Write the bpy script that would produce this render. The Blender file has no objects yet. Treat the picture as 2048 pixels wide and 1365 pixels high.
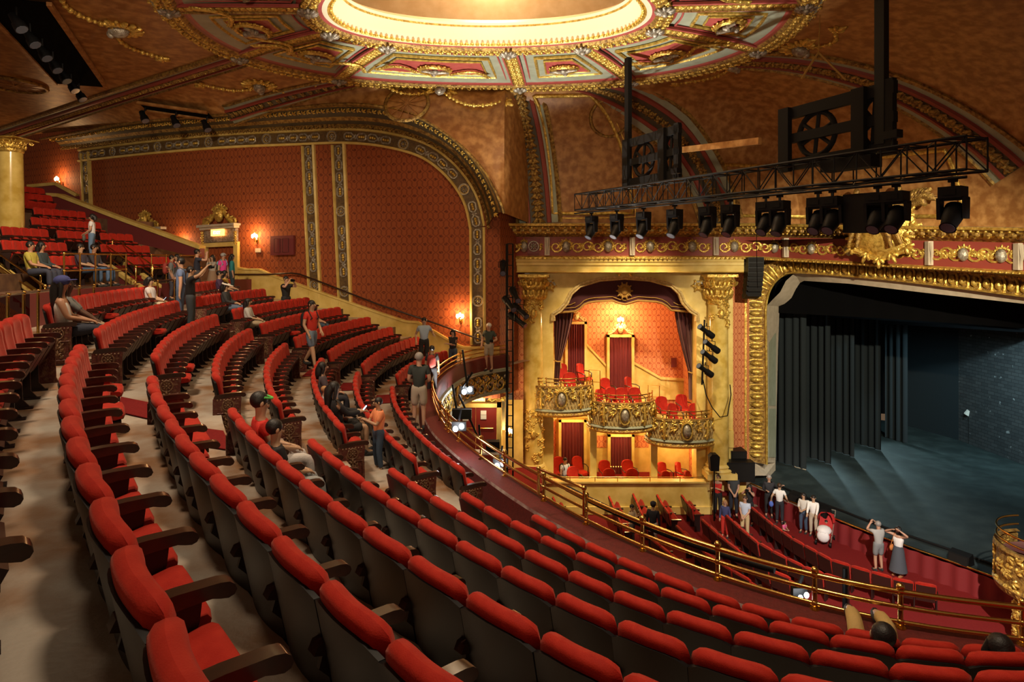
import bpy, bmesh, math, random
from mathutils import Vector, Matrix
random.seed(7)
SC = bpy.context.scene
COL = SC.collection
PI = math.pi
V = Vector

# ------------------------------------------------------------------ camera (eye is the origin, +Y into the house)
FPX, HY = 1300.0, 521.4
cd = bpy.data.cameras.new('camera'); cam = bpy.data.objects.new('camera', cd); COL.objects.link(cam)
cd.sensor_width = 36; cd.lens = 36*FPX/2048; cd.shift_y = -(682.5-HY)/2048
cd.clip_start = .05; cd.clip_end = 200
cam.location = (0, 0, 0); cam.rotation_euler = (PI/2, 0, 0)
SC.camera = cam
SC.view_settings.view_transform = 'Standard'; SC.view_settings.look = 'None'
SC.view_settings.gamma = 1; SC.view_settings.exposure = 0.0
SC.view_settings.use_curve_mapping = False
# ------------------------------------------------------------------ ambient and the unseen lamps
W = bpy.data.worlds.new('world'); SC.world = W; W.use_nodes = True
W.node_tree.nodes['Background'].inputs[0].default_value = (1, .62, .36, 1)
W.node_tree.nodes['Background'].inputs[1].default_value = .12
WARM = (1, .77, .53); HOT = (1, .78, .52); COOL = (.60, .93, 1)

def lamp(name, loc, watt, color=WARM, radius=.15, kind='POINT', to=None, size=1.0, angle=60, blend=.6):
    l = bpy.data.lights.new(name, kind); l.energy = watt; l.color = color
    if kind == 'AREA': l.shape = 'DISK'; l.size = size
    else: l.shadow_soft_size = radius
    if kind == 'SPOT': l.spot_size = math.radians(angle); l.spot_blend = blend
    o = bpy.data.objects.new(name, l); COL.objects.link(o); o.location = loc
    if to is not None: o.rotation_euler = (V(to)-V(loc)).to_track_quat('-Z', 'Y').to_euler()
    return o
# unseen fills added for dome, ring and ceiling; downlights stand for the house lights
lamp('dome_fill', (-.6, 15.5, 8.3), 420, HOT, .6)
lamp('dome_fill', (-.6, 19.0, 7.9), 160, HOT, .3)
lamp('ring_fill', (-.6, 17.3, -8.0), 13000, (1, .93, .80), .15, 'SPOT', (-.7, 17.2, 6.6), angle=66, blend=.5)  # added in the open void, out of sight, to brighten the dome ring
lamp('house_fill', (-1.5, -2.0, 1.2), 2800, (1, .76, .48), .4, 'SPOT', (-.8, 19.5, 5.7), angle=70, blend=.9)
lamp('unseen_downlight', (-6, 8, 8.5), 3600, WARM, .7, 'SPOT', (-4.5, 11, -2), angle=100, blend=1)
lamp('unseen_downlight', (1, 4, 8.5), 2600, WARM, .7, 'SPOT', (2, 6, -3), angle=90, blend=1)
lamp('unseen_downlight', (-8.5, 11.5, 5.8), 3600, WARM, .3, 'SPOT', (-12.5, 21, -.5), angle=84, blend=.8)  # extra one, added to brighten the upper left seats
# unseen lamps added to brighten the stage, the pit and the gilded stage frame
lamp('stage_fill', (16.5, 27.5, .4), 800, COOL, .3, 'SPOT', (17.5, 30, -9.6), angle=110, blend=1)
lamp('stage_fill', (20.5, 26.5, -.4), 2200, COOL, .3, 'SPOT', (24, 31, -7), angle=110, blend=1)
lamp('stage_fill', (20.5, 24.3, -2.6), 2600, COOL, .1, 'SPOT', (24.2, 31, -5.5), angle=85, blend=.8)
lamp('pit_fill', (6.5, 5, 3.2), 20000, (1, .88, .76), .10, 'SPOT', (12.0, 22.0, -10.5), angle=32, blend=.7)
lamp('frame_fill', (9.5, 4, 3.4), 22000, (1, .86, .60), .15, 'SPOT', (13.2, 26.5, -3.0), angle=36, blend=.8)

# ------------------------------------------------------------------ helpers
def at(x, y, Y): return V(((x-1024)/FPX*Y, Y, (HY-y)/FPX*Y))
def on(x, y, z): return at(x, y, -FPX*z/(y-HY))
def lerp(a, b, t): return a+(b-a)*t
def catmull(P, t):
    n = len(P)-1; t = max(0, min(n-1e-6, t)); i = int(t); f = t-i
    p = [P[max(0, min(n, i+j))] for j in (-1, 0, 1, 2)]
    return tuple(.5*((2*b)+(c-a)*f+(2*a-5*b+4*c-d)*f*f+(3*b-a-3*c+d)*f**3) for a, b, c, d in zip(*p))
def spline(P, n):
    P = [tuple(p) for p in P]
    return [V(catmull(P, (len(P)-1)*i/(n-1))) for i in range(n)]
def resample(P, step, closed=False):
    P = [V(p) for p in P]
    if closed: P = P+[P[0]]
    L = [0]
    for a, b in zip(P, P[1:]): L.append(L[-1]+(b-a).length)
    n = max(2, int(round(L[-1]/step))+1); out = []; j = 0
    for i in range(n):
        s = L[-1]*i/(n-1)
        while j < len(L)-2 and L[j+1] < s: j += 1
        out.append(P[j].lerp(P[j+1], (s-L[j])/max(1e-9, L[j+1]-L[j])))
    return out[:-1] if closed else out

class MB:
    def __init__(s): s.v = []; s.f = []; s.m = []; s.uv = []
    def add(s, pts): i = len(s.v); s.v += [tuple(p) for p in pts]; return i
    def face(s, idx, m=0, uv=None): s.f.append(tuple(idx)); s.m.append(m); s.uv.append(uv)
    def poly(s, pts, m=0, uv=None): i = s.add(pts); s.face(range(i, i+len(pts)), m, uv)
    def grid(s, G, m=0, cu=False, cv=False, uv=None, mf=None):
        nu, nv = len(G), len(G[0]); b = s.add([p for r in G for p in r])
        for i in range(nu-(0 if cu else 1)):
            for j in range(nv-(0 if cv else 1)):
                i2, j2 = (i+1) % nu, (j+1) % nv
                u = None
                if uv: u = [uv[i][j], uv[i2 if not cu else i+1][j], uv[i2 if not cu else i+1][j2 if not cv else j+1], uv[i][j2 if not cv else j+1]]
                s.face((b+i*nv+j, b+i2*nv+j, b+i2*nv+j2, b+i*nv+j2), mf(i, j) if mf else m, u)
    def box(s, c, size, m=0, R=None, uvs=False):
        c = V(c); h = V(size)/2; P = []
        for sx, sy, sz in ((-1,-1,-1),(1,-1,-1),(1,1,-1),(-1,1,-1),(-1,-1,1),(1,-1,1),(1,1,1),(-1,1,1)):
            p = V((sx*h.x, sy*h.y, sz*h.z)); P.append(c+(R @ p if R else p))
        i = s.add(P)
        for q in ((0,3,2,1),(4,5,6,7),(0,1,5,4),(1,2,6,5),(2,3,7,6),(3,0,4,7)): s.face([i+k for k in q], m)
    def bar(s, a, b, w, h, m=0, up=(0,0,1)):
        a, b = V(a), V(b); d = b-a; L = d.length
        if L < 1e-6: return
        y = d/L; x = y.cross(V(up));
        if x.length < 1e-4: x = y.cross(V((1,0,0)))
        x.normalize(); z = x.cross(y)
        s.box((a+b)/2, (w, L, h), m, Matrix((x, y, z)).transposed())
    def tube(s, P, r, n=8, m=0, closed=False, caps=True):
        P = [V(p) for p in P]; N = len(P); rs = r if isinstance(r, (list, tuple)) else [r]*N; G = []; u = None
        for i in range(N):
            a = P[(i-1) % N] if (closed or i > 0) else P[i]; b = P[(i+1) % N] if (closed or i < N-1) else P[i]
            t = (b-a)
            t = t.normalized() if t.length > 1e-9 else V((0,0,1))
            if u is None: u = t.cross(V((0,0,1)));  u = u if u.length > 1e-3 else t.cross(V((1,0,0)))
            u = u-t*u.dot(t)
            u = u.normalized() if u.length > 1e-6 else t.orthogonal().normalized()
            w = t.cross(u); G.append([P[i]+(u*math.cos(2*PI*k/n)+w*math.sin(2*PI*k/n))*rs[i] for k in range(n)])
        b = len(s.v); s.grid(G, m, cu=closed, cv=True)
        if caps and not closed: s.face([b+k for k in range(n)], m); s.face([b+(N-1)*n+k for k in reversed(range(n))], m)
    def ball(s, c, r, n=8, k=5, m=0, R=None):
        c = V(c); r = r if isinstance(r, (list, tuple, Vector)) else (r, r, r); G = []
        for i in range(k+1):
            a = PI*i/k
            row = []
            for j in range(n):
                p = V((r[0]*math.sin(a)*math.cos(2*PI*j/n), r[1]*math.sin(a)*math.sin(2*PI*j/n), r[2]*math.cos(a)))
                row.append(c+(R @ p if R else p))
            G.append(row)
        s.grid(G, m, cv=True)
    def lathe(s, prof, c=(0,0,0), n=16, m=0, a0=0, a1=2*PI, mf=None, R=None):
        c = V(c); full = abs(a1-a0-2*PI) < 1e-6; N = n if full else n+1; G = []; U = []
        for r, z in prof:
            row = []
            for j in range(N):
                a = a0+(a1-a0)*j/n; p = V((r*math.cos(a), r*math.sin(a), z)); row.append(c+(R @ p if R else p))
            G.append(row)
        s.grid(G, m, cv=full, mf=mf)
    def sweep(s, P, prof, nrm, m=0, closed=False, mf=None, caps=False, sc=None):
        """profile (a,b): a along side, b along the normal nrm(i)"""
        P = [V(p) for p in P]; N = len(P); G = []; L = 0; UV = []
        vl = [0]
        for p, q in zip(prof, prof[1:]): vl.append(vl[-1]+math.hypot(q[0]-p[0], q[1]-p[1]))
        for i in range(N):
            a = P[(i-1) % N] if (closed or i > 0) else P[i]; b = P[(i+1) % N] if (closed or i < N-1) else P[i]
            t = (b-a).normalized(); nn = V(nrm(i) if callable(nrm) else nrm); nn = (nn-t*nn.dot(t)).normalized(); sd = t.cross(nn)
            if i: L += (P[i]-P[i-1]).length
            k_ = sc(i) if sc else 1; G.append([P[i]+sd*p[0]*k_+nn*p[1]*k_ for p in prof]); UV.append([(L, v_) for v_ in vl])
        if closed: UV.append([(L+(P[0]-P[-1]).length, v_) for v_ in vl])
        s.grid(G, m, cu=closed, uv=UV, mf=mf)
        if caps and not closed:
            s.poly(G[0], m); s.poly(list(reversed(G[-1])), m)
    def prism(s, poly, d, m=0):
        """poly: 3D outline, d: extrusion vector"""
        d = V(d); P = [V(p) for p in poly]; n = len(P); i = s.add(P+[p+d for p in P])
        s.face(range(i, i+n), m); s.face([i+n+k for k in reversed(range(n))], m)
        for k in range(n): s.face((i+k, i+n+k, i+n+(k+1) % n, i+(k+1) % n), m)
    def build(s, name, mats, parent=None, smooth=None, loc=None):
        me = bpy.data.meshes.new(name); me.from_pydata(s.v, [], s.f)
        for mt in (mats if isinstance(mats, (list, tuple)) else [mats]): me.materials.append(mt)
        me.polygons.foreach_set('material_index', s.m)
        if any(u is not None for u in s.uv):
            ul = me.uv_layers.new(name='UVMap'); k = 0
            for p, u in zip(me.polygons, s.uv):
                for q in range(p.loop_total):
                    if u is not None: ul.data[p.loop_start+q].uv = u[q]
        if smooth is not None:
            me.shade_smooth()
            me.set_sharp_from_angle(angle=math.radians(smooth))
        me.update()
        o = bpy.data.objects.new(name, me); COL.objects.link(o)
        if parent: o.parent = parent
        if loc is not None: o.location = loc
        return o

def tag(o, label, cat, group=None, kind=None):
    if label: o['label'] = label
    if cat: o['category'] = cat
    if group: o['group'] = group
    if kind: o['kind'] = kind
    return o
def struct(o): o['kind'] = 'structure'; return o
def thing(name, label, cat, loc=(0,0,0), rz=0, group=None, R=None):
    o = bpy.data.objects.new(name, None); COL.objects.link(o); o.location = loc
    if R is not None: o.rotation_euler = R.to_euler()
    else: o.rotation_euler = (0, 0, rz)
    o.empty_display_size = .1
    return tag(o, label, cat, group)
def dup(root, loc=None, rz=None, label=None, group=None, scale=None, R=None):
    def cp(o, par):
        c = o.copy(); COL.objects.link(c); c.parent = par
        for ch in o.children: cp(ch, c)
        return c
    r = cp(root, None)
    if loc is not None: r.location = loc
    if rz is not None: r.rotation_euler = (0, 0, rz)
    if R is not None: r.rotation_euler = R.to_euler()
    if scale: r.scale = scale
    if label: r['label'] = label
    if group: r['group'] = group
    return r

# ------------------------------------------------------------------ materials
def mat(name, base, rough=.5, metal=0, col2=None, nscale=5, nlo=.35, nhi=.65, bump=None, bscale=20, emit=None, estr=1, sheen=0, coat=0, spec=.5, detail=6, aniso=(1,1,1)):
    m = bpy.data.materials.new(name); m.use_nodes = True; nt = m.node_tree; N = nt.nodes; L = nt.links
    b = N['Principled BSDF']; b.inputs['Base Color'].default_value = (*base, 1); b.inputs['Roughness'].default_value = rough
    b.inputs['Metallic'].default_value = metal; b.inputs['Specular IOR Level'].default_value = spec
    if sheen: b.inputs['Sheen Weight'].default_value = sheen; b.inputs['Sheen Tint'].default_value = (1, .5, .4, 1); b.inputs['Sheen Roughness'].default_value = .4
    if coat: b.inputs['Coat Weight'].default_value = coat; b.inputs['Coat Roughness'].default_value = .15
    if emit: b.inputs['Emission Color'].default_value = (*emit, 1); b.inputs['Emission Strength'].default_value = estr
    tc = N.new('ShaderNodeTexCoord'); mp = N.new('ShaderNodeMapping'); mp.inputs['Scale'].default_value = aniso
    L.new(tc.outputs['Object'], mp.inputs[0])
    if col2:
        n = N.new('ShaderNodeTexNoise'); n.inputs['Scale'].default_value = nscale; n.inputs['Detail'].default_value = detail
        L.new(mp.outputs[0], n.inputs['Vector'])
        r = N.new('ShaderNodeValToRGB'); r.color_ramp.elements[0].position = nlo; r.color_ramp.elements[1].position = nhi
        r.color_ramp.elements[0].color = (*base, 1); r.color_ramp.elements[1].color = (*col2, 1)
        L.new(n.outputs['Fac'], r.inputs[0]); L.new(r.outputs[0], b.inputs['Base Color'])
    if bump:
        n = N.new('ShaderNodeTexNoise'); n.inputs['Scale'].default_value = bscale; n.inputs['Detail'].default_value = 4
        L.new(mp.outputs[0], n.inputs['Vector'])
        bp = N.new('ShaderNodeBump'); bp.inputs['Strength'].default_value = bump; bp.inputs['Distance'].default_value = .05
        L.new(n.outputs['Fac'], bp.inputs['Height']); L.new(bp.outputs[0], b.inputs['Normal'])
    return m

def mat_paper(name, light, dark, pu=.34, pv=.5):
    """ogee damask wallpaper laid out in metres on the wall's own UVs"""
    m = mat(name, light, .75); nt = m.node_tree; N = nt.nodes; L = nt.links; b = N['Principled BSDF']
    uv = N.new('ShaderNodeUVMap'); sp = N.new('ShaderNodeSeparateXYZ'); L.new(uv.outputs[0], sp.inputs[0])
    def M(op, a, c=None, d=None):
        n = N.new('ShaderNodeMath'); n.operation = op
        for i, q in enumerate((a, c, d)):
            if q is None: continue
            if isinstance(q, (int, float)): n.inputs[i].default_value = q
            else: L.new(q, n.inputs[i])
        return n.outputs[0]
    U = M('DIVIDE', sp.outputs[0], pu); Vv = M('DIVIDE', sp.outputs[1], pv)
    s4 = M('SINE', M('MULTIPLY', Vv, 4*PI)); U2 = M('ADD', U, 0)
    a = M('ABSOLUTE', M('SINE', M('ADD', M('MULTIPLY', M('ADD', U2, Vv), PI), M('MULTIPLY', s4, .35))))
    c = M('ABSOLUTE', M('SINE', M('ADD', M('MULTIPLY', M('SUBTRACT', U2, Vv), PI), M('MULTIPLY', s4, -.35))))
    mn = M('MINIMUM', a, c); pr = M('MULTIPLY', a, c)
    edge = M('LESS_THAN', mn, .22)
    nz = N.new('ShaderNodeTexNoise'); nz.inputs['Scale'].default_value = 26; nz.inputs['Detail'].default_value = 3; L.new(uv.outputs[0], nz.inputs['Vector'])
    med = M('MULTIPLY', M('GREATER_THAN', pr, .62), M('GREATER_THAN', M('ADD', nz.outputs['Fac'], M('MULTIPLY', pr, .15)), .6))
    f = M('MAXIMUM', M('MULTIPLY', edge, .55), med)
    mx = N.new('ShaderNodeMix'); mx.data_type = 'RGBA'; mx.inputs[6].default_value = (*light, 1); mx.inputs[7].default_value = (*dark, 1)
    L.new(f, mx.inputs[0]); L.new(mx.outputs[2], b.inputs['Base Color'])
    return m

M_ = {}
M_['velvet'] = mat('red_velvet', (.40, .017, .009), .75, col2=(.47, .026, .013), nscale=14, sheen=.2, bump=.12, bscale=160, spec=.2)
M_['shell'] = mat('grey_backboard', (.013, .013, .013), .42, col2=(.021, .0205, .020), nscale=4, spec=.35)
M_['pan'] = mat('seat_pan', (.035, .012, .009), .4, spec=.5)
M_['wood'] = mat('dark_armrest_wood', (.022, .009, .006), .3, col2=(.038, .014, .008), nscale=20, coat=.4)
M_['iron'] = mat('cast_iron', (.022, .010, .009), .45, spec=.5)
M_['endp'] = mat('painted_end_casting', (.10, .018, .012), .4, col2=(.20, .10, .05), nscale=16, nlo=.5, nhi=.7, bump=.5, bscale=30)
M_['cream_relief'] = mat('cream_casting', (.20, .11, .055), .5, bump=.4, bscale=40)
def floor_mat():
    m = mat('worn_painted_floor', (.30, .155, .075), .42, col2=(.50, .44, .37), nscale=1.3, nlo=.38, nhi=.62, bump=.1, bscale=30, spec=.45)
    return m
M_['floor'] = floor_mat()
M_['riser'] = mat('step_riser', (.16, .085, .045), .6, col2=(.10, .05, .03), nscale=5)
M_['carpet'] = mat('maroon_carpet', (.16, .012, .014), .9, col2=(.20, .018, .016), nscale=40, spec=.1)
M_['parapet'] = mat('red_parapet_cloth', (.095, .007, .006), .7, col2=(.13, .010, .008), nscale=18, bump=.2, bscale=50)
M_['seam'] = mat('grey_edge_seam', (.38, .30, .27), .6, col2=(.15, .05, .05), nscale=6)
M_['brass'] = mat('polished_brass', (.78, .50, .14), .22, 1, bump=.05, bscale=20)
M_['gold'] = mat('gilded_plaster', (.90, .66, .16), .32, .6, col2=(.50, .29, .05), nscale=9, bump=.5, bscale=18)
M_['darkgold'] = mat('aged_gilding', (.52, .33, .08), .40, .5, col2=(.17, .085, .025), nscale=9, bump=.6, bscale=22)
M_['silver'] = mat('silvered_plaster', (.50, .47, .40), .4, .5, col2=(.25, .20, .14), nscale=12, bump=.4, bscale=25)
M_['cream'] = mat('yellow_cream_paint', (.78, .60, .20), .45, col2=(.62, .44, .11), nscale=2.2, spec=.4)
M_['marble'] = mat('yellow_marble', (.76, .57, .17), .18, col2=(.55, .37, .07), nscale=2.6, coat=.5)
M_['plinth'] = mat('pale_stone', (.55, .47, .36), .6, col2=(.45, .38, .28), nscale=4)
M_['grey'] = mat('grey_green_paint', (.34, .37, .28), .5, col2=(.28, .30, .22), nscale=3)
M_['greydark'] = mat('dark_olive_paint', (.075, .055, .026), .5, col2=(.05, .038, .02), nscale=3)
M_['band'] = mat('brown_gold_ground', (.16, .10, .035), .5, col2=(.09, .05, .02), nscale=12)
M_['rose'] = mat('rose_paint', (.42, .085, .075), .5, col2=(.34, .06, .055), nscale=4)
M_['rosedark'] = mat('dull_red_paint', (.26, .045, .03), .5)
M_['ceil'] = mat('marbled_ceiling_paint', (.30, .125, .034), .42, col2=(.52, .27, .09), nscale=3.6, nlo=.40, nhi=.66, detail=9, spec=.4)
M_['dome'] = mat('dome_paint', (.62, .40, .20), .6, col2=(.70, .48, .26), nscale=3)
M_['white'] = mat('cream_cove', (.80, .70, .50), .5)
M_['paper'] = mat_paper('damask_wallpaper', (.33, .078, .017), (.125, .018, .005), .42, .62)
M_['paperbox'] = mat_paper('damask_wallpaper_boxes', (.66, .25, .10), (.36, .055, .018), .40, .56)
M_['maroon'] = mat('maroon_stair_wall', (.17, .030, .030), .55)
M_['drape'] = mat('maroon_drape', (.055, .006, .010), .8, sheen=.3)
M_['curtain'] = mat('red_door_curtain', (.13, .010, .014), .75, sheen=.3)
M_['trim'] = mat('gold_fringe', (.45, .26, .06), .5, .4, bump=.5, bscale=60)
M_['black'] = mat('black_metal', (.006, .006, .0065), .5, spec=.25)
M_['void'] = mat('blackout_cloth', (.003, .003, .0035), .95, spec=.05)
M_['blacksoft'] = mat('black_timber_and_shade', (.009, .008, .0075), .7, spec=.2)
M_['serge'] = mat('black_serge', (.018, .024, .028), .85, spec=.15)
M_['stage'] = mat('stage_floor_paint', (.014, .022, .022), .6, col2=(.032, .046, .045), nscale=1.6, nlo=.42, nhi=.75, bump=.05, bscale=4)
M_['lens'] = mat('lamp_lens', (.10, .12, .16), .08, 0, coat=1)
M_['door'] = mat('red_door_paint', (.26, .025, .018), .4)
M_['sign'] = mat('lit_exit_sign', (1, .35, .08), .5, emit=(1, .36, .07), estr=5)
M_['signtext'] = mat('lit_sign_letters', (1, .8, .3), .5, emit=(1, .78, .30), estr=7)
M_['bulb'] = mat('frosted_bulb', (1, .8, .5), .5, emit=(1, .66, .32), estr=42)
M_['whitelamp'] = mat('white_worklight', (1, 1, 1), .5, emit=(.92, .96, 1), estr=22)
M_['paperwhite'] = mat('white_notice', (.75, .72, .66), .7)
M_['screen'] = mat('lit_phone_screen', (.7, .8, 1), .3, emit=(.7, .82, 1), estr=3)
M_['skirt'] = mat('red_pleated_skirting', (.20, .012, .014), .75)
M_['box_gold_light'] = mat('pale_gilded_lattice', (.70, .56, .26), .45, .3, col2=(.48, .33, .12), nscale=10, bump=.4, bscale=30)
M_['aisle_light'] = mat('amber_step_light', (1, .6, .1), .5, emit=(1, .55, .08), estr=3)
def brick():
    m = mat('dark_painted_brick', (.05, .055, .058), .7); nt = m.node_tree; N = nt.nodes; L = nt.links
    uv = N.new('ShaderNodeUVMap'); b = N.new('ShaderNodeTexBrick'); b.inputs['Scale'].default_value = 1
    b.inputs['Brick Width'].default_value = .42; b.inputs['Row Height'].default_value = .17; b.inputs['Mortar Size'].default_value = .012
    b.inputs['Color1'].default_value = (.065, .068, .070, 1); b.inputs['Color2'].default_value = (.040, .043, .046, 1); b.inputs['Mortar'].default_value = (.02, .02, .022, 1)
    L.new(uv.outputs[0], b.inputs['Vector'])
    n = N.new('ShaderNodeTexNoise'); n.inputs['Scale'].default_value = 2.5; n.inputs['Detail'].default_value = 8; L.new(uv.outputs[0], n.inputs['Vector'])
    r = N.new('ShaderNodeValToRGB'); r.color_ramp.elements[0].position = .66; r.color_ramp.elements[1].position = .70
    L.new(n.outputs['Fac'], r.inputs[0]); mx = N.new('ShaderNodeMix'); mx.data_type = 'RGBA'; mx.inputs[7].default_value = (.30, .31, .31, 1)
    L.new(r.outputs[0], mx.inputs[0]); L.new(b.outputs[0], mx.inputs[6]); L.new(mx.outputs[2], N['Principled BSDF'].inputs['Base Color'])
    return m
M_['brick'] = brick()
_cm = {}
def cmat(c, rough=.8):
    k = tuple(round(x, 3) for x in c)+(rough,)
    if k not in _cm: _cm[k] = mat('cloth_%s' % '_'.join(str(int(x*255)) for x in c), c, rough, bump=.15, bscale=60)
    return _cm[k]

# motif helpers (gilded ornament made of real relief)
def leaf(mb, p, t, n, size, m=0):
    """one acanthus lobe: three squashed lumps fanned about direction t on a surface with normal n"""
    t = t.normalized(); n = n.normalized(); s = t.cross(n)
    for a, l in ((0, 1), (.75, .72), (-.75, .72)):
        d = t*math.cos(a)+s*math.sin(a); R = Matrix((d.cross(n), d, n)).transposed()
        mb.ball(p+d*size*.42*l, (size*.16, size*.44*l, size*.16), 6, 4, m, R)
def leafrun(mb, P, nrm, step, size, m=0, alt=True, closed=False):
    Q = resample(P, step, closed)
    for i, p in enumerate(Q):
        a = Q[max(0, i-1)]; b = Q[min(len(Q)-1, i+1)]; t = (b-a).normalized(); n = V(nrm(p) if callable(nrm) else nrm).normalized()
        s = t.cross(n); d = t+(s*(.7 if i % 2 else -.7) if alt else V((0,0,0)))
        leaf(mb, p-d.normalized()*size*.35, d, n, size, m)
def beadrun(mb, P, step, r, m=0, closed=False):
    for p in resample(P, step, closed): mb.ball(p, r, 6, 4, m)
def scroll(mb, c, ax, ay, n, r, m=0, turns=1.3, thick=.16, flip=1):
    P = []; R = []
    for i in range(15):
        q = i/14; a = q*turns*2*PI; rr = r*(1-q*.8); P.append(c+ax*math.cos(a)*rr+ay*math.sin(a)*rr*flip+n*r*.1*q); R.append(r*thick*(1-.5*q))
    mb.tube(P, R, 5, m)
def rosette(mb, c, ax, ay, n, r, m=0, m2=None):
    R = Matrix((ax, ay, n)).transposed()
    P = [c+(ax*math.cos(2*PI*i/16)+ay*math.sin(2*PI*i/16))*r for i in range(16)]
    mb.tube(P, r*.12, 5, m, closed=True)
    for i in range(8):
        a = 2*PI*i/8; d = ax*math.cos(a)+ay*math.sin(a); mb.ball(c+d*r*.5, (r*.15, r*.32, r*.12), 6, 4, m2 if m2 is not None else m, Matrix((d.cross(n), d, n)).transposed())
    mb.ball(c+n*r*.08, r*.2, 8, 4, m, R)
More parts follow.
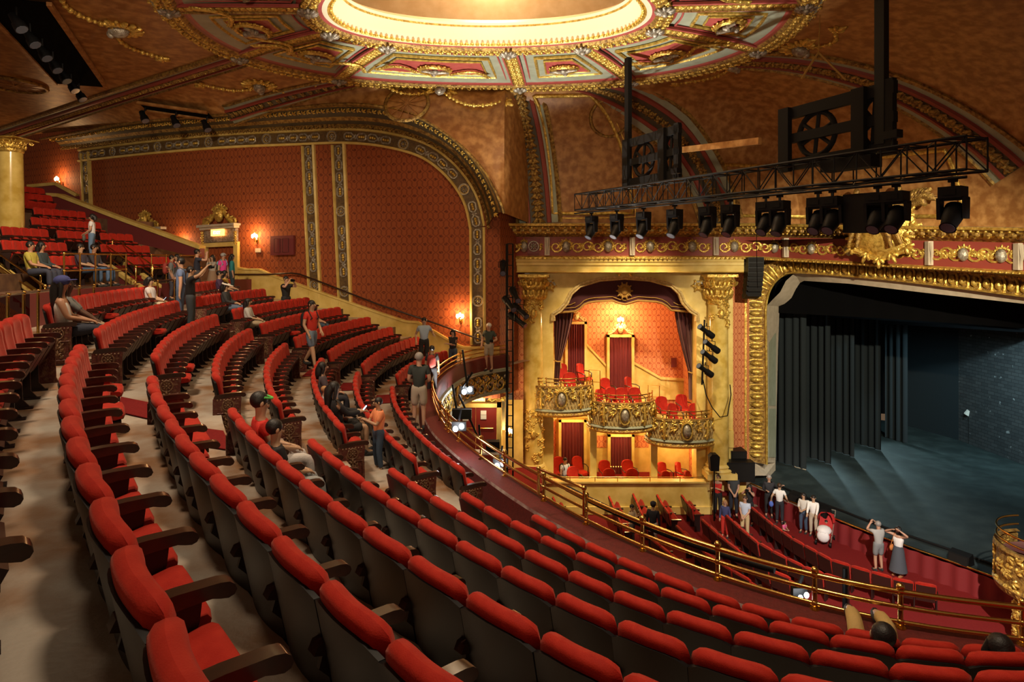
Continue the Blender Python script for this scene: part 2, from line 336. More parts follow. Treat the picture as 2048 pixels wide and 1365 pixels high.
# ------------------------------------------------------------------ theatre rows: plan curves, one knot every two seats (knot 23 = middle aisle)
ROWS = {
'O': (-0.66, [(-10.39,29.21),(-10.47,28.32),(-10.51,27.42),(-10.51,26.51),(-10.47,25.6),(-10.4,24.68),(-10.29,23.76),(-10.15,22.83),(-9.98,21.89),(-9.81,20.96),(-9.65,20.04),(-9.54,19.13),(-9.46,18.23),(-9.4,17.34),(-9.32,16.46),(-9.2,15.56),(-9.0,14.66),(-8.74,13.74),(-8.43,12.82),(-8.1,11.89),(-7.69,10.95),(-7.18,10.01),(-6.68,9.06),(-6.18,8.12),(-5.63,7.17),(-5.04,6.22),(-4.41,5.27),(-3.74,4.32),(-3.03,3.37),(-2.28,2.41),(-1.49,1.46),(-0.68,0.53),(1.48,0.5)]),
'A': (-0.99, [(-7.38,28.53),(-7.71,27.71),(-8.0,26.88),(-8.25,26.04),(-8.47,25.19),(-8.64,24.33),(-8.78,23.46),(-8.87,22.58),(-8.93,21.7),(-8.95,20.8),(-8.92,19.9),(-8.86,19.0),(-8.76,18.09),(-8.62,17.17),(-8.45,16.25),(-8.23,15.32),(-7.99,14.39),(-7.7,13.45),(-7.38,12.51),(-7.02,11.57),(-6.63,10.63),(-6.2,9.68),(-5.74,8.73),(-5.23,7.77),(-4.68,6.82),(-4.04,5.79),(-3.32,4.74),(-2.58,3.72),(-1.84,2.77),(-1.08,1.83),(-0.29,0.92),(0.6,0.5),(2.59,1.23)]),
'B': (-1.31, [(-5.57,28.29),(-5.97,27.48),(-6.32,26.65),(-6.64,25.81),(-6.91,24.97),(-7.15,24.11),(-7.34,23.25),(-7.5,22.37),(-7.61,21.49),(-7.68,20.6),(-7.7,19.7),(-7.69,18.79),(-7.62,17.87),(-7.52,16.95),(-7.37,16.02),(-7.19,15.09),(-6.96,14.15),(-6.69,13.21),(-6.39,12.26),(-6.04,11.31),(-5.65,10.36),(-5.22,9.4),(-4.74,8.44),(-4.22,7.48),(-3.66,6.53),(-2.95,5.45),(-2.29,4.51),(-1.58,3.59),(-0.86,2.69),(-0.14,1.89),(0.63,1.33),(1.76,1.38),(3.53,2.0)]),
'C': (-1.65, [(-4.18,28.23),(-4.62,27.42),(-5.02,26.6),(-5.38,25.76),(-5.7,24.92),(-5.98,24.06),(-6.21,23.2),(-6.41,22.32),(-6.55,21.44),(-6.66,20.54),(-6.72,19.64),(-6.73,18.73),(-6.7,17.81),(-6.62,16.88),(-6.49,15.94),(-6.31,15.0),(-6.09,14.06),(-5.82,13.11),(-5.5,12.15),(-5.14,11.19),(-4.74,10.23),(-4.29,9.27),(-3.8,8.31),(-3.26,7.36),(-2.67,6.39),(-2.03,5.44),(-1.34,4.5),(-0.65,3.66),(0.06,2.89),(0.75,2.34),(1.64,2.08),(2.89,2.29),(4.57,2.85)]),
'D': (-2.01, [(-2.91,28.31),(-3.39,27.5),(-3.83,26.68),(-4.23,25.85),(-4.59,25.0),(-4.9,24.14),(-5.17,23.28),(-5.4,22.4),(-5.58,21.51),(-5.71,20.61),(-5.79,19.7),(-5.83,18.78),(-5.81,17.86),(-5.75,16.92),(-5.63,15.98),(-5.46,15.03),(-5.24,14.08),(-4.98,13.12),(-4.66,12.16),(-4.29,11.2),(-3.88,10.24),(-3.42,9.29),(-2.92,8.34),(-2.38,7.4),(-1.76,6.43),(-1.13,5.53),(-0.47,4.69),(0.2,3.94),(0.89,3.35),(1.71,2.96),(2.72,2.9),(4.06,3.18),(5.7,3.73)]),
'E': (-2.39, [(-2.13,28.58),(-2.62,27.76),(-3.06,26.93),(-3.47,26.08),(-3.82,25.23),(-4.14,24.36),(-4.41,23.48),(-4.63,22.59),(-4.8,21.69),(-4.93,20.77),(-5.0,19.85),(-5.02,18.92),(-4.98,17.98),(-4.9,17.04),(-4.77,16.09),(-4.6,15.13),(-4.37,14.17),(-4.1,13.21),(-3.77,12.25),(-3.4,11.29),(-2.98,10.34),(-2.53,9.4),(-2.04,8.46),(-1.5,7.55),(-0.9,6.64),(-0.29,5.81),(0.37,5.02),(1.01,4.42),(1.81,3.95),(2.7,3.72),(3.81,3.77),(5.17,4.09),(6.79,4.63)]),
'F': (-2.75, [(-1.14,28.81),(-1.64,27.99),(-2.1,27.15),(-2.51,26.3),(-2.88,25.43),(-3.21,24.55),(-3.48,23.66),(-3.71,22.76),(-3.89,21.85),(-4.03,20.93),(-4.11,20.0),(-4.13,19.06),(-4.11,18.12),(-4.03,17.17),(-3.91,16.21),(-3.74,15.25),(-3.51,14.29),(-3.23,13.33),(-2.91,12.37),(-2.54,11.42),(-2.13,10.48),(-1.68,9.55),(-1.19,8.65),(-0.67,7.76),(-0.08,6.91),(0.54,6.15),(1.2,5.47),(1.93,4.93),(2.74,4.59),(3.7,4.48),(4.88,4.61),(6.28,4.97),(7.89,5.51)]),
'G': (-3.15, [(0.72,28.09),(0.56,27.9),(-0.05,27.1),(-0.6,26.29),(-1.12,25.46),(-1.58,24.62),(-2.0,23.77),(-2.37,22.9),(-2.69,22.02),(-2.95,21.12),(-3.14,20.2),(-3.24,19.27),(-3.26,18.33),(-3.21,17.37),(-3.09,16.41),(-2.91,15.45),(-2.68,14.49),(-2.4,13.54),(-2.06,12.59),(-1.68,11.65),(-1.26,10.73),(-0.81,9.83),(-0.34,8.95),(0.18,8.1),(0.76,7.29),(1.38,6.57),(2.07,5.96),(2.83,5.52),(3.69,5.27),(4.74,5.25),(5.97,5.45),(7.4,5.84),(9.01,6.39)]),
}
REAR = {
'H': (0.13, [(-12.09,14.75),(-12.4,16.04),(-12.63,17.32),(-12.78,18.59),(-12.85,19.85),(-12.85,21.1),(-12.76,22.34),(-12.6,23.56),(-12.37,24.77),(-12.06,25.97),(-11.67,27.15),(-11.21,28.31),(-10.68,29.45)]),
'I': (0.55, [(-13.1,14.72),(-13.41,15.98),(-13.64,17.23),(-13.8,18.47),(-13.89,19.71),(-13.9,20.94),(-13.84,22.16),(-13.7,23.37),(-13.5,24.57),(-13.22,25.75),(-12.86,26.92),(-12.44,28.07),(-11.95,29.2)]),
'J': (1, [(-14.16,14.75),(-14.45,15.97),(-14.69,17.19),(-14.85,18.41),(-14.95,19.62),(-14.97,20.83),(-14.93,22.03),(-14.81,23.22),(-14.63,24.4),(-14.37,25.57),(-14.05,26.72),(-13.66,27.86),(-13.2,28.99)]),
'K': (1.45, [(-15.26,14.83),(-15.54,16.01),(-15.76,17.2),(-15.93,18.39),(-16.03,19.58),(-16.06,20.76),(-16.03,21.94),(-15.93,23.11),(-15.76,24.27),(-15.53,25.42),(-15.23,26.56),(-14.87,27.69),(-14.44,28.8)]),
'L': (1.9, [(-16.41,14.96),(-16.67,16.11),(-16.88,17.27),(-17.03,18.42),(-17.13,19.58),(-17.17,20.74),(-17.14,21.89),(-17.06,23.04),(-16.91,24.18),(-16.7,25.32),(-16.42,26.44),(-16.08,27.55),(-15.68,28.65)]),
'M': (2.6, [(-18.44,15.3),(-18.65,16.38),(-18.83,17.47),(-18.96,18.58),(-19.04,19.68),(-19.08,20.8),(-19.06,21.91),(-18.98,23.01),(-18.85,24.12),(-18.66,25.22),(-18.41,26.31),(-18.1,27.4),(-17.74,28.48)]),
'N': (3, [(-19.87,15.6),(-20.04,16.63),(-20.19,17.68),(-20.3,18.75),(-20.37,19.82),(-20.39,20.9),(-20.37,21.98),(-20.29,23.06),(-20.17,24.14),(-19.99,25.21),(-19.75,26.29),(-19.46,27.35),(-19.12,28.41)]),
}

ROWS['O'][1][-1] = (.4, -.3)
for i_ in range(24, 32): ROWS['O'][1][i_] = (ROWS['O'][1][i_][0]-min(.07, (i_-23)*.03), ROWS['O'][1][i_][1]-min(.05, (i_-23)*.02))
RK = 'OABCDEFG'
def rowpt(k, s, z=None):
    zz, P = ROWS[k]; x, y = catmull(P, (s+46)/2); return V((x, y, zz-.9 if z is None else z))
def rowfr(k, s):
    """floor point, unit vector to the right of a sitter... (a: along the row towards the camera, f: the way the seat faces)"""
    a = (rowpt(k, s+.2)-rowpt(k, s-.2)); w = a.length/.4; a.normalize(); f = V((0,0,1)).cross(a); return rowpt(k, s), a, f, w
ORD = ['first','second','third','fourth','fifth','sixth','seventh','eighth','ninth','tenth','eleventh','twelfth','thirteenth','fourteenth','fifteenth','sixteenth','seventeenth','eighteenth']

# ------------------------------------------------------------------ setting: stepped floor, side wall, parapet, orchestra floor
def build_floor():
    mb = MB(); S = [-46+i*1.0 for i in range(65)]
    rows = list(RK)
    def edge(k, s, off):
        p, a, f, w = rowfr(k, s); return p-f*off
    # cross aisle behind the back row, up to the rear block's riser
    for i, k in enumerate(rows):
        z = ROWS[k][0]-.9
        A = [edge(k, s, 2.35 if k == 'O' else -.13) for s in S]
        for p in A: p.z = z
        if i+1 < len(rows):
            kn = rows[i+1]; B = [edge(kn, s, -.13) for s in S]; zn = ROWS[kn][0]-.9
        else:
            B = [edge(k, s, -1.08) for s in S]; zn = None
        for p in B: p.z = z
        mb.grid([A, B], 0)
        if zn is not None: mb.grid([B, [V((p.x, p.y, zn)) for p in B]], 1)
    o = mb.build('floor', [M_['floor'], M_['riser']]); struct(o)
    # carpeted aisle steps
    n = 0
    for i, k in enumerate(rows[:-1]):
        kn = rows[i+1]; z = ROWS[k][0]-.9
        for s0, s1 in ((-2.0, -.2), (-20.6, -18.4)):
            mb = MB(); a0 = edge(kn, s0, -.10); a1 = edge(kn, s1, -.10); b0 = edge(k, s0, -.42); b1 = edge(k, s1, -.42)
            for p in (a0, a1, b0, b1): p.z = z+.012
            mb.prism([a0, a1, b1, b0], (0, 0, .01)); n += 1
            o = mb.build('aisle_carpet', M_['carpet'])
            tag(o, '%s strip of dark red carpet on an aisle step, %s aisle, counted from the back' % (ORD[i], 'nearer' if s0 > -10 else 'farther'), 'carpet', 'aisle carpet strips')
build_floor()

def Wy(x): return 24.36/math.cos((x-1024)/1434-.08)       # side wall plan: distance along each bearing
def wallpt(x, y, off=0):
    p = at(x, y, Wy(x)); t = (at(x+4, HY, Wy(x+4))-at(x-4, HY, Wy(x-4))).normalized(); n = V((t.y, -t.x, 0)); return p+n*off
def walln(x):
    t = (at(x+4, HY, Wy(x+4))-at(x-4, HY, Wy(x-4))).normalized(); return V((t.y, -t.x, 0)), t
CORN = V((.53, 27.2, 0))
def build_sidewall():
    mb = MB(); xs = list(range(-260, 1001, 20)); L = 0; G = []; U = []; prev = None
    pts = [at(x, HY, Wy(x)) for x in xs]+[V((.0, 25.6, 0)), CORN]
    for p in pts:
        if prev is not None: L += (p-prev).length
        prev = p
        G.append([V((p.x, p.y, z)) for z in (-5.2, 9.0)]); U.append([(L, -5.2), (L, 9.0)])
    mb.grid(G, 0, uv=U)
    struct(mb.build('wall_left', M_['paper']))
build_sidewall()

RAIL = [(1014,691),(954,697),(919,706),(900,717),(884,727),(871,738),(863,751),(862,768),(869,790),(880,812),(893,829),(915,847),(957,878),(1009,911),(1079,953),(1168,997),(1273,1044),(1422,1098),(1605,1150),(1817,1194),(2038,1217),(2250,1232)]
RP = [on(x, y, -3.2) for x, y in RAIL]
for _ in range(2): RP = [RP[0]]+[(RP[i-1]+RP[i]*4+RP[i+1])/6 for i in range(1, len(RP)-1)]+[RP[-1]]
RP.append(V((9.6, 6.6, -3.2)))
RC = resample([V(catmull([tuple(p) for p in RP], t*(len(RP)-1)/160)) for t in range(161)], .25)
def inward(i, P=RC):
    t = (P[min(len(P)-1, i+1)]-P[max(0, i-1)]).normalized(); n = V((0,0,1)).cross(t); return -n      # towards the seats
def build_parapet():
    def off(d, z): return [RC[i]+inward(i)*d+V((0, 0, z+3.2)) for i in range(len(RC))]
    mb = MB()
    mb.grid([off(.34, -4.06), off(.32, -3.60)], 0); mb.grid([off(.32, -3.60), off(.30, -3.56)], 1); mb.grid([off(.30, -3.56), off(-.10, -3.54), off(-.14, -3.62), off(-.14, -4.0)], 0)
    mb.grid([off(-.14, -4.0), off(-.22, -4.02), off(-.22, -4.12), off(-.14, -4.14)], 2)
    mb.grid([off(-.14, -4.14), off(-.10, -4.78)], 3); mb.grid([off(-.10, -4.78), off(-.2, -4.82), off(-.2, -4.92), off(.0, -4.96), off(2.2, -5.1)], 2)
    p = thing('balcony_front', 'long curved dark red balcony parapet under the brass rail, gilded outer face', 'balcony front')
    o = mb.build('parapet', [M_['parapet'], M_['seam'], M_['grey'], M_['greydark']], p, 40)
    orn = MB(); F = off(-.15, -4.46)
    for i in range(2, len(F)-2, 2):
        if F[i].y < 9: break
        n = -inward(i); t = (F[i+1]-F[i-1]).normalized(); u = V((0,0,1))
        if (i//2) % 7 == 0:
            orn.ball(F[i]+n*.02, (.17, .12, .30), 8, 6, 1, Matrix((t, n, u)).transposed()); orn.tube([F[i]+t*.22*math.cos(a)+u*.36*math.sin(a)+n*.04 for a in [k*PI/6 for k in range(12)]], .035, 5, 0, closed=True)
        else:
            scroll(orn, F[i]-u*.1, t, u, n, .26, 0, flip=1 if i % 2 else -1); scroll(orn, F[i]+u*.18+t*.22, t, u, n, .18, 0, flip=-1)
            for q in (-.3, -.1, .1, .3): leaf(orn, F[i]+t*q*.9+u*q*.6, t*q+u, n, .26, 0); leaf(orn, F[i]+t*q*.9-u*q*.7, t*q-u, n, .26, 1)
    orn.build('gilded_relief', [M_['gold'], M_['silver']], p, 60)
    # brass rail: three tubes and posts
    r = thing('brass_railing', 'long three-bar polished brass railing curving along the balcony front', 'railing')
    for dz, nm, rr in ((0, 'top_rail', .028), (-.145, 'middle_rail', .022), (-.29, 'bottom_rail', .022)):
        m = MB(); m.tube([q+V((0, 0, dz)) for q in RC], rr, 8); m.build(nm, M_['brass'], r, 60)
    for x in (1014, 958, 919, 896, 878, 866, 861, 865, 876, 890, 912, 957, 1009, 1079, 1166, 1273, 1422, 1605, 1817, 2038):
        ks = [abs(1024+FPX*q.x/q.y-x)+abs(0) for q in RC]
        T = [on(a, b, -3.2) for a, b in RAIL]; tgt = min(RAIL, key=lambda c: abs(c[0]-x)); tp = on(tgt[0], tgt[1], -3.2)
        c = min(range(len(RC)), key=lambda i: ks[i]*.05+(RC[i]-tp).length)
        q = RC[c]; m = MB(); m.tube([q+V((0,0,.03)), q+V((0,0,-.36))], .024, 8); m.ball(q+V((0,0,.045)), .04, 8, 6)
        for dz in (0, -.145, -.29): m.ball(q+V((0,0,dz)), .037, 8, 6)
        m.lathe([(.0, -.34), (.05, -.34), (.055, -.36), (.0, -.37)], q, 10)
        m.build('post', M_['brass'], r, 60)
    # taller aisle guard
    g = thing('brass_guard_rail', 'short raised brass guard rail above the curved balcony railing', 'railing')
    a, b = on(1077, 938, -2.9), on(1168, 977, -2.9)
    m = MB(); m.tube([a+V((0,0,-.35)), a, b, b+V((0,0,-.35))], .022, 8); m.build('guard_bar', M_['brass'], g, 60)
    for q in (a, b):
        m = MB(); m.ball(q, .036, 8, 6); m.build('corner_ball', M_['brass'], g, 60)
    # black flying pipe of the lighting bar just outside the rail
    m = MB(); m.tube([q-inward(i)*.42+V((0, 0, -.24)) for i, q in enumerate(RC) if 1075 < 1024+FPX*q.x/q.y < 1560 and q.y < 10], .045, 8)
    tag(m.build('lighting_pipe', M_['black'], None, 60), 'black lighting pipe running outside the curved brass balcony railing', 'pipe')
build_parapet()

# ------------------------------------------------------------------ theatre seat
def seat_back():
    nu, nv = 13, 14; F = []; B = []
    for i in range(nu):
        u = -1+2*i/(nu-1); fr = []; br = []
        for j in range(nv):
            v = j/(nv-1); vv = .5-.5*math.cos(PI*v)
            zt = .905-.05*abs(u)**5; z = lerp(.40, zt, vv); x = u*.263*(1-.07*max(0, (vv-.8)/.2)**2)
            T = (.085+.03*max(0, (vv-.7)/.3))*max(0, 1-abs(u)**9)**.5*max(0, 1-abs(2*vv-1)**13)**.5; y = (.905-z)*.20+.035*u*u+.05
            fr.append((x, y+T*.5, z)); br.append((x, y-T*.5, z))
        F.append(fr); B.append(br)
    mb = MB(); mb.grid(F, 0); mb.grid([list(r) for r in reversed(B)], 0)
    return mb
def seat_shell():
    nu, nv = 9, 6; F = []; B = []
    for i in range(nu):
        u = -1+2*i/(nu-1); fr = []; br = []
        for j in range(nv):
            v = j/(nv-1); zt = .838-.045*abs(u)**4; z = lerp(.12, zt, v); x = u*.264*(1-.08*(1-v)**2)
            y = (.905-z)*.20+.035*u*u+.05-.052
            fr.append((x, y+.014, z)); br.append((x, y-.012, z))
        F.append(fr); B.append(br)
    mb = MB(); mb.grid(F, 0); mb.grid([list(r) for r in reversed(B)], 0)
    mb.grid([[F[i][-1] for i in range(nu)], [B[i][-1] for i in range(nu)]], 1); mb.grid([[F[0][j] for j in range(nv)], [B[0][j] for j in range(nv)]], 1); mb.grid([[B[-1][j] for j in range(nv)], [F[-1][j] for j in range(nv)]], 1)
    return mb
def seat_cushion(up):
    ang, o, SL = {True: (62, V((0, .20, .28)), .80), False: (2, V((0, .13, .40)), .92), 'half': (14, V((0, .155, .40)), .60)}[up]; R = Matrix.Rotation(math.radians(ang), 3, 'X'); G = []
    n = 8
    for i in range(n+1):
        u = -1+2*i/n; ring = []
        for k in range(10):
            a = 2*PI*k/10; cy, cz = math.cos(a), math.sin(a)
            y = .21+.215*(abs(cy)**.45)*(1 if cy > 0 else -1); z = .055*(abs(cz)**.55)*(1 if cz > 0 else -1)
            sh = (1-abs(u)**8)**.4 if abs(u) < 1 else 0
            ring.append(o+R @ V((u*.235, SL*lerp(.21, y, .9+.1*sh), z*(.55+.45*sh)+.02)))
        G.append(ring)
    mb = MB(); mb.grid(G, 0, cv=True); mb.poly(G[0], 0); mb.poly(list(reversed(G[-1])), 0)
    pan = MB(); pan.box(o+R @ V((0, .205*SL, -.045)), (.44, .36*SL, .035), 0, R); pan.box(o+R @ V((0, .02, -.03)), (.46, .05, .05), 0, R)
    return mb, pan
def arm_mesh():
    prof = [(.03, .575), (.05, .615), (.14, .632), (.25, .640), (.40, .640), (.435, .634), (.455, .618), (.462, .598), (.452, .580), (.43, .572), (.40, .578), (.37, .587), (.28, .582), (.08, .560)]
    mb = MB(); mb.prism([(-.032, y, z) for y, z in prof], (.064, 0, 0)); return mb
def std_mesh():
    mb = MB(); prof = [(.08, .57), (.34, .59), (.33, .50), (.29, .38), (.30, .10), (.36, .02), (.36, 0), (.12, 0), (.14, .06), (.20, .12), (.19, .36), (.06, .50)]
    mb.prism([(-.013, y, z) for y, z in prof], (.026, 0, 0)); mb.box((0, .24, .012), (.07, .30, .02)); return mb
def endpanel_mesh():
    mb = MB(); mb.prism([(-.03, y, z) for y, z in [(.02, 0), (.02, .56), (.06, .585), (.38, .600), (.40, .56), (.39, .40), (.40, .06), (.43, 0)]], (.05, 0, 0))
    for s in (-1,):
        x = -.034; n = V((-1,0,0)); y_ = V((0,1,0)); z_ = V((0,0,1))
        mb.tube([V((x, .08, .08)), V((x, .08, .36)), V((x, .36, .36)), V((x, .36, .08))], .01, 4, 0, closed=True)
        rosette(mb, V((x, .22, .47)), y_, z_, n, .075, 1)
        for q in (.14, .24, .32): leaf(mb, V((x, .22, q)), z_, n, .12, 1); leaf(mb, V((x, .16, q-.03)), z_+y_*.6, n, .08, 1); leaf(mb, V((x, .28, q-.03)), z_-y_*.6, n, .08, 1)
        for q in range(7): mb.ball((x, .08+.045*q, .55), .014, 5, 4, 1)
    return mb
def make_seat(up):
    t = thing('theatre_seat', 'seat', 'theatre seat')
    seat_back().build('backrest', M_['velvet'], t, 80)
    seat_shell().build('back_panel', [M_['shell'], M_['black']], t, 40)
    c, p = seat_cushion(up); c.build('seat_cushion', M_['velvet'], t, 80); p.build('seat_pan', M_['pan'], t)
    arm_mesh().build('armrest', M_['wood'], t, 50, (.265, 0, 0)); std_mesh().build('standard', M_['iron'], t, None, (.265, 0, 0))
    return t
seat_up = make_seat(True); seat_down = make_seat(False); seat_half = make_seat('half')
end_tmpl = endpanel_mesh().build('end_panel', [M_['endp'], M_['cream_relief']], None, 50)
arm_tmpl = arm_mesh().build('armrest', M_['wood'], None, 35)
used = {'up': False, 'down': False, 'half': False}
def part_copy(tmpl, parent, loc, mirror=False):
    o = tmpl.copy(); COL.objects.link(o); o.parent = parent; o.location = loc
    if mirror: o.scale = (-1, 1, 1)
    return o
def place_seat(p, a, f, w, label, group, down=False, end=None, tilt=0):
    # local +x = a right-hand axis, +y = facing
    R = Matrix((f.cross(V((0,0,1))), f, V((0,0,1)))).transposed()
    t, k = (seat_half, 'half') if down == 'half' else ((seat_down, 'down') if down else (seat_up, 'up'))
    if not used[k]:
        used[k] = True; r = t; r.location = p; r.rotation_euler = R.to_euler(); r.scale = (w/.53, 1, 1); r['label'] = label; r['group'] = group
    else:
        r = dup(t, p, R=R, label=label, group=group, scale=(w/.53, 1, 1))
        for ch in list(r.children):
            if ch.name.startswith('end_panel') or ch.get('extra'): bpy.data.objects.remove(ch)
    return r
def finish_end(r, side):
    """ornate end casting on the aisle side (side=+1: local +x)"""
    o = part_copy(end_tmpl, r, (.265*side, 0, 0), mirror=(side > 0)); o['label'] = 'ornate cast end panel'
    if side < 0:
        b = part_copy(arm_tmpl, r, (-.265, 0, 0)); b['extra'] = 1
NAMES = {'O': 'the back row of the front tier', 'A': 'seventh row behind the brass rail', 'B': 'sixth row behind the brass rail', 'C': 'fifth row behind the brass rail',
         'D': 'fourth row behind the brass rail', 'E': 'third row behind the brass rail', 'F': 'second row behind the brass rail', 'G': 'front row beside the brass rail'}
SEC = {'O': ((0, 13), (-18, -3), (-33, -24)), 'A': ((0, 14), (-18, -3), (-33, -21)), 'B': ((0, 14), (-18, -3), (-34, -21)), 'C': ((0, 14), (-18, -4), (-34, -20)),
       'D': ((0, 15), (-18, -4), (-34, -20)), 'E': ((0, 17), (-18, -4), (-34, -20)), 'F': ((0, 16), (-18, -3), (-34, -20)), 'G': ((0, 15), (-18, -4), (-32, -21))}
DOWN = {('A', 1), ('A', 3), ('A', -3), ('B', -5), ('B', 1), ('B', -7), ('C', 0), ('C', 9), ('D', 1), ('E', -6), ('D', 10), ('F', 3), ('F', 1), ('G', -3), ('A', -12), ('O', -11), ('E', 0), ('B', 2), ('G', -24), ('G', -27), ('C', -25)}
SEATS = {}
def is_down(k, s):
    return True if (k, s) in DOWN else ('half' if k in 'AB' and s >= 0 else False)
for k in RK:
    for bi, (s0, s1) in enumerate(SEC[k]):
        blk = ('near block', 'middle block', 'far block')[bi]
        for s in range(s0, s1):
            p, a, f, w = rowfr(k, s+.5); p.z = ROWS[k][0]-.9
            if p.y < .9: continue
            q = s-s0 if bi == 0 else s1-1-s
            nm = NAMES[k]
            if k == 'O' : lab = 'red seat, %s from the aisle, %s, %s' % (ORD[q], nm, blk)
            else: lab = 'red velvet seat, %s from the aisle, %s, %s' % (ORD[q], nm, blk)
            r = place_seat(p, a, f, w*.995, lab, 'red seats of the front tier', is_down(k, s)); SEATS[(k, s)] = r
            # local +x = f x up points away from 'a'? keep both ends right
            xs = f.cross(V((0,0,1))); sg = 1 if xs.dot(a) > 0 else -1
            if s == s0: finish_end(r, -sg)
            if s == s1-1 and s1 < 0: finish_end(r, sg)
for o in (end_tmpl, arm_tmpl): bpy.data.objects.remove(o)
# ------------------------------------------------------------------ side wall: dado, handrail, pilasters, great arch
DADO = [(478,534),(496,537),(522,537),(548,549),(650,585),(750,620),(814,641),(837,642),(924,692),(1000,694)]
def dadoy(x):
    for (a, b), (c, d) in zip(DADO, DADO[1:]):
        if x <= c: return b+(d-b)*(x-a)/(c-a)
    return 694
def build_wall_dressing():
    mb = MB(); xs = [478+i*9 for i in range(59)]; T = []; 
    tops = [wallpt(x, dadoy(x), .14) for x in xs]; back = [wallpt(x, dadoy(x), -.02) for x in xs]
    mb.grid([[V((p.x, p.y, -5.0)) for p in tops], [p+V((0,0,-.10)) for p in tops]], 0)
    mb.grid([[p+V((0,0,-.10)) for p in tops], [p+(p-b).normalized()*.05+V((0,0,-.07)) for p, b in zip(tops, back)], [p+(p-b).normalized()*.05 for p, b in zip(tops, back)], back], 0)
    o = mb.build('trim_dado', M_['cream'], None, 30); struct(o)
    # wooden handrail on brackets following the stair
    H = [(478,549),(540,549),(599,546),(650,565),(760,608),(880,648),(945,672),(990,688)]
    P = [wallpt(x, y, .22) for x, y in H]; hr = thing('wall_handrail', 'long wooden handrail sloping down the wallpapered side wall', 'handrail')
    m = MB(); m.tube(resample(P, .4), .035, 8); m.build('rail', M_['wood'], hr, 60)
    for p in resample(P, 2.4)[1:-1]:
        n, t = walln(1024+FPX*p.x/p.y); b = MB(); b.tube([p, p+V((0,0,-.08)), p-n*.2+V((0,0,-.1))], .012, 6); b.build('bracket', M_['brass'], hr, 60)
build_wall_dressing()

def band_relief(mb, P, nrm, half, step=1.05):
    """silvered strapwork alternating with gilt medallions along a framed band"""
    Q = resample(P, step)
    for i in range(len(Q)-1):
        c = (Q[i]+Q[i+1])/2; t = (Q[i+1]-Q[i]).normalized(); n = V(nrm(c)).normalized(); s = t.cross(n)
        if i % 3 == 2:
            rosette(mb, c+n*.04, t, s, n, half*.80, 2, 1)
            mb.tube([c+n*.05+(t*math.cos(a)+s*math.sin(a))*half*.95 for a in [k*PI/8 for k in range(16)]], .035, 5, 1, closed=True)
        else:
            L = step*.44; w = half*.62
            for g in (-1, 1):
                o_ = c+n*.05
                mb.tube([o_+t*g*L*.15+s*w*.25, o_+t*g*L*.35+s*w, o_+t*g*L*.85+s*w, o_+t*g*L+s*w*.5, o_+t*g*L-s*w*.5, o_+t*g*L*.85-s*w, o_+t*g*L*.35-s*w, o_+t*g*L*.15-s*w*.25], 0.042, 5, 1)
                for q in (.4, .6, .8): mb.ball(o_+t*g*L*q, .06, 6, 4, 2)
            for g in (-1, 1):
                for k in (-1, 1): leaf(mb, c+n*.04, t*g+s*k*.8, n, half*.9, 1)
def wall_band(name, label, path, half, nrm, parent=None, w_in=.07):
    r = thing(name, label, 'pilaster' if 'pilaster' in name else 'moulding')
    m = MB(); P = resample(path, .3)
    f = lambda i: nrm(P[min(i, len(P)-1)])
    h = half
    m.sweep(P, [(-h-.10, -.05), (-h-.10, .10), (-h-.02, .13), (-h, .05), (-h+.01, .04), (h-.01, .04), (h, .05), (h+.02, .13), (h+.10, .10), (h+.10, -.05)], f, mf=lambda i, j: 1 if 3 <= j <= 5 else 0)
    m.build('frame', [M_['cream'], M_['band']], r, 30)
    m = MB(); band_relief(m, path, nrm, half); m.build('relief', [M_['darkgold'], M_['silver'], M_['gold']], r, 60)
    return r
def nw(p): return walln(1024+FPX*p.x/p.y)[0]
wall_band('wall_pilaster', 'first of the two tall relief pilasters, left of the narrow wallpaper strip', [wallpt(618, 292, .02), wallpt(632, 596, .02)], .20, nw)
wall_band('wall_pilaster', 'second of the two tall relief pilasters, right of the narrow wallpaper strip', [wallpt(678, 290, .02), wallpt(692, 610, .02)], .20, nw)
wall_band('wall_pilaster', 'relief pilaster at the far left end of the wallpapered side wall', [wallpt(173, 306, .02), wallpt(178, 430, .02)], .24, nw)
wall_band('wall_pilaster', 'relief pilaster below the right foot of the great wall arch', [wallpt(955, 455, .02), wallpt(957, 690, .02)], .20, nw)
# arch: band centreline in photograph bearings, on the wall
AR = [(160,312),(300,296),(450,283),(605,276),(690,273),(765,279),(840,298),(885,326),(920,363),(944,405),(955,455)]
ARP = resample([V(catmull([tuple(wallpt(x, y, .02)) for x, y in AR], t*(len(AR)-1)/60)) for t in range(61)], .35)
r_arch = wall_band('wall_arch', 'great arched relief moulding framing the wallpapered side wall', ARP, .21, nw)
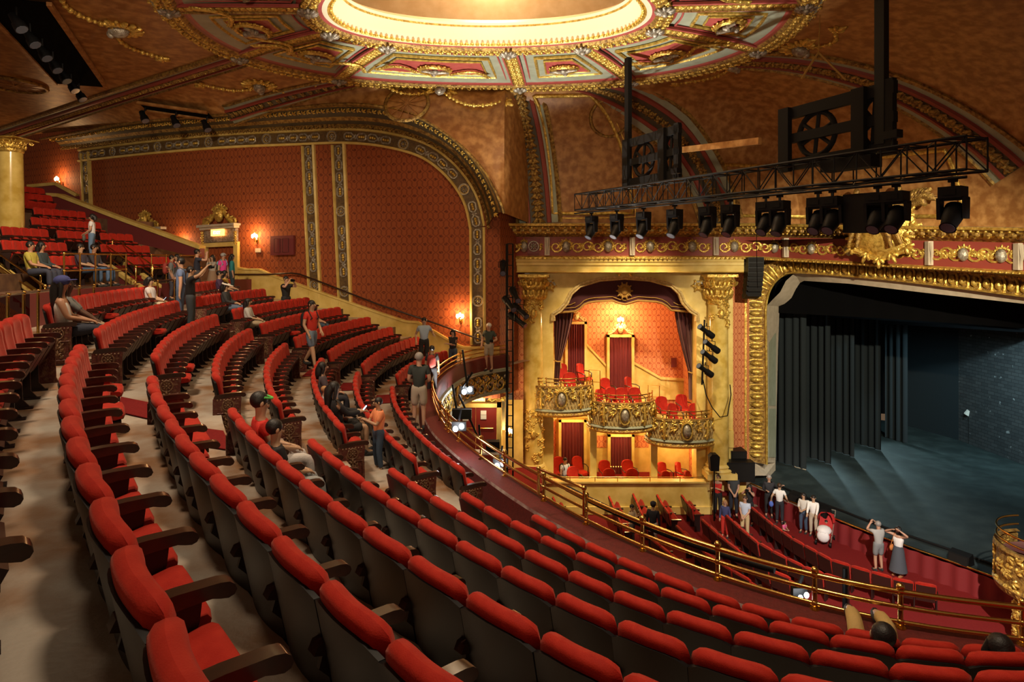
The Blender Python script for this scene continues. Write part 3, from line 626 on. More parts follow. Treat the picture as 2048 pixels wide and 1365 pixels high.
# deep cove outside the arch, coming forward from the wall to the ceiling line
OUT = [(130,286,1.1),(300,256,1.1),(500,240,1.1),(600,230,1.1),(700,222,1.15),(780,226,1.2),(850,245,1.3),(910,282,1.4),(955,322,1.5),(985,362,1.5),(1008,410,1.5),(1015,432,1.4)]
INN = [(130,300),(300,283),(500,267),(600,262),(700,259),(780,266),(850,287),(905,320),(940,362),(962,405),(972,440),(974,458)]
OUTP = [wallpt(x, y, d) for x, y, d in OUT]; INNP = [wallpt(x, y, .06) for x, y in INN]
def cove():
    n = 60; A = spline(INNP, n); B = spline(OUTP, n); m = MB(); G = []
    for q in (0, .12, .2, .3, .42, .55, .68, .8, .9, 1):
        row = []
        for a, b in zip(A, B):
            h = V((b.x-a.x, b.y-a.y, 0)); e = math.sin(q*PI/2)
            row.append(lerp(a, b, q)+h*0.0+(a-b).cross(V((1,0,0))).normalized()*0+ (b-a)*0 + V((0, 0, .25*math.sin(q*PI)*(1 if 1 else 0))))
        G.append(row)
    m.grid(G, mf=lambda i, j: (1, 0, 1, 0, 0, 0, 1, 0, 0)[i])
    r_ = thing('arch_cove', 'dark olive coved moulding with gilt leaf strings outside the wall arch', 'moulding')
    m.build('cove', [M_['greydark'], M_['darkgold']], r_, 30)
    m = MB(); nn = lambda p: V((.1, -1, -.5))
    leafrun(m, [lerp(a, b, .1) for a, b in zip(A, B)], nn, .2, .2, 0); leafrun(m, [lerp(a, b, .55)+V((0,0,.2)) for a, b in zip(A, B)], nn, .22, .24, 1)
    m.tube(B, .05, 6, 0); m.build('leaf_string', [M_['darkgold'], M_['gold']], r_, 60)
cove()

# ------------------------------------------------------------------ ceiling: dome ring, coved ceiling, ribs
ZR = 6.6
def ring(R, t, z=ZR):
    c, s = math.cos(t), math.sin(t); return V((-.65+1.03*R*c, 17+R*s*(.903-.24*min(1, max(0, (8.35-R)/4)))+.023*R*R*c*c, z))
CWX = [1015, 1100, 1200, 1300, 1400, 1490, 1600, 1750, 1900, 2048, 2250]
def prosY(x):
    if x < 1555: return 27.6+(x-1465)/90*1.4
    m_ = (x-1024)/FPX; t = (m_*29-11.85)/(4.65+8*m_); return 29-8*t
def entY(x):
    """plan of the entablature face"""
    if x < 1045: return 25.4+(x-955)/90*.9
    if x < 1490: return 26.3
    if x < 1560: return 26.3+(x-1490)/70*.9
    return prosY(x)-1.2
PAIR = [(V((-40, 12, 5.6)), 262), (at(-420, 300, 40), 222), (at(-150, 292, 36), 200), (wallpt(20, 288, 1.1), 160)]+[(p, a) for p, a in zip(OUTP[1:], (150, 134, 126, 117, 109, 102, 96, 92, 90, 88.5, 87.5))]
PAIR += [(at(1060, 447, 26.2), 85.5), (at(1110, 447, 26.2), 82), (at(1250, 447, 26.2), 72), (at(1400, 447, 26.2), 62), (at(1470, 447, 26.2), 57), (at(1600, 449, entY(1600)), 44), (at(1750, 451, entY(1750)), 26), (at(1900, 453, entY(1900)), 8), (at(2048, 457, entY(2048)), -12), (at(2260, 462, entY(2260)), -34), (V((20, 8, 1.2)), -62), (V((19, -3, 1.2)), -95)]
def csurf(u, s):
    """u: index along PAIR, s 0 at the cornice/wall line .. 1 at the dome ring"""
    i = max(0, min(len(PAIR)-2, int(u))); f = u-i
    a, b = PAIR[i], PAIR[i+1]; w = a[0].lerp(b[0], f); r = ring(8.35, math.radians(lerp(a[1], b[1], f)))
    e = s*PI/2; k = 1-math.cos(e); h = math.sin(e)
    if u < 15: q = min(1, max(0, (u-11.5)/3)); k = lerp(s, k, q); h = lerp(s+.10*math.sin(s*PI), h, q)
    return V((lerp(w.x, r.x, k), lerp(w.y, r.y, k), lerp(w.z, r.z, h)))
def csn(u, s):
    a = csurf(min(u+.05, len(PAIR)-1.001), s)-csurf(max(u-.05, 0), s); b = csurf(u, min(1, s+.03))-csurf(u, max(0, s-.03)); n = a.cross(b).normalized()
    c = V((0, 10, 0))-csurf(u, s); return n if n.dot(c) > 0 else -n
def build_ceiling():
    m = MB(); U = [i*.25 for i in range(int((len(PAIR)-1)*4)+1)]; U[-1] -= 1e-3
    m.grid([[csurf(u, s/14) for s in range(15)] for u in U])
    struct(m.build('ceiling', M_['ceil'], None, 60))
build_ceiling()
def rib(label, ua, ub, w, sa=1.0, sb=0.0, wide=False):
    P = [csurf(lerp(ua, ub, q/16), lerp(sa, sb, q/16))+csn(lerp(ua, ub, q/16), lerp(sa, sb, q/16))*.05 for q in range(17)]
    Nn = [csn(lerp(ua, ub, q/16), lerp(sa, sb, q/16)) for q in range(17)]
    r = thing('ceiling_rib', label, 'moulding'); m = MB()
    m.sweep(P, [(-w, -.1), (-w, .06), (-w*.88, .10), (-w*.82, .04), (-w*.55, .04), (-w*.5, .12), (-w*.36, .14), (-w*.34, .08), (w*.34, .08), (w*.36, .14), (w*.5, .12), (w*.55, .04), (w*.82, .04), (w*.88, .10), (w, .06), (w, -.1)], lambda i: Nn[i],
            mf=lambda i, j: (3, 3, 3, 0, 2, 2, 1, 4, 1, 2, 2, 0, 3, 3, 3)[j])
    m.build('band', [M_['grey'], M_['rosedark'], M_['rosedark'], M_['darkgold'], M_['greydark']], r, 30)
    m = MB()
    for i in range(len(P)-1):
        for q in range(max(1, int((P[i+1]-P[i]).length/.22))):
            k = q/max(1, int((P[i+1]-P[i]).length/.22)); p = lerp(P[i], P[i+1], k)+Nn[i]*.1; t = (P[i+1]-P[i]).normalized(); s = t.cross(Nn[i])
            for g in (-1, 1): leaf(m, p-s*g*w*.1, t*.7+s*g, Nn[i], w*.55 if not wide else w*.42)
            m.ball(p+Nn[i]*.04, w*.09, 6, 4, 0)
    m.build('leaf_relief', M_['darkgold'], r, 60)
rib('painted ceiling rib running from the dome ring down to the yellow column', 3.0, 3.0, .55)
rib('painted ceiling rib running from the dome ring to the top of the wall arch', 6.0, 5.0, .45)
rib('painted rib standing above the left end of the cornice over the boxes', 14.9, 15.35, .95)
rib('broad dark rib curving up from the cornice behind the lighting truss', 17.4, 18.6, .9, wide=True)
rib('great dark rib curving from the dome ring across the upper right ceiling', 21.2, 23.0, .8, 1.0, .2)
# gilt framed panel line on the coved wall between two ribs
def panel(u0, u1, s0, s1, label):
    Q = [(u0, s0), (u0, s1), (u1, s1), (u1, s0)]; P = []
    for (a, b), (c, d) in zip(Q, Q[1:]+Q[:1]):
        for k in range(12): P.append(csurf(lerp(a, c, k/12), lerp(b, d, k/12))+csn(lerp(a, c, k/12), lerp(b, d, k/12))*.04)
    m = MB(); m.tube(P, .075, 6, 0, closed=True); P2 = [p+(sum(P, V((0,0,0)))/len(P)-p).normalized()*-.2 for p in P]; m.tube(P2, .03, 5, 0, closed=True)
    tag(m.build('panel_frame', M_['gold'], None, 60), label, 'moulding')
panel(15.9, 17.1, .05, .80, 'gilt frame of the marbled ceiling panel above the boxes')
panel(19.0, 22.2, .04, .30, 'low gilt line framing the marbled panel over the stage opening')

def build_ring():
    r = thing('dome_ring', 'great oval painted and gilded ring around the ceiling dome', 'dome ring'); n = 96
    T = [2*PI*i/n for i in range(n)]
    prof = [(8.65, 6.78, 0), (8.6, 6.55, 0), (8.5, 6.5, 3), (8.45, 6.42, 1), (8.2, 6.38, 1), (7.95, 6.38, 1), (7.88, 6.44, 4), (7.8, 6.46, 2), (7.72, 6.48, 0), (7.4, 6.5, 0), (5.2, 6.56, 0), (4.92, 6.56, 2), (4.82, 6.50, 1), (4.62, 6.42, 1), (4.42, 6.42, 1), (4.34, 6.50, 2), (4.24, 6.52, 5), (4.1, 6.5, 3), (4.02, 6.56, 5), (3.92, 6.75, 5), (3.78, 7.0, 3), (3.74, 7.05, 5), (3.70, 7.12, 5), (3.9, 7.25, 6), (5.2, 7.6, 6)]
    m = MB(); m.grid([[ring(R, t, z) for t in T] for R, z, _ in prof], cv=True, mf=lambda i, j: prof[i][2])
    m.build('ring_moulding', [M_['grey'], M_['darkgold'], M_['rose'], M_['gold'], M_['rosedark'], M_['white'], M_['blacksoft']], r, 25)  # last slot: black strip painting in the shade of the gap above the cove
    m = MB(); m.grid([[ring(R, t, z) for t in T] for R, z in ((5.2, 7.6), (4.6, 8.3), (3.4, 9.1), (1.8, 9.6), (.05, 9.8))], cv=True)
    m.build('dome_shell', M_['dome'], r, 60)
    dn = lambda p: V((0, 0, -1))
    def circ(R, z, k=180): return [ring(R, 2*PI*i/k, z) for i in range(k)]
    m = MB()
    for R in (8.33, 8.08): leafrun(m, circ(R, 6.38), dn, .24, .26, 0, closed=True)
    for R in (4.72, 4.5): leafrun(m, circ(R, 6.42), dn, .22, .24, 0, closed=True)
    leafrun(m, circ(8.58, 6.56), lambda p: V((0, -1, -1)), .3, .28, 0, closed=True)
    beadrun(m, circ(4.0, 6.53), .16, .05, 0, True)
    m.build('ring_foliage', M_['gold'], r, 60)
    # radial ribs, panels
    ang = [144.6, 121.9, 81.5, 56, 14, -11, -53, -78, 166+22, 188+24, 258, 236]
    ang = sorted(a % 360 for a in (162, 131, 83.5, 54, 12, -16, -58, -86, 194, 222, 250, 266)); z = 6.5
    for a in ang:
        t = math.radians(a); P = [ring(4.75+3.2*q/8, t, 6.47) for q in range(9)]
        m = MB(); m.sweep(P, [(-.27, .02), (-.27, -.05), (-.22, -.06), (-.2, -.02), (.2, -.02), (.22, -.06), (.27, -.05), (.27, .02)], (0, 0, 1), mf=lambda i, j: 1 if 2 <= j <= 4 else 0)
        rb = m.build('rib', [M_['rose'], M_['darkgold']], r, 30)
        m = MB(); leafrun(m, [p+V((.09, 0, -.02)) for p in P], dn, .2, .24); leafrun(m, [p+V((-.09, 0, -.02)) for p in P], dn, .2, .24); m.build('foliage', M_['gold'], rb, 60)
        for R_ in (4.6, 8.15):
            m = MB(); c = ring(R_, t, 6.36)
            for k in range(10):
                b = 2*PI*k/10; d = V((math.cos(b), math.sin(b), 0)); m.ball(c+d*.15, (.06, .15, .07), 6, 4, 0, Matrix((V((0,0,1)).cross(d)*-1, d, V((0,0,1)))).transposed())
            m.ball(c+V((0,0,-.06)), .1, 8, 5); m.build('boss', M_['silver'], rb, 60)
    for i, a in enumerate(ang):
        b = ang[(i+1) % len(ang)]; b = b+360 if b < a else b; mid = (a+b)/2
        if math.sin(math.radians(mid)) < -.55: pass
        wide = b-a > 30
        def fr(R0, R1, da, zz, rr, mm, mat_):
            P = []
            for q in range(10): P.append(ring(R0, math.radians(lerp(a+da/R0, b-da/R0, q/10)), zz))
            for q in range(6): P.append(ring(lerp(R0, R1, q/6), math.radians(b-da/lerp(R0, R1, q/6)), zz))
            for q in range(10): P.append(ring(R1, math.radians(lerp(b-da/R1, a+da/R1, q/10)), zz))
            for q in range(6): P.append(ring(lerp(R1, R0, q/6), math.radians(a+da/lerp(R1, R0, q/6)), zz))
            mm.tube(P, rr, 5, mat_, closed=True); return P
        m = MB(); fr(5.05, 7.68, 24, 6.52, .03, m, 1); fr(5.45, 7.25, 42, 6.50, .05, m, 0); P = fr(5.75, 6.95, 58, 6.49, .032, m, 0)
        f0, f1 = math.radians(a), math.radians(b); R0, R1, da = 5.78, 6.92, 60
        G = [[ring(lerp(R0, R1, p/3), math.radians(lerp(a+da/lerp(R0, R1, p/3), b-da/lerp(R0, R1, p/3), q/10)), 6.478) for q in range(11)] for p in range(4)]
        m.grid(G, 2)
        pn = m.build('painted_panel', [M_['gold'], M_['rose'], M_['rose']], r, 60)
        m = MB(); t = math.radians(mid); c = ring(6.4, t, 6.42); d = (ring(7, t)-ring(6, t)).normalized(); s = V((-d.y, d.x, 0)); nz = V((0,0,-1))
        rr = .50 if wide else .42
        m.tube([c+(d*math.cos(k*PI/10)*.8+s*math.sin(k*PI/10))*rr+nz*.04 for k in range(20)], .06, 5, 0, closed=True)
        for k in range(16): 
            q = 2*PI*k/16; leaf(m, c+(d*math.cos(q)*.8+s*math.sin(q))*rr, (s*math.cos(q)-d*math.sin(q)), nz, .24, 0)
        m.ball(c+nz*.08, (.12, .22, .10), 8, 6, 1, Matrix((s, d, nz)).transposed()); m.ball(c+nz*.09+d*.22, .09, 8, 6, 1)
        for g in (-1, 1): m.tube([c+nz*.1, c+s*g*.25-d*.2+nz*.12, c+s*g*.45-d*.1+nz*.1], [.08, .06, .04], 6, 1)
        if wide:
            for g in (-1, 1):
                sw = [c+s*g*(rr+.1+1.3*q/8)+d*(.25-.5*math.sin(PI*q/8))+nz*.05 for q in range(9)]
                m.tube(sw, .05, 5, 0); leafrun(m, sw, nz, .18, .2, 0)
        m.build('relief', [M_['gold'], M_['silver']], pn, 60)
build_ring()
def swag(label, c, n, t, L, parts=3, droop=.5):
    """garland of husks with a winged mask, on the ceiling at c with surface normal n and direction t"""
    n = n.normalized(); t = (t-n*t.dot(n)).normalized(); s = n.cross(t); m = MB()
    m.ball(c+n*.12, (.22, .30, .18), 8, 6, 1, Matrix((t, s, n)).transposed()); m.ball(c+n*.2-s*.2, .12, 8, 5, 1)
    for k in range(9):
        a = PI*k/8; leaf(m, c+(t*math.cos(a)+s*math.sin(a))*.25+n*.05, t*math.cos(a)+s*math.sin(a), n, .5, 0)
    for g in (-1, 1):
        P = [c+t*g*L*q/10-s*droop*math.sin(PI*q/10)+n*.06 for q in range(11)]
        for i, p in enumerate(resample(P, .17)): m.ball(p, (.085, .085, .085) if i % 2 else (.06, .06, .06), 6, 4, 0)
        m.tube(P, .035, 5, 0); leaf(m, P[-1], t*g-s*.4, n, .5, 0); leaf(m, P[-1], t*g+s*.5, n, .4, 0)
    tag(m.build('ceiling_garland', [M_['gold'], M_['silver']], None, 60), label, 'relief ornament')
def cs_at(px, py):
    best = None
    for i in range(0, (len(PAIR)-1)*8):
        for j in range(0, 33):
            p = csurf(i/8, j/32)
            if p.y < 1: continue
            e = (1024+FPX*p.x/p.y-px)**2+(HY-FPX*p.z/p.y-py)**2
            if best is None or e < best[0]: best = (e, i/8, j/32)
    return best[1], best[2]
for px, py, L, lab in ((245, 55, 2.6, 'gilt winged mask with long husk garlands near the upper left slot'), (520, 168, 2.0, 'gilt husk garland on the ceiling below the left side of the dome ring'), (880, 182, 2.4, 'gilt husk garland on the ceiling straight below the dome ring'), (1460, 128, 2.6, 'gilt husk garland below the right side of the dome ring'), (1600, 90, 1.6, 'gilt garland and wreath beside the black hanging post')):
    u, s = cs_at(px, py); c = csurf(u, s); swag(lab, c, csn(u, s), csurf(min(u+.3, len(PAIR)-1.01), s)-c, L)
def vent(px, py, r, lab, name='ceiling_grille'):
    u, s = cs_at(px, py); c = csurf(u, s); n = csn(u, s); t = (csurf(u+.2, s)-c).normalized(); d = n.cross(t); v = thing(name, lab, 'ceiling grille')
    m = MB(); m.tube([c+n*.05+(t*math.cos(k*PI/14)+d*math.sin(k*PI/14))*r for k in range(28)], .07, 6, closed=True); m.build('rim', M_['darkgold'], v, 60)
    m = MB(); R = Matrix((t, d, n)).transposed(); m.lathe([(0, .04), (r*.3, .05), (r*.5, .02), (r*.92, .03), (r, .0)], c, 28, R=R); m.build('disc', M_['ceil'], v, 40)
    m = MB()
    for k in range(6):
        a = k*PI/6; e = (t*math.cos(a)+d*math.sin(a)); m.bar(c-e*r*.9+n*.07, c+e*r*.9+n*.07, .03, .02, 0, n)
    m.build('spoke_grille', M_['ceil'], v)
vent(815, 212, .8, 'round rimmed ceiling grille above the middle of the wall arch')
vent(30, 160, 1.0, 'large round ceiling grille at the far upper left')
vent(1215, 240, .75, 'dim round grille inside the panel behind the left hoist frame')
# lighting slots in the left ceiling
def slot(pa, pb, w, lab, nl):
    ua, ub = cs_at(*pa), cs_at(*pb); a, b = csurf(*ua), csurf(*ub); n = csn(*ua); t = (b-a).normalized(); s = n.cross(t); v = thing('lighting_slot', lab, 'lighting slot')
    m = MB(); n2 = n; c = (a+b)/2+n*.14; L = (b-a).length/2
    m.prism([c-t*L-s*w, c+t*L-s*w, c+t*L+s*w, c-t*L+s*w], n*.02); m.build('shade_panel', M_['void'], v)  # flat black panel standing in for the shade inside the slot
    m = MB()
    for g in (-1, 1): m.bar(c-t*L+s*g*(w+.06)+n*.03, c+t*L+s*g*(w+.06)+n*.03, .12, .10, 0, n)
    m.build('rim', M_['ceil'], v)
    for k in range(nl):
        p = c+t*L*(-.9+1.8*k/max(1, nl-1)); f = thing('ceiling_spotlight', '%s black spotlight in the %s' % (ORD[k], lab.split(',')[0]), 'spotlight', group='spotlights in the ceiling slots')
        d = (n*.9+V((.6, -.1, 0))).normalized(); mm = MB(); mm.tube([p+n*.05, p+n*.35], .03, 6); mm.build('hanger', M_['black'], f, 60)
        mm = MB(); q = p+n*.42; mm.tube([q-d*.22, q+d*.05, q+d*.06, q+d*.26], [.10, .12, .15, .16], 10); mm.build('housing', M_['black'], f, 40)
        mm = MB(); mm.tube([q+d*.262, q+d*.27], .14, 10); mm.build('lens', M_['lens'], f, 40)
slot((20, -10), (165, 160), .72, 'long dark slot across the upper left ceiling, open', 7)
slot((290, 203), (425, 226), .30, 'small dark slot beside the ceiling rib, open', 3)
# ------------------------------------------------------------------ rear block on the left: terraces, seats, stairs, rails, column
RZ = {k: REAR[k][0] for k in REAR}
def rearpt(k, m, z=None):
    P = REAR[k][1]; x, y = catmull(P, (m-34)/3); return V((x, y, REAR[k][0]-.9 if z is None else z))
def rearfr(k, m):
    a = (rearpt(k, m+.3)-rearpt(k, m-.3)); w = a.length/.6; a.normalize(); f = V((0,0,1)).cross(a)
    if f.x < 0: f = -f
    return rearpt(k, m), a, f, w
def build_rear():
    mb = MB(); S = [34+i*1.5 for i in range(25)]; ks = list(REAR)
    def e(k, s, off, z):
        p, a, f, w = rearfr(k, s); q = p-f*off; return V((q.x, q.y, z))
    front = [e('H', s, -1.0, -.77) for s in S]
    mb.grid([[V((p.x, p.y, -1.56)) for p in front], front], 1)
    prev = front; zp = -.77
    for i, k in enumerate(ks):
        z = REAR[k][0]-.9
        if i: 
            up = [V((p.x, p.y, z)) for p in prev]; mb.grid([prev, up], 0); prev = up
        b = [e(k, s, .14, z) for s in S]; mb.grid([prev, b], 0); prev = b
    mb.grid([prev, [V((p.x-3, p.y+4, prev[0].z)) for p in prev]], 0)
    o = mb.build('floor_rear', [M_['riser'], M_['maroon']], None, None); struct(o)
    rows = {'H': ((40, 45), (50, 56)), 'I': ((40, 47), (51, 57)), 'J': ((44, 49), (50, 54), (55, 59)), 'K': ((51, 59),), 'L': ((55, 61),), 'M': ((60, 63),), 'N': ((63, 66),)}
    nm = ['front row', 'second row', 'third row', 'fourth row', 'fifth row', 'sixth row', 'top row']
    far = []
    for i, k in enumerate(ks):
        for bi, (a0, a1) in enumerate(rows[k]):
            sd = 'left of the stair' if (bi == 0 and k in 'HI') or (k == 'J' and bi < 1) else ('right of the column' if k in 'KLMN' or (k == 'J' and bi == 1) else 'right of the stair')
            for m in range(a0, a1):
                p, a, f, w = rearfr(k, m+.5)
                if i >= 5: far.append((p, f, w)); continue
                place_seat(p, a, f, w, 'red seat, upper left block, %s, %s, %s from its left' % (nm[i], sd, ORD[m-a0]), 'red seats of the upper left block', down=False)
    # the top rows show only as slivers behind the column
    mb = MB()
    for p, f, w in far:
        x_ = f.cross(V((0,0,1)))
        for src, mi in ((seat_back(), 0), (seat_cushion(True)[0], 0), (seat_shell(), 1), (arm_mesh(), 1)):
            b = len(mb.v); mb.v += [tuple(p+x_*q[0]+f*q[1]+V((0,0,q[2]))) for q in src.v]
            for fc in src.f: mb.face([b+q for q in fc], mi)
    tag(mb.build('theatre_seat_rows', [M_['velvet'], M_['wood']], None, 60), 'last red seats at the very top behind the column', 'theatre seats', kind='stuff')
build_rear()
def railrun(name, label, P, posts, base, r=.024, bars=(0, -.45), mat_='brass'):
    g = thing(name, label, 'railing')
    for i, dz in enumerate(bars):
        m = MB(); m.tube([p+V((0,0,dz)) for p in P], r, 8); m.build(('top_rail', 'lower_rail', 'foot_rail')[i], M_[mat_], g, 60)
    for p in posts:
        m = MB(); m.tube([p, p+V((0,0,base))], r, 8)
        for dz in bars: m.ball(p+V((0,0,dz)), r*1.7, 8, 6)
        m.build('post', M_['brass'], g, 60)
    return g
# upper rail on the front of the block, and the wooden-topped rail along the cross aisle
def frontrail(xs, ytop, z): return [on2(x, y, 'H') for x, y in zip(xs, ytop)]
def rp(x, y, Y): return at(x, y, Y)
def hrail(m0, m1, z=.18):
    out = []
    for i in range(int((m1-m0)/1.0)+1):
        p, a, f, w = rearfr('H', m0+i*1.0); q = p+f*.93; out.append(V((q.x, q.y, z)))
    return out
def orail(s0, s1, z=-.60):
    out = []
    for i in range(int(abs(s1-s0)/1.5)+1):
        p, a, f, w = rowfr('O', s0-i*1.5); q = p-f*.85; out.append(V((q.x, q.y, z)))
    return out
A_ = hrail(38.5, 46.5); railrun('brass_railing', 'two-bar brass railing in front of the two seated men, upper left', A_, A_[::2], -.95)
A_ = hrail(50, 57); railrun('brass_railing', 'brass railing right of the stair, behind the standing crowd', A_, A_[::2], -.95)
A_ = orail(-3, -16.5); railrun('wood_topped_railing', 'low wooden handrail on brass posts along the wall behind the back row', A_, A_[::1], -.94, .026, (0,), 'wood')
A_ = orail(-21, -30); railrun('wood_topped_railing', 'wooden handrail on brass posts below the exit doorway', A_, A_[::2], -.94, .026, (0,), 'wood')
def stair(label, top, bot, Yt, Yb, w=.9, n=6):
    """a short flight: treads between two cream stringers, brass handrails above"""
    g = thing('stair_flight', label, 'stair'); m = MB()
    (xa, ya), (xb, yb) = top; (xc, yc), (xd, yd) = bot
    L0, R0 = at(xa, ya, Yt), at(xb, yb, Yt+.6); L1, R1 = at(xc, yc, Yb), at(xd, yd, Yb+.6)
    for i in range(n):
        a, b = lerp(L0, L1, i/n), lerp(R0, R1, i/n); a2, b2 = lerp(L0, L1, (i+1)/n), lerp(R0, R1, (i+1)/n)
        m.prism([V((a.x, a.y, a.z-.1)), V((b.x, b.y, a.z-.1)), V((b2.x, b2.y, a.z-.1)), V((a2.x, a2.y, a.z-.1))], (0, 0, -.5))
    m.build('treads', M_['carpet'], g)
    for a, b in ((L0, L1), (R0, R1)):
        m = MB(); m.bar(a, b, .16, .12); m.bar(a+V((0,0,-.25)), b+V((0,0,-.25)), .1, .42, 1); m.build('stringer', [M_['cream'], M_['maroon']], g)
    return g, (L0, R0, L1, R1)
g, q = stair('carpeted steps between cream stringers beside the seated men', ((194, 516), (231, 514)), ((285, 578), (318, 574)), 22.6, 20.6)
g, q = stair('carpeted steps with cream stringers at the far left edge', ((-14, 524), (-10, 562)), ((85, 597), (60, 602)), 17.5, 16.6)
def handrail(label, pts, Ys):
    g = thing('brass_handrail', label, 'handrail'); P = [at(x, y, Y) for (x, y), Y in zip(pts, Ys)]
    m = MB(); m.tube([P[0]+V((0,0,-.85)), P[0]+V((0,0,-.05)), P[0]]+P[1:]+[P[-1]+V((0,0,-.8))], .024, 8); m.build('top_rail', M_['brass'], g, 60)
    m = MB(); m.tube([p+V((0,0,-.33)) for p in P], .02, 8); m.build('lower_rail', M_['brass'], g, 60)
    for p in (P[0], P[-1]):
        m = MB(); m.ball(p, .045, 8, 6); m.ball(p+V((0,0,-.33)), .035, 8, 6); m.build('ball_joint', M_['brass'], g, 60)
handrail('sloping brass handrail on the left side of the carpeted steps beside the seated men', [(187, 479), (200, 483), (272, 534)], [22.6, 22.3, 20.8])
handrail('sloping brass handrail on the right side of the carpeted steps beside the seated men', [(225, 480), (238, 483), (305, 531)], [23.2, 22.9, 21.4])
handrail('long sloping brass handrail at the far left picture edge, upper one', [(-20, 472), (81, 545)], [18.2, 16.9])
handrail('sloping brass handrail at the far left picture edge, lower one', [(-20, 496), (90, 572)], [17.4, 16.2])
# maroon stair walls with cream copings
def stairwall(label, top, bot, Y0, Y1, th=.25):
    g = thing('stair_wall', label, 'stair wall'); xs = [p[0] for p in top]; n = len(top)
    Yf = lambda x: lerp(Y0, Y1, (x-xs[0])/(xs[-1]-xs[0]))
    T = [at(x, y, Yf(x)) for x, y in top]; B = [at(x, y, Yf(x)) for x, y in bot]
    d = V((.3, 1, 0)).normalized()*th; m = MB(); m.grid([T, B]); m.grid([[p+d for p in T], [p+d for p in B]]); m.grid([B, [p+d for p in B]]); m.poly([T[0], B[0], B[0]+d, T[0]+d]); m.poly([T[-1], B[-1], B[-1]+d, T[-1]+d])
    m.build('panel', M_['maroon'], g)
    m = MB()
    for a, b in zip(T, T[1:]): m.bar(a+d*.5+V((0,0,.03)), b+d*.5+V((0,0,.03)), th+.1, .14)
    m.build('coping', M_['cream'], g)
stairwall('long sloping maroon stair wall with a cream coping, above the upper left seats', [(93, 391), (116, 392), (250, 443), (400, 497)], [(93, 410), (116, 424), (250, 482), (400, 516)], 27.2, 25.6)
stairwall('short maroon stair wall behind the yellow column with a cream coping', [(52, 374), (108, 369), (150, 392)], [(52, 392), (108, 392), (150, 410)], 30.2, 30.6)
# cream skirt stepping under the long stair wall
# yellow column
def column(name, label, c, r, z0, z1, cap, half=False, base=True):
    g = thing(name, label, 'column', (c.x, c.y, 0)); m = MB()
    H = z1-z0; m.lathe([(r*1.0, z0), (r*1.0, z0+H*.3), (r*.97, z0+H*.6), (r*.9, z1)], (0,0,0), 32); m.build('shaft', M_['marble'], g, 60)
    m = MB(); m.lathe([(r*.92, z1-.05), (r*1.0, z1), (r*.95, z1+.08), (r*.95, z1+cap*.7), (r*1.35, z1+cap*.92), (r*1.4, z1+cap)], (0,0,0), 24)
    for k in range(16):
        a = 2*PI*k/16; d = V((math.cos(a), math.sin(a), 0)); 
        for q, s in ((.15, .5), (.5, .45)):
            a2 = a+(.2 if q > .3 else 0); d = V((math.cos(a2), math.sin(a2), 0)); leaf(m, d*r*1.0+V((0,0,z1+cap*q)), V((0,0,1))+d*.35, d, cap*s)
    for k in range(4):
        a = PI/4+PI/2*k; d = V((math.cos(a), math.sin(a), 0)); s = V((-d.y, d.x, 0))
        for gg in (-1, 1): scroll(m, d*r*1.45+s*gg*.05+V((0,0,z1+cap*.82)), d, V((0,0,1)), s, cap*.17, 0, flip=-1, thick=.3)
    m.box((0, 0, z1+cap*1.04), (r*2.9, r*2.9, cap*.1)); m.build('capital', M_['gold'], g, 60)
    if base:
        m = MB(); m.lathe([(r, z0+.3), (r*1.1, z0+.28), (r*1.18, z0+.2), (r*1.1, z0+.14), (r*1.25, z0+.12), (r*1.35, z0+.05), (r*1.3, z0)], (0,0,0), 28); m.box((0,0,z0-.12), (r*2.8, r*2.8, .24)); m.build('base', M_['cream'], g, 40)
    return g
cY = 20.3; c = at(21, HY, cY)
column('marble_column', 'glossy yellow marble column at the far left edge of the upper block', c, .36, (HY-462)*cY/FPX-.6, (HY-303)*cY/FPX, .36)

# ------------------------------------------------------------------ doorway, sconces and panel on the side wall
def pediment(name, label, x, y0, y1, Y, w, mat1='gold', parent=None):
    """scrolled broken pediment with a crest; x,y0 = foot centre, y1 = crest top"""
    c = at(x, y0, Y); h = (y0-y1)/FPX*Y; n, t = walln(x) if Y > 20 and x < 1000 else (V((0,-1,0)), V((1,0,0))); n = n if n.y < 0 else -n; t = V((-n.y, n.x, 0)); t = t if t.x > 0 else -t; u = V((0,0,1)); c = c+n*.16
    m = MB(); R = Matrix((t, n, u)).transposed()
    for g in (-1, 1):
        scroll(m, c+t*g*w*.40+u*h*.18, -t*g, u, n, h*.20, 0, thick=.35); m.tube([c+t*g*w*.48+u*.04+n*.02, c+t*g*w*.36+u*h*.12, c+t*g*w*.22+u*h*.35, c+t*g*w*.12+u*h*.62], [.05*h*1.6, .1*h, .1*h, .07*h], 6)
        leaf(m, c+t*g*w*.2+u*h*.3, t*g+u*.3, n, h*.5); leaf(m, c+t*g*w*.3+u*h*.1, t*g, n, h*.4)
        scroll(m, c+t*g*w*.14+u*h*.72, t*g, u, n, h*.15, 0, thick=.35)
    m.ball(c+u*h*.5+n*.04, (h*.26, h*.16, h*.34), 10, 7, 0, R)
    for k in range(9): a = PI*k/8; leaf(m, c+u*h*.62+(t*math.cos(a)+u*math.sin(a))*h*.2, t*math.cos(a)+u*math.sin(a), n, h*.3)
    m.ball(c+u*h*.56+n*h*.15, h*.12, 8, 6); o = m.build(name, M_[mat1], parent, 60)
    if not parent: tag(o, label, 'pediment')
    return o
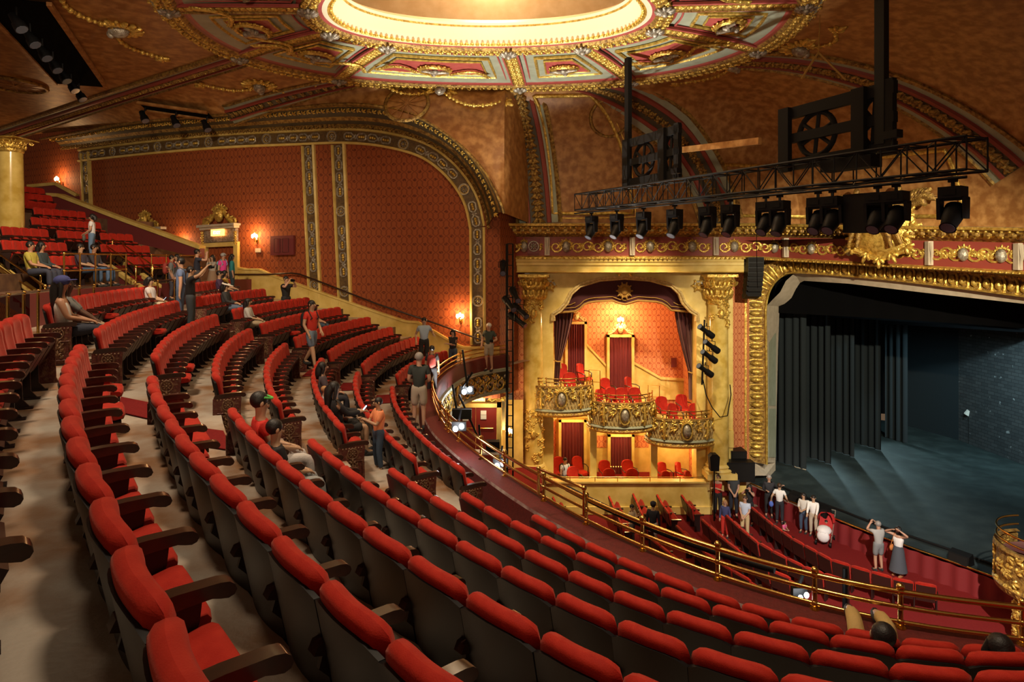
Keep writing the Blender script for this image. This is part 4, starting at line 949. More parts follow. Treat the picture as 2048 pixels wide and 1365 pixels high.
def wall_door():
    x0, x1 = 402, 490; n, t = walln(447); n = n if n.y < 0 else -n; t = t if t.x > 0 else -t; Yd = Wy(447); c = at(447, HY, Yd); u = V((0,0,1))
    sx = Yd/FPX/abs(t.x)*1.0
    g = thing('exit_doorway', 'cream framed exit doorway with gilt crest and lit sign, on the side wall', 'doorway')
    P = lambda x, y, o=.05: c+t*((x-447)*Yd/FPX/t.x*.96)+n*o+u*((HY-y)*Yd/FPX)
    m = MB()
    m.prism([P(402, 487), P(490, 484), P(490, 600), P(480, 600), P(480, 493), P(411, 495), P(411, 600), P(402, 600)], n*.14); m.build('door_frame', M_['cream'], g)
    m = MB(); a = [P(411, 495, .02), P(480, 493, .02), P(480, 600, .02), P(411, 600, .02)]; m.poly(a, 0, [(0, 2.2), (1.5, 2.2), (1.5, 0), (0, 0)]); m.build('papered_leaf', M_['paper'], g)
    m = MB(); m.prism([P(398, 456), P(492, 452), P(492, 448), P(398, 451)], n*.38); m.prism([P(402, 461), P(489, 457), P(489, 452), P(402, 456)], n*.3); m.build('cornice', M_['plinth'], g)
    m = MB(); m.prism([P(406, 486), P(486, 483), P(486, 458), P(406, 461)], n*.16); m.build('frieze', M_['silver'], g)
    m = MB()
    for x in (404, 487):
        for q in range(5): leaf(m, P(x, 463+q*5, .24), -u, n, .2)
    m.build('bracket', M_['gold'], g, 60)
    m = MB(); m.prism([P(429, 473, .22), P(460, 472, .22), P(460, 459, .22), P(429, 460, .22)], n*.08); sg = m.build('exit_sign', M_['sign'], g); sg['label'] = 'glowing orange EXIT sign'
    text3d('EXIT', P(444.5, 466.5, .31), n, .19, M_['signtext'], sg)
    pediment('crest', '', 445, 452, 409, Yd, 1.9, 'gold', g)
    pediment('gilt_pediment', 'gilt crested pediment half hidden behind the sloping maroon stair wall', 296, 458, 422, Wy(296), 1.9)
    m = MB(); m.prism([wallpt(262, 462, .05), wallpt(335, 459, .05), wallpt(335, 454, .05), wallpt(262, 457, .05)], n*.3); tag(m.build('door_cornice', M_['plinth']), 'pale cornice shelf under the half hidden gilt pediment', 'cornice')
def text3d(txt, loc, n, size, mt, parent=None):
    cu = bpy.data.curves.new('letters', 'FONT'); cu.body = txt; cu.size = size; cu.align_x = 'CENTER'; cu.align_y = 'CENTER'; cu.extrude = .004; cu.materials.append(mt)
    o0 = bpy.data.objects.new('letters', cu); COL.objects.link(o0); me = bpy.data.meshes.new_from_object(o0.evaluated_get(bpy.context.evaluated_depsgraph_get())); bpy.data.objects.remove(o0); o = bpy.data.objects.new('letters', me); COL.objects.link(o); n = V(n).normalized(); x = V((0,0,1)).cross(n).normalized()
    o.matrix_world = Matrix.Translation(loc) @ Matrix((x, V((0,0,1)), n)).transposed().to_4x4()
    if parent: o.parent = parent
    return o
wall_door()
def sconce(label, x, y, Y=None, watt=60, n=None):
    Y = Y or Wy(x)
    if n is None: n = walln(x)[0]; n = n if n.y < 0 else -n
    c = at(x, y, Y)+n*.18; g = thing('wall_sconce', label, 'wall sconce')
    m = MB(); m.tube([c-n*.17+V((0,0,-.16)), c+V((0,0,-.2)), c+V((0,0,-.08))], .018, 6); m.ball(c-n*.16+V((0,0,-.14)), (.07, .07, .12), 8, 6); m.build('arm', M_['brass'], g, 60)
    t = V((-n.y, n.x, 0))
    for k in (-1, 0, 1):
        m = MB(); m.ball(c+t*k*.10+V((0,0,.02 if k else .07)), (.05, .05, .085), 8, 6); m.build('bulb', M_['bulb'], g, 60)
    lamp('sconce_light', c+n*.16+V((0,0,.05)), watt, (1, .55, .22), .06)
sconce('glowing wall sconce beyond the top of the upper left stair', 121, 360, Wy(121)-.2, 45)
sconce('glowing wall sconce half hidden by the stair wall, left of the exit doorway', 368, 484, None, 25)
sconce('glowing wall sconce right of the exit doorway', 515, 474, None, 60)
sconce('glowing wall sconce at the foot of the great arch', 922, 633, Wy(922), 70)
def wall_panel():
    n = walln(569)[0]; n = n if n.y < 0 else -n; g = thing('wall_cabinet', 'dark maroon panelled cabinet on the wallpaper right of the exit sconce', 'wall cabinet')
    Q = [wallpt(546, 511, .05), wallpt(592, 510, .05), wallpt(592, 471, .05), wallpt(546, 473, .05)]
    m = MB(); m.prism(Q, n*.12); m.build('case', M_['maroon'], g); c = sum(Q, V((0,0,0)))/4
    for k in (-1, 1):
        t = (Q[1]-Q[0]).normalized(); m = MB(); o = c+t*k*.2+n*.15; m.tube([o+t*a+V((0,0,b)) for a, b in ((-.14,-.28),(.14,-.28),(.14,.28),(-.14,.28))], .012, 4, closed=True); m.build('door_panel', M_['drape'], g)
    m = MB(); m.prism([wallpt(513, 505, .05), wallpt(524, 505, .05), wallpt(524, 497, .05), wallpt(513, 497, .05)], n*.03); tag(m.build('wall_plate', M_['plinth']), 'small pale plate on the wallpaper below the exit sconce', 'wall plate')
wall_panel()
# ------------------------------------------------------------------ entablature over the boxes and the stage
def yline(y0, y1): return lambda x: y0+(y1-y0)*max(0, (x-1500))/548
def entablature():
    xs = [950, 962, 975, 1000, 1032, 1045]+list(range(1070, 1490, 35))+[1488, 1500, 1540, 1560]+list(range(1600, 2440, 40))
    g = thing('entablature', 'long gilded cornice and frieze running over the boxes and the stage', 'entablature')
    def strip(rows, name, mats, mf):
        m = MB(); m.grid([[at(x, yl(x), entY(x)-off)+V((0, off, 0))*0 for x in xs] for yl, off in rows], mf=mf); return m.build(name, mats, g, 30)
    o = strip([(yline(446, 455), -.3), (yline(447, 456), .75), (yline(452, 462), .72), (yline(455, 465), .55), (yline(459, 469), .5), (yline(463, 473), .35), (yline(467, 477), .3), (yline(471, 482), .12), (yline(474, 486), .05)], 'cornice', [M_['darkgold'], M_['gold'], M_['grey']], lambda i, j: (2, 1, 0, 1, 0, 1, 0, 0)[i])
    strip([(yline(474, 486), .05), (yline(512, 542), .05), (yline(515, 546), .16), (yline(518, 549), .16), (yline(519, 551), .02)], 'frieze', [M_['rosedark'], M_['gold']], lambda i, j: 0 if i == 0 else 1)
    xs2 = [x for x in xs if x <= 1490]
    m = MB(); rows = [(518, .12), (524, .1), (525, .05), (531, .05), (532, .0), (543, -.02), (545, .1), (547, -.6)]
    m.grid([[at(x, y, entY(x)-off) for x in xs2] for y, off in rows]); m.build('architrave', M_['cream'], g, 30)
    # beads, dentils, scrolls, masks and console blocks
    m = MB()
    for yl, off, st, rr in ((yline(455, 465), .6, .22, .05), (yline(467, 477), .33, .2, .045), (yline(517, 548), .2, .18, .04)):
        P = [at(x, yl(x), entY(x)-off) for x in xs]; beadrun(m, P, st, rr)
    m.build('bead_moulding', M_['gold'], g, 60)
    m = MB(); P = resample([at(x, yline(461, 471)(x), entY(x)-.55) for x in xs], .34)
    for p in P: m.box(p, (.14, .16, .1))
    m.build('dentil_course', M_['darkgold'], g)
    cons = [1094, 1264, 1431, 1571, 1858, 2036, 2220]
    for x in cons:
        yl = yline(475, 487)(x); yh = yline(511, 541)(x); Y = entY(x)-.1; a = at(x-5, yl, Y); b = at(x+5, yh, Y); m = MB()
        m.box((a+b)/2, (abs(b.x-a.x), .2, abs(a.z-b.z))); m.tube([V(((a.x+b.x)/2, Y-.12, a.z-.05)), V(((a.x+b.x)/2, Y-.16, (a.z+b.z)/2)), V(((a.x+b.x)/2, Y-.1, b.z+.05))], [.07, .05, .03], 6)
        m.build('console_block', M_['plinth'], g, 40)
    m = MB(); k = 0; x = 985
    while x < 2380:
        Y = entY(x)-.06; yc = (yline(494, 514)(x)); c = at(x, yc, Y); n = V((0,-1,0)); t = V((1,0,0)) if x < 1560 else (at(x+5, HY, entY(x+5))-at(x, HY, entY(x))).normalized(); n = V((t.y, -t.x, 0)); u = V((0,0,1))
        if not any(abs(x-q) < 12 for q in cons):
            if k % 4 == 3:
                m.ball(c+n*.05, (.17, .14, .22), 8, 6, 1, Matrix((t, n, u)).transposed())
                for q in range(7): a = PI*q/6; leaf(m, c+(t*math.cos(a)+u*math.sin(a))*.2, t*math.cos(a)+u*math.sin(a), n, .2, 0)
            else:
                fl = 1 if k % 2 else -1
                scroll(m, c+t*.02, t, u, n, .24, 0, flip=fl, thick=.2); leaf(m, c-u*fl*.1+t*.15, t+u*fl, n, .34, 0); leaf(m, c+u*fl*.1-t*.2, -t-u*fl*.6, n, .28, 0)
        k += 1; x += 21 if x < 1500 else 19
    m.build('scroll_relief', [M_['gold'], M_['silver']], g, 60)
    # square block at the left return
    m = MB(); a = at(1055, 478, entY(1055)-.14); b = at(1079, 508, entY(1079)-.14)
    m.box((a+b)/2, (abs(b.x-a.x), .1, abs(a.z-b.z))); rosette(m, (a+b)/2+V((0,-.08,0)), V((1,0,0)), V((0,0,1)), V((0,-1,0)), .2, 1, 1); m.build('corner_block', [M_['maroon'], M_['silver']], g, 60)
entablature()

# ------------------------------------------------------------------ box bay
YB = 27.0
def bq(x, y, Y=YB): return at(x, y, Y)
def box_bay():
    AP = [(1107,985),(1107,642),(1107,630),(1120,622),(1134,606),(1143,587),(1160,572),(1200,560),(1250,556),(1300,560),(1342,572),(1358,587),(1366,606),(1380,622),(1393,630),(1393,642),(1393,985)]
    OP = [(1040,985),(1040,642),(1040,620),(1040,600),(1060,545),(1090,540),(1120,538),(1170,538),(1250,538),(1330,538),(1380,538),(1420,540),(1450,545),(1466,600),(1466,620),(1466,642),(1466,985)]
    m = MB(); A = [bq(*p) for p in AP]; O = [bq(*p) for p in OP]; A2 = [p+V((0, .7, 0)) for p in A]
    m.grid([O, A, A2]); o = m.build('wall_box_bay', M_['cream'], None, 30); struct(o)
    g = thing('arch_moulding', 'pale gilt moulding with a crest around the opening of the boxes', 'moulding'); m = MB()
    m.sweep([p+V((0,-.02,0)) for p in A[1:-1]], [(-.12, -.02), (-.12, .07), (-.04, .1), (.0, .04), (.06, .07), (.08, -.02)], (0, -1, 0)); m.build('frame', M_['box_gold_light'], g, 40)
    m = MB(); c = bq(1250, 546, YB-.15); 
    for q in range(9): a = PI*q/8; leaf(m, c+V((math.cos(a)*.15, 0, math.sin(a)*.08)), V((math.cos(a), 0, math.sin(a)*.6)), V((0,-1,0)), .35)
    for gx in (1100, 1396):
        c = bq(gx, 572, YB-.06); scroll(m, c, V((1,0,0)), V((0,0,1)), V((0,-1,0)), .2, 1, thick=.3)
        for q in range(6): a = q*PI/3; leaf(m, c, V((math.cos(a), 0, math.sin(a))), V((0,-1,0)), .36, 0)
    m.build('crest', [M_['gold'], M_['silver']], g, 60)
    # columns
    for x, lab in ((1066, 'tall yellow column with gilt capital left of the theatre boxes'), (1436, 'tall yellow column with gilt capital right of the theatre boxes')):
        c = bq(x, HY, 26.75); col = column('box_column', lab, c, .43, -(940-HY)*26.75/FPX, -(607-HY)*26.75/FPX, 1.1)
        m = MB(); n = V((0,-1,0))
        for (yy, hh, ww) in ((628, 30, .34), (870, 60, .40)):
            if x > 1400 and yy > 700: continue
            for k in range(34 if yy > 700 else 16):
                a = random.uniform(-1, 1); b = random.uniform(-1, 1)*(1-abs(a)*.4); z = -(yy+b*hh-HY)*26.3/FPX; an = a*.9-PI/2; d = V((math.cos(an), math.sin(an), 0))
                leaf(m, V((d.x*.44, d.y*.44, z)), V((0,0,random.uniform(-1, 1)))+V((-d.y, d.x, 0))*random.uniform(-1, 1), d, random.uniform(.2, .34))
            m.ball(V((0, -.46, -(yy-HY)*26.3/FPX)), (.13, .08, .2), 8, 6)
        m.build('floral_relief', M_['gold'], col, 60)
    # interior
    YI = 30.4
    m = MB()
    L = V((1.45, 0, 0)); R_ = V((8.0, 0, 0)); zt, zb = -.2, -10.4
    m.poly([V((L.x, YI, zb)), V((R_.x, YI, zb)), V((R_.x, YI, zt)), V((L.x, YI, zt))], 0, [(0, 0), (R_.x-L.x, 0), (R_.x-L.x, zt-zb), (0, zt-zb)])
    for X, Yo in ((L.x, YB), (R_.x, YB)): m.poly([V((X, YI, zb)), V((X, YI, zt)), V((X, Yo+.05, zt)), V((X, Yo+.05, zb))], 0, [(0, 0), (0, zt-zb), (YI-Yo, zt-zb), (YI-Yo, 0)])
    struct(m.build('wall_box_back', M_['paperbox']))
    m = MB(); m.poly([V((L.x, YI, zt)), V((R_.x, YI, zt)), V((R_.x, YB+.05, zt)), V((L.x, YB+.05, zt))]); struct(m.build('ceiling_box', M_['cream']))
    # stepped cream dado on the box back wall
    D = [(1090,675),(1165,680),(1218,738),(1263,738),(1264,724),(1322,757),(1440,764)]; m = MB()
    m.grid([[bq(x, y, YI-.08) for x, y in D], [bq(x, 800, YI-.08) for x, y in D]]); m.grid([[bq(x, y, YI-.16)+V((0,0,.06)) for x, y in D], [bq(x, y, YI-.16)+V((0,0,-.06)) for x, y in D]]); m.grid([[bq(x, y, YI-.16)+V((0,0,.06)) for x, y in D], [bq(x, y, YI)+V((0,0,.06)) for x, y in D]])
    struct(m.build('trim_box_dado', M_['cream']))
    # curtained doorways
    def cdoor(x0, x1, y0, y1, lab, Y=YI, crest=None):
        d = thing('curtained_doorway', lab, 'doorway'); m = MB(); w = .12; a, b = bq(x0, y0, Y-.14), bq(x1, y1, Y-.14)
        for (xa, xb, za, zb_) in ((a.x-w, a.x, a.z+w, b.z), (b.x, b.x+w, a.z+w, b.z), (a.x-w, b.x+w, a.z+w, a.z)): m.box(((xa+xb)/2, Y-.2, (za+zb_)/2), (abs(xb-xa), .3, abs(za-zb_)))
        m.build('door_frame', M_['cream'], d)
        m = MB(); N = 24; G = []
        for i in range(N+1):
            x = lerp(a.x, b.x, i/N); yy = Y-.26+.04*math.sin(i*1.9); G.append([V((x, yy, a.z)), V((x, yy-.02, b.z))])
        m.grid(G); m.build('curtain', M_['curtain'], d, 80)
        if crest: pediment('crest', '', (x0+x1)/2, y0-4, y0-4-crest, Y-.15, (x1-x0)*Y/FPX*1.2, 'box_gold_light', d)
    cdoor(1218, 1262, 674, 800, 'red curtained doorway behind the middle box under the bright light', crest=24)
    cdoor(1135, 1168, 648, 790, 'red curtained doorway behind the left box', crest=22)
    cdoor(1122, 1167, 843, 960, 'red curtained doorway at the back of the lower left box', 29.4)
    cdoor(1220, 1262, 872, 960, 'red curtained doorway at the back of the lower middle box', 29.4)
    # valance and drapes
    top = [(1107, 628), (1120, 620), (1134, 604), (1143, 586), (1160, 571), (1200, 560), (1250, 556), (1300, 560), (1342, 571), (1358, 586), (1366, 604), (1380, 620), (1393, 628)]
    bot = [(1107, 622+3), (1150, 622), (1160, 616), (1168, 608), (1182, 603), (1230, 600), (1241, 608), (1258, 608), (1268, 600), (1315, 603), (1330, 608), (1342, 620), (1393, 624)]
    tp = spline([bq(x, y, 27.45) for x, y in top], 49); bt = spline([bq(x, y, 27.45) for x, y in bot], 49)
    for i in range(49): bt[i].x = tp[i].x
    bx = [bq(x, y, 27.45) for x, y in bot]
    for i in range(49):
        for a, b in zip(bx, bx[1:]):
            if a.x <= tp[i].x <= b.x+1e-6: bt[i].z = lerp(a.z, b.z, (tp[i].x-a.x)/max(1e-6, b.x-a.x))
    v = thing('velvet_valance', 'dark maroon velvet valance with gold fringe and crest over the boxes', 'valance'); m = MB()
    rows = []
    for q in range(6): rows.append([tp[i].lerp(bt[i], q/5)+V((0, -.03*math.sin(i*1.3)*q/5, -.02)) for i in range(49)])
    m.grid(rows); m.grid([[p+V((0,.08,0)) for p in r_] for r_ in rows]); m.build('cloth', M_['drape'], v, 60)
    m = MB(); m.tube([p+V((0,-.04,-.02)) for p in bt], .05, 6); m.tube([p+V((0,-.04,.14)) for p in bt], .018, 5); m.build('fringe', M_['trim'], v, 60)
    m = MB(); c = bq(1249, 582, 27.35); 
    for q in range(10): a = 2*PI*q/10; leaf(m, c+V((math.cos(a)*.12, 0, math.sin(a)*.14)), V((math.cos(a), 0, math.sin(a))), V((0,-1,0)), .3)
    m.ball(c+V((0,-.05,0)), (.15, .08, .18), 8, 6)
    for gx in (-1, 1):
        c2 = bq(1249+gx*122, 611, 27.38); scroll(m, c2, V((gx, 0, 0)), V((0,0,1)), V((0,-1,0)), .1); m.tube([c2, c2+V((-gx*.3, 0, .02)), c2+V((-gx*.5, 0, .12))], .02, 5)
    m.build('emblem', M_['trim'], v, 60)
    for lab, xt0, xt1, xm0, xm1, ym, xb0, xb1, yb in (('maroon drape tied back at the left side of the box opening', 1108, 1148, 1110, 1122, 722, 1108, 1118, 770), ('maroon drape tied back at the right side of the box opening', 1350, 1393, 1378, 1391, 745, 1379, 1391, 800)):
        d = thing('side_drape', lab, 'drape'); G = []; N = 20
        for q in range(13):
            s = q/12; y = lerp(620, yb, s); k = min(1, (y-620)/(ym-620)); k2 = k**1.3; x0, x1 = lerp(xt0, xm0, k2), lerp(xt1, xm1, k2)
            if y > ym: k3 = (y-ym)/(yb-ym); x0, x1 = lerp(xm0, xb0, k3), lerp(xm1, xb1, k3)
            G.append([bq(lerp(x0, x1, i/N), y, 27.75+.10*math.sin(i*1.7)) for i in range(N+1)])
        m = MB(); m.grid(G); m.grid([[p+V((0,.12,0)) for p in r_] for r_ in G]); m.build('cloth', M_['drape'], d, 80)
        m = MB(); c = bq((xm0+xm1)/2, ym, 27.7); m.tube([c+V((math.cos(k*PI/6)*.16, math.sin(k*PI/6)*.14, .02*math.cos(k))) for k in range(12)], .03, 5, closed=True); m.tube([c+V((.1, -.1, 0)), c+V((.12, -.14, -.3))], [.02, .04], 6); m.build('tieback', M_['trim'], d, 60)
    sconce('bright lit chandelier sconce above the middle box doorway', 1240, 640, YI-.25, 210, V((0,-1,0)))
    # picture frames on the right part of the box back wall
    m = MB(); m.prism([bq(1342, 735, YI-.06), bq(1353, 735, YI-.06), bq(1353, 716, YI-.06), bq(1342, 716, YI-.06)], (0, -.05, 0)); tag(m.build('wall_plaque', M_['maroon']), 'small dark plaque on the wallpaper right of the middle box doorway', 'plaque')
box_bay()

# projecting balconies of the three boxes
def box_balcony(label, x0, x1, ytop, ybot, ymould, zf, n_cart=1):
    Yw = YB; g = thing('box_balcony', label, 'box balcony'); cx = (bq(x0, 0, 26).x+bq(x1, 0, 26).x)/2; hw = (bq(x1, 0, 26).x-bq(x0, 0, 26).x)/2
    zt = -(ytop-HY)*25.9/FPX; zb = -(ybot-HY)*25.9/FPX; zm = -(ymould-HY)*25.9/FPX
    def pt(a, o=0, z=0): return V((cx-math.cos(a)*(hw+o), Yw+.35-(1.0+o)*math.sin(a)**.8-.25, z))
    A = [PI*i/32 for i in range(33)]
    m = MB(); rows = [(-.06, zt-.02), (-.06, zt+.04), (.06, zt+.04), (.07, zt-.04), (.0, zt-.08)]
    m.grid([[pt(a, o, z) for a in A] for o, z in rows]); m.build('top_moulding', M_['darkgold'], g, 30)
    m = MB(); m.grid([[pt(a, o, z) for a in A] for o, z in ((0, zt-.08), (.02, lerp(zt, zb, .5)), (.0, zb))]); m.build('parapet', M_['box_gold_light'], g, 60)
    m = MB(); m.grid([[pt(a, o, z) for a in A] for o, z in ((.0, zb+.02), (.07, zb), (.09, zb-.05), (.03, zb-.08), (.06, lerp(zb, zm, .45)), (.10, lerp(zb, zm, .6)), (.02, lerp(zb, zm, .85)), (-.10, zm), (-.5, zm-.05), (-1.0, zm))], mf=lambda i, j: (1, 1, 1, 2, 2, 0, 0, 0, 3)[i])
    m.build('base_moulding', [M_['gold'], M_['grey'], M_['darkgold'], M_['cream']], g, 30)
    m = MB(); m.poly([pt(a, -.05, zf) for a in A]); m.prism([pt(a, -.08, zf-.02) for a in A], (0, 0, -.1)); m.build('deck', M_['carpet'], g)
    # lattice and gilt relief
    m = MB(); N = 30
    for i in range(N):
        for s in (-1, 1):
            a0 = PI*(i+.5-s*.9)/N; a1 = PI*(i+.5+s*.9)/N
            if 0 < a0 < PI and 0 < a1 < PI: m.tube([pt(a0, .03, zt-.1), pt((a0+a1)/2, .045, (zt+zb)/2), pt(a1, .03, zb+.05)], .016, 4)
    m.build('lattice', M_['box_gold_light'], g)
    m = MB()
    def onp(a, z, o=.06):
        p = pt(a, o, z); t = (pt(a+.02, o, z)-pt(a-.02, o, z)).normalized(); n = V((t.y, -t.x, 0)); n = n if n.y < 0 else -n; return p, t, n
    zc = (zt+zb)/2; u = V((0,0,1)); H = zt-zb
    p, t, n = onp(PI/2, zc); m.ball(p+n*.05, (.16, .12, .26), 10, 7, 1, Matrix((t, n, u)).transposed()); m.tube([p+n*.06+t*math.cos(k*PI/8)*.22+u*math.sin(k*PI/8)*.34 for k in range(16)], .035, 5, 0, closed=True)
    for q in range(7): a = PI*q/6; leaf(m, p+u*.3+t*math.cos(a)*.1, t*math.cos(a)+u*math.sin(a), n, .26, 0)
    for sg in (-1, 1):
        for k, a in enumerate((PI/2+sg*.33, PI/2+sg*.62, PI/2+sg*.95, PI/2+sg*1.2)):
            p, t, n = onp(a, zc); scroll(m, p+u*H*.2, t*sg, u, n, .17, 0, flip=1 if k % 2 else -1, thick=.22); leaf(m, p+u*H*.1, t*sg-u*.8, n, .32, 0); leaf(m, p+u*H*.32, t*sg*.6+u, n, .22, 0)
            if k in (1, 3): m.tube([p+u*H*.45+n*.03, p+n*.08, p-u*H*.45+n*.03], [.05, .07, .04], 6, 0); leaf(m, p-u*H*.2, -u, n, .3, 0)
    m.build('gilded_relief', [M_['gold'], M_['silver']], g, 60)
    m = MB(); P = [pt(a, .02, zm+.07) for a in A]; leafrun(m, [pt(a, .07, lerp(zb, zm, .55)) for a in A], lambda p: V((p.x-cx, p.y-Yw-.3, -.3)), .16, .15); m.build('base_foliage', M_['gold'], g, 60)
    # brass rail
    r = thing('box_rail', 'two-bar brass rail on top of the '+label.split(',')[0], 'railing')
    for dz, nm in ((.34, 'top_rail'), (.2, 'lower_rail')):
        m = MB(); m.tube([pt(a, -.02, zt+dz) for a in A[1:-1]], .022, 6); m.build(nm, M_['brass'], r, 60)
    for k in range(1, 32, 5):
        m = MB(); q = pt(A[k], -.02, zt); m.tube([q+V((0,0,.02)), q+V((0,0,.36))], .02, 6); m.ball(q+V((0,0,.36)), .035, 6, 5); m.build('post', M_['brass'], r, 60)
    m = MB()
    for k in range(8, 25, 2): q = pt(A[k], -.16, zt+.06); m.ball(q, .016, 6, 4)
    tag(m.build('rail_light_strip', M_['aisle_light']), 'row of small amber lights inside the rim of the '+label.split(',')[0], 'light strip')
    return cx, hw, zf
BX = [('left box balcony, highest of the three gilded bowed fronts', 1058, 1188, 778, 824, 840, -5.75), ('middle box balcony, bowed gilded front below the curtained doorway', 1184, 1316, 811, 858, 873, -6.4), ('right box balcony, lowest of the three gilded bowed fronts', 1304, 1444, 844, 886, 903, -7.05)]
for b in BX: box_balcony(*b)
# floors behind the balconies and their risers
m = MB(); 
for (x0, x1, z) in ((1040, 1184, -5.75), (1184, 1310, -6.4), (1310, 1450, -7.05)):
    a, b = bq(x0, 0, 28).x, bq(x1, 0, 28).x; m.box(((a+b)/2, 28.7, z-.35), (b-a, 3.6, .7))
struct(m.build('floor_boxes', M_['cream']))
# small brass step rails between boxes
for lab, x, y, Y, z in (('brass step rail between the left and middle boxes', 1178, 712, 28.2, -5.75), ('brass step rail between the middle and right boxes', 1296, 752, 28.2, -6.4)):
    a = V((bq(x, 0, Y).x, Y, z)); b = a+V((.45, -.2, -.0)); r = thing('step_rail', lab, 'railing')
    m = MB(); m.tube([a, a+V((0,0,1.0)), b+V((0,0,1.0)), b+V((0,0,-.4))], .02, 6); m.build('bent_tube', M_['brass'], r, 60)
    m = MB(); m.tube([a+V((0,0,.5)), b+V((0,0,.5))], .016, 6); m.build('cross_bar', M_['brass'], r, 60)

# lower boxes: ledge wall, pillars, deck
ZL = -(967-HY)*26.5/FPX
m = MB(); a, b = bq(1078, 0, 26.5).x, bq(1424, 0, 26.5).x
m.box(((a+b)/2, 26.7, (ZL-10.7)/2), (b-a, .3, ZL+10.7)); m.box(((a+b)/2, 26.68, ZL+.03), (b-a, .42, .07)); m.box(((a+b)/2, 26.52, -10.2), (b-a, .1, .3))
c_ = bq(1500, 0, 26.5).x; m.box(((b+c_)/2, 27.2, (ZL-10.7)/2), (c_-b+.1, .3, ZL+10.7)); struct(m.build('wall_lower_boxes', M_['cream']))
m = MB(); m.box(((a+b)/2, 28.3, -9.62), (b-a+1.6, 3.2, .1)); struct(m.build('floor_lower_boxes', M_['carpet']))
m = MB(); 
m.box(((a+b)/2, 29.55, -8.3), (b-a+1.8, .3, 3.0)); struct(m.build('wall_lower_back', M_['cream']))
for i, (x0, x1, y0, y1) in enumerate(((1086,1112,843,915), (1194,1213,872,896), (1270,1297,872,896), (1381,1413,903,930))):
    m = MB(); Y = 29.38 if i < 3 else 28.5; q = [bq(x0, y1, Y), bq(x1, y1, Y), bq(x1, y0, Y), bq(x0, y0, Y)]; W_, H_ = q[1].x-q[0].x, q[2].z-q[1].z
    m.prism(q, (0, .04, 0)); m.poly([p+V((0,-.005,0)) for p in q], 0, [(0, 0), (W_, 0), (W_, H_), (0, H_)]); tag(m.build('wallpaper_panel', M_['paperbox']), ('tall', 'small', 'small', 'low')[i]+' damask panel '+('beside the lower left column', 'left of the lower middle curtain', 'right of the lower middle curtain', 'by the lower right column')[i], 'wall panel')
for x, lab in ((1186, 'square yellow pillar between the lower left and middle boxes'), (1307, 'square yellow pillar between the lower middle and right boxes')):
    t = thing('square_pillar', lab, 'pillar'); p = bq(x, 0, 27.0); m = MB(); m.box((p.x, 27.0, -8.3), (.27, .27, 2.9)); m.build('shaft', M_['cream'], t); m = MB(); m.box((p.x, 27.0, -7.0), (.36, .36, .12)); m.box((p.x, 27.0, -9.3), (.34, .34, .4)); m.build('cap_and_base', M_['cream'], t)
A_ = [bq(x, 955, 26.5) for x in (1080, 1140, 1190, 1235, 1300, 1360, 1420)]
railrun('brass_railing', 'thin brass rail along the top of the lower box ledge', A_, A_[1:-1], -.24, .018, (0,))
for lab, xs in (('row of amber lights on the ledge of the lower left box', range(1156, 1178, 5)), ('row of amber lights on the ledge of the lower middle box', range(1192, 1300, 8)), ('row of amber step lights in the lower middle doorway', range(1222, 1246, 5))):
    m = MB(); yy = 962 if 'step' not in lab else 934; Y = 26.85 if 'step' not in lab else 29.0
    for x in xs: m.ball(bq(x, yy, Y), .022, 6, 4)
    tag(m.build('light_strip', M_['aisle_light']), lab, 'light strip')
# loose box chairs
def box_chair():
    t = thing('box_armchair', 'x', 'armchair'); m = MB(); G = []
    for i in range(9):
        u = -1+i/4; G.append([V((u*.22*(1-.15*max(0, (v-.8)/.2)**2), .02+.06*u*u-.10*v-.03*math.sin(PI*v), .42+.60*v-.05*abs(u)**3*v)) for v in [k/6 for k in range(7)]])
    m.grid(G); m.grid([[p+V((0,.06,0)) for p in r] for r in G]); m.grid([[r[-1] for r in G], [r[-1]+V((0,.06,0)) for r in G]]); m.grid([G[0], [p+V((0,.06,0)) for p in G[0]]]); m.grid([G[-1], [p+V((0,.06,0)) for p in G[-1]]])
    m.build('backrest', M_['velvet'], t, 60)
    m = MB(); m.lathe([(0, .50), (.2, .495), (.24, .46), (.24, .40), (.2, .39), (0, .39)], (0, .25, 0), 16); m.build('seat', M_['velvet'], t, 50)
    for s in (-1, 1):
        m = MB(); m.tube([V((s*.22, 0, .72)), V((s*.27, .2, .70)), V((s*.24, .36, .64)), V((s*.23, .36, .42))], .02, 6); m.build('armrest', M_['wood'], t, 60)
        for y in (.06, .42): m = MB(); m.tube([V((s*.19, y, .40)), V((s*.21, y-(.04 if y < .2 else -.03), 0))], [.022, .014], 6); m.build('leg', M_['wood'], t, 60)
    return t
BC = [(1092, 749, 27.3, 'left box, leftmost beside the drape'), (1122, 731, 28.4, 'left box, back left under the tied drape'), (1139, 749, 27.3, 'left box, front centre'), (1159, 731, 28.4, 'left box, back right'),
      (1209, 760, 28.6, 'middle box, back left of the curtain'), (1255, 758, 28.6, 'middle box, back right of the curtain'), (1197, 783, 27.2, 'middle box, front far left'), (1220, 779, 27.4, 'middle box, front left of centre'), (1242, 780, 27.2, 'middle box, front right of centre'), (1268, 779, 27.4, 'middle box, front far right'),
      (1322, 797, 28.0, 'right box, back left'), (1362, 793, 28.4, 'right box, back right'), (1342, 811, 27.2, 'right box, front left'), (1388, 811, 27.2, 'right box, front right beside the drape')]
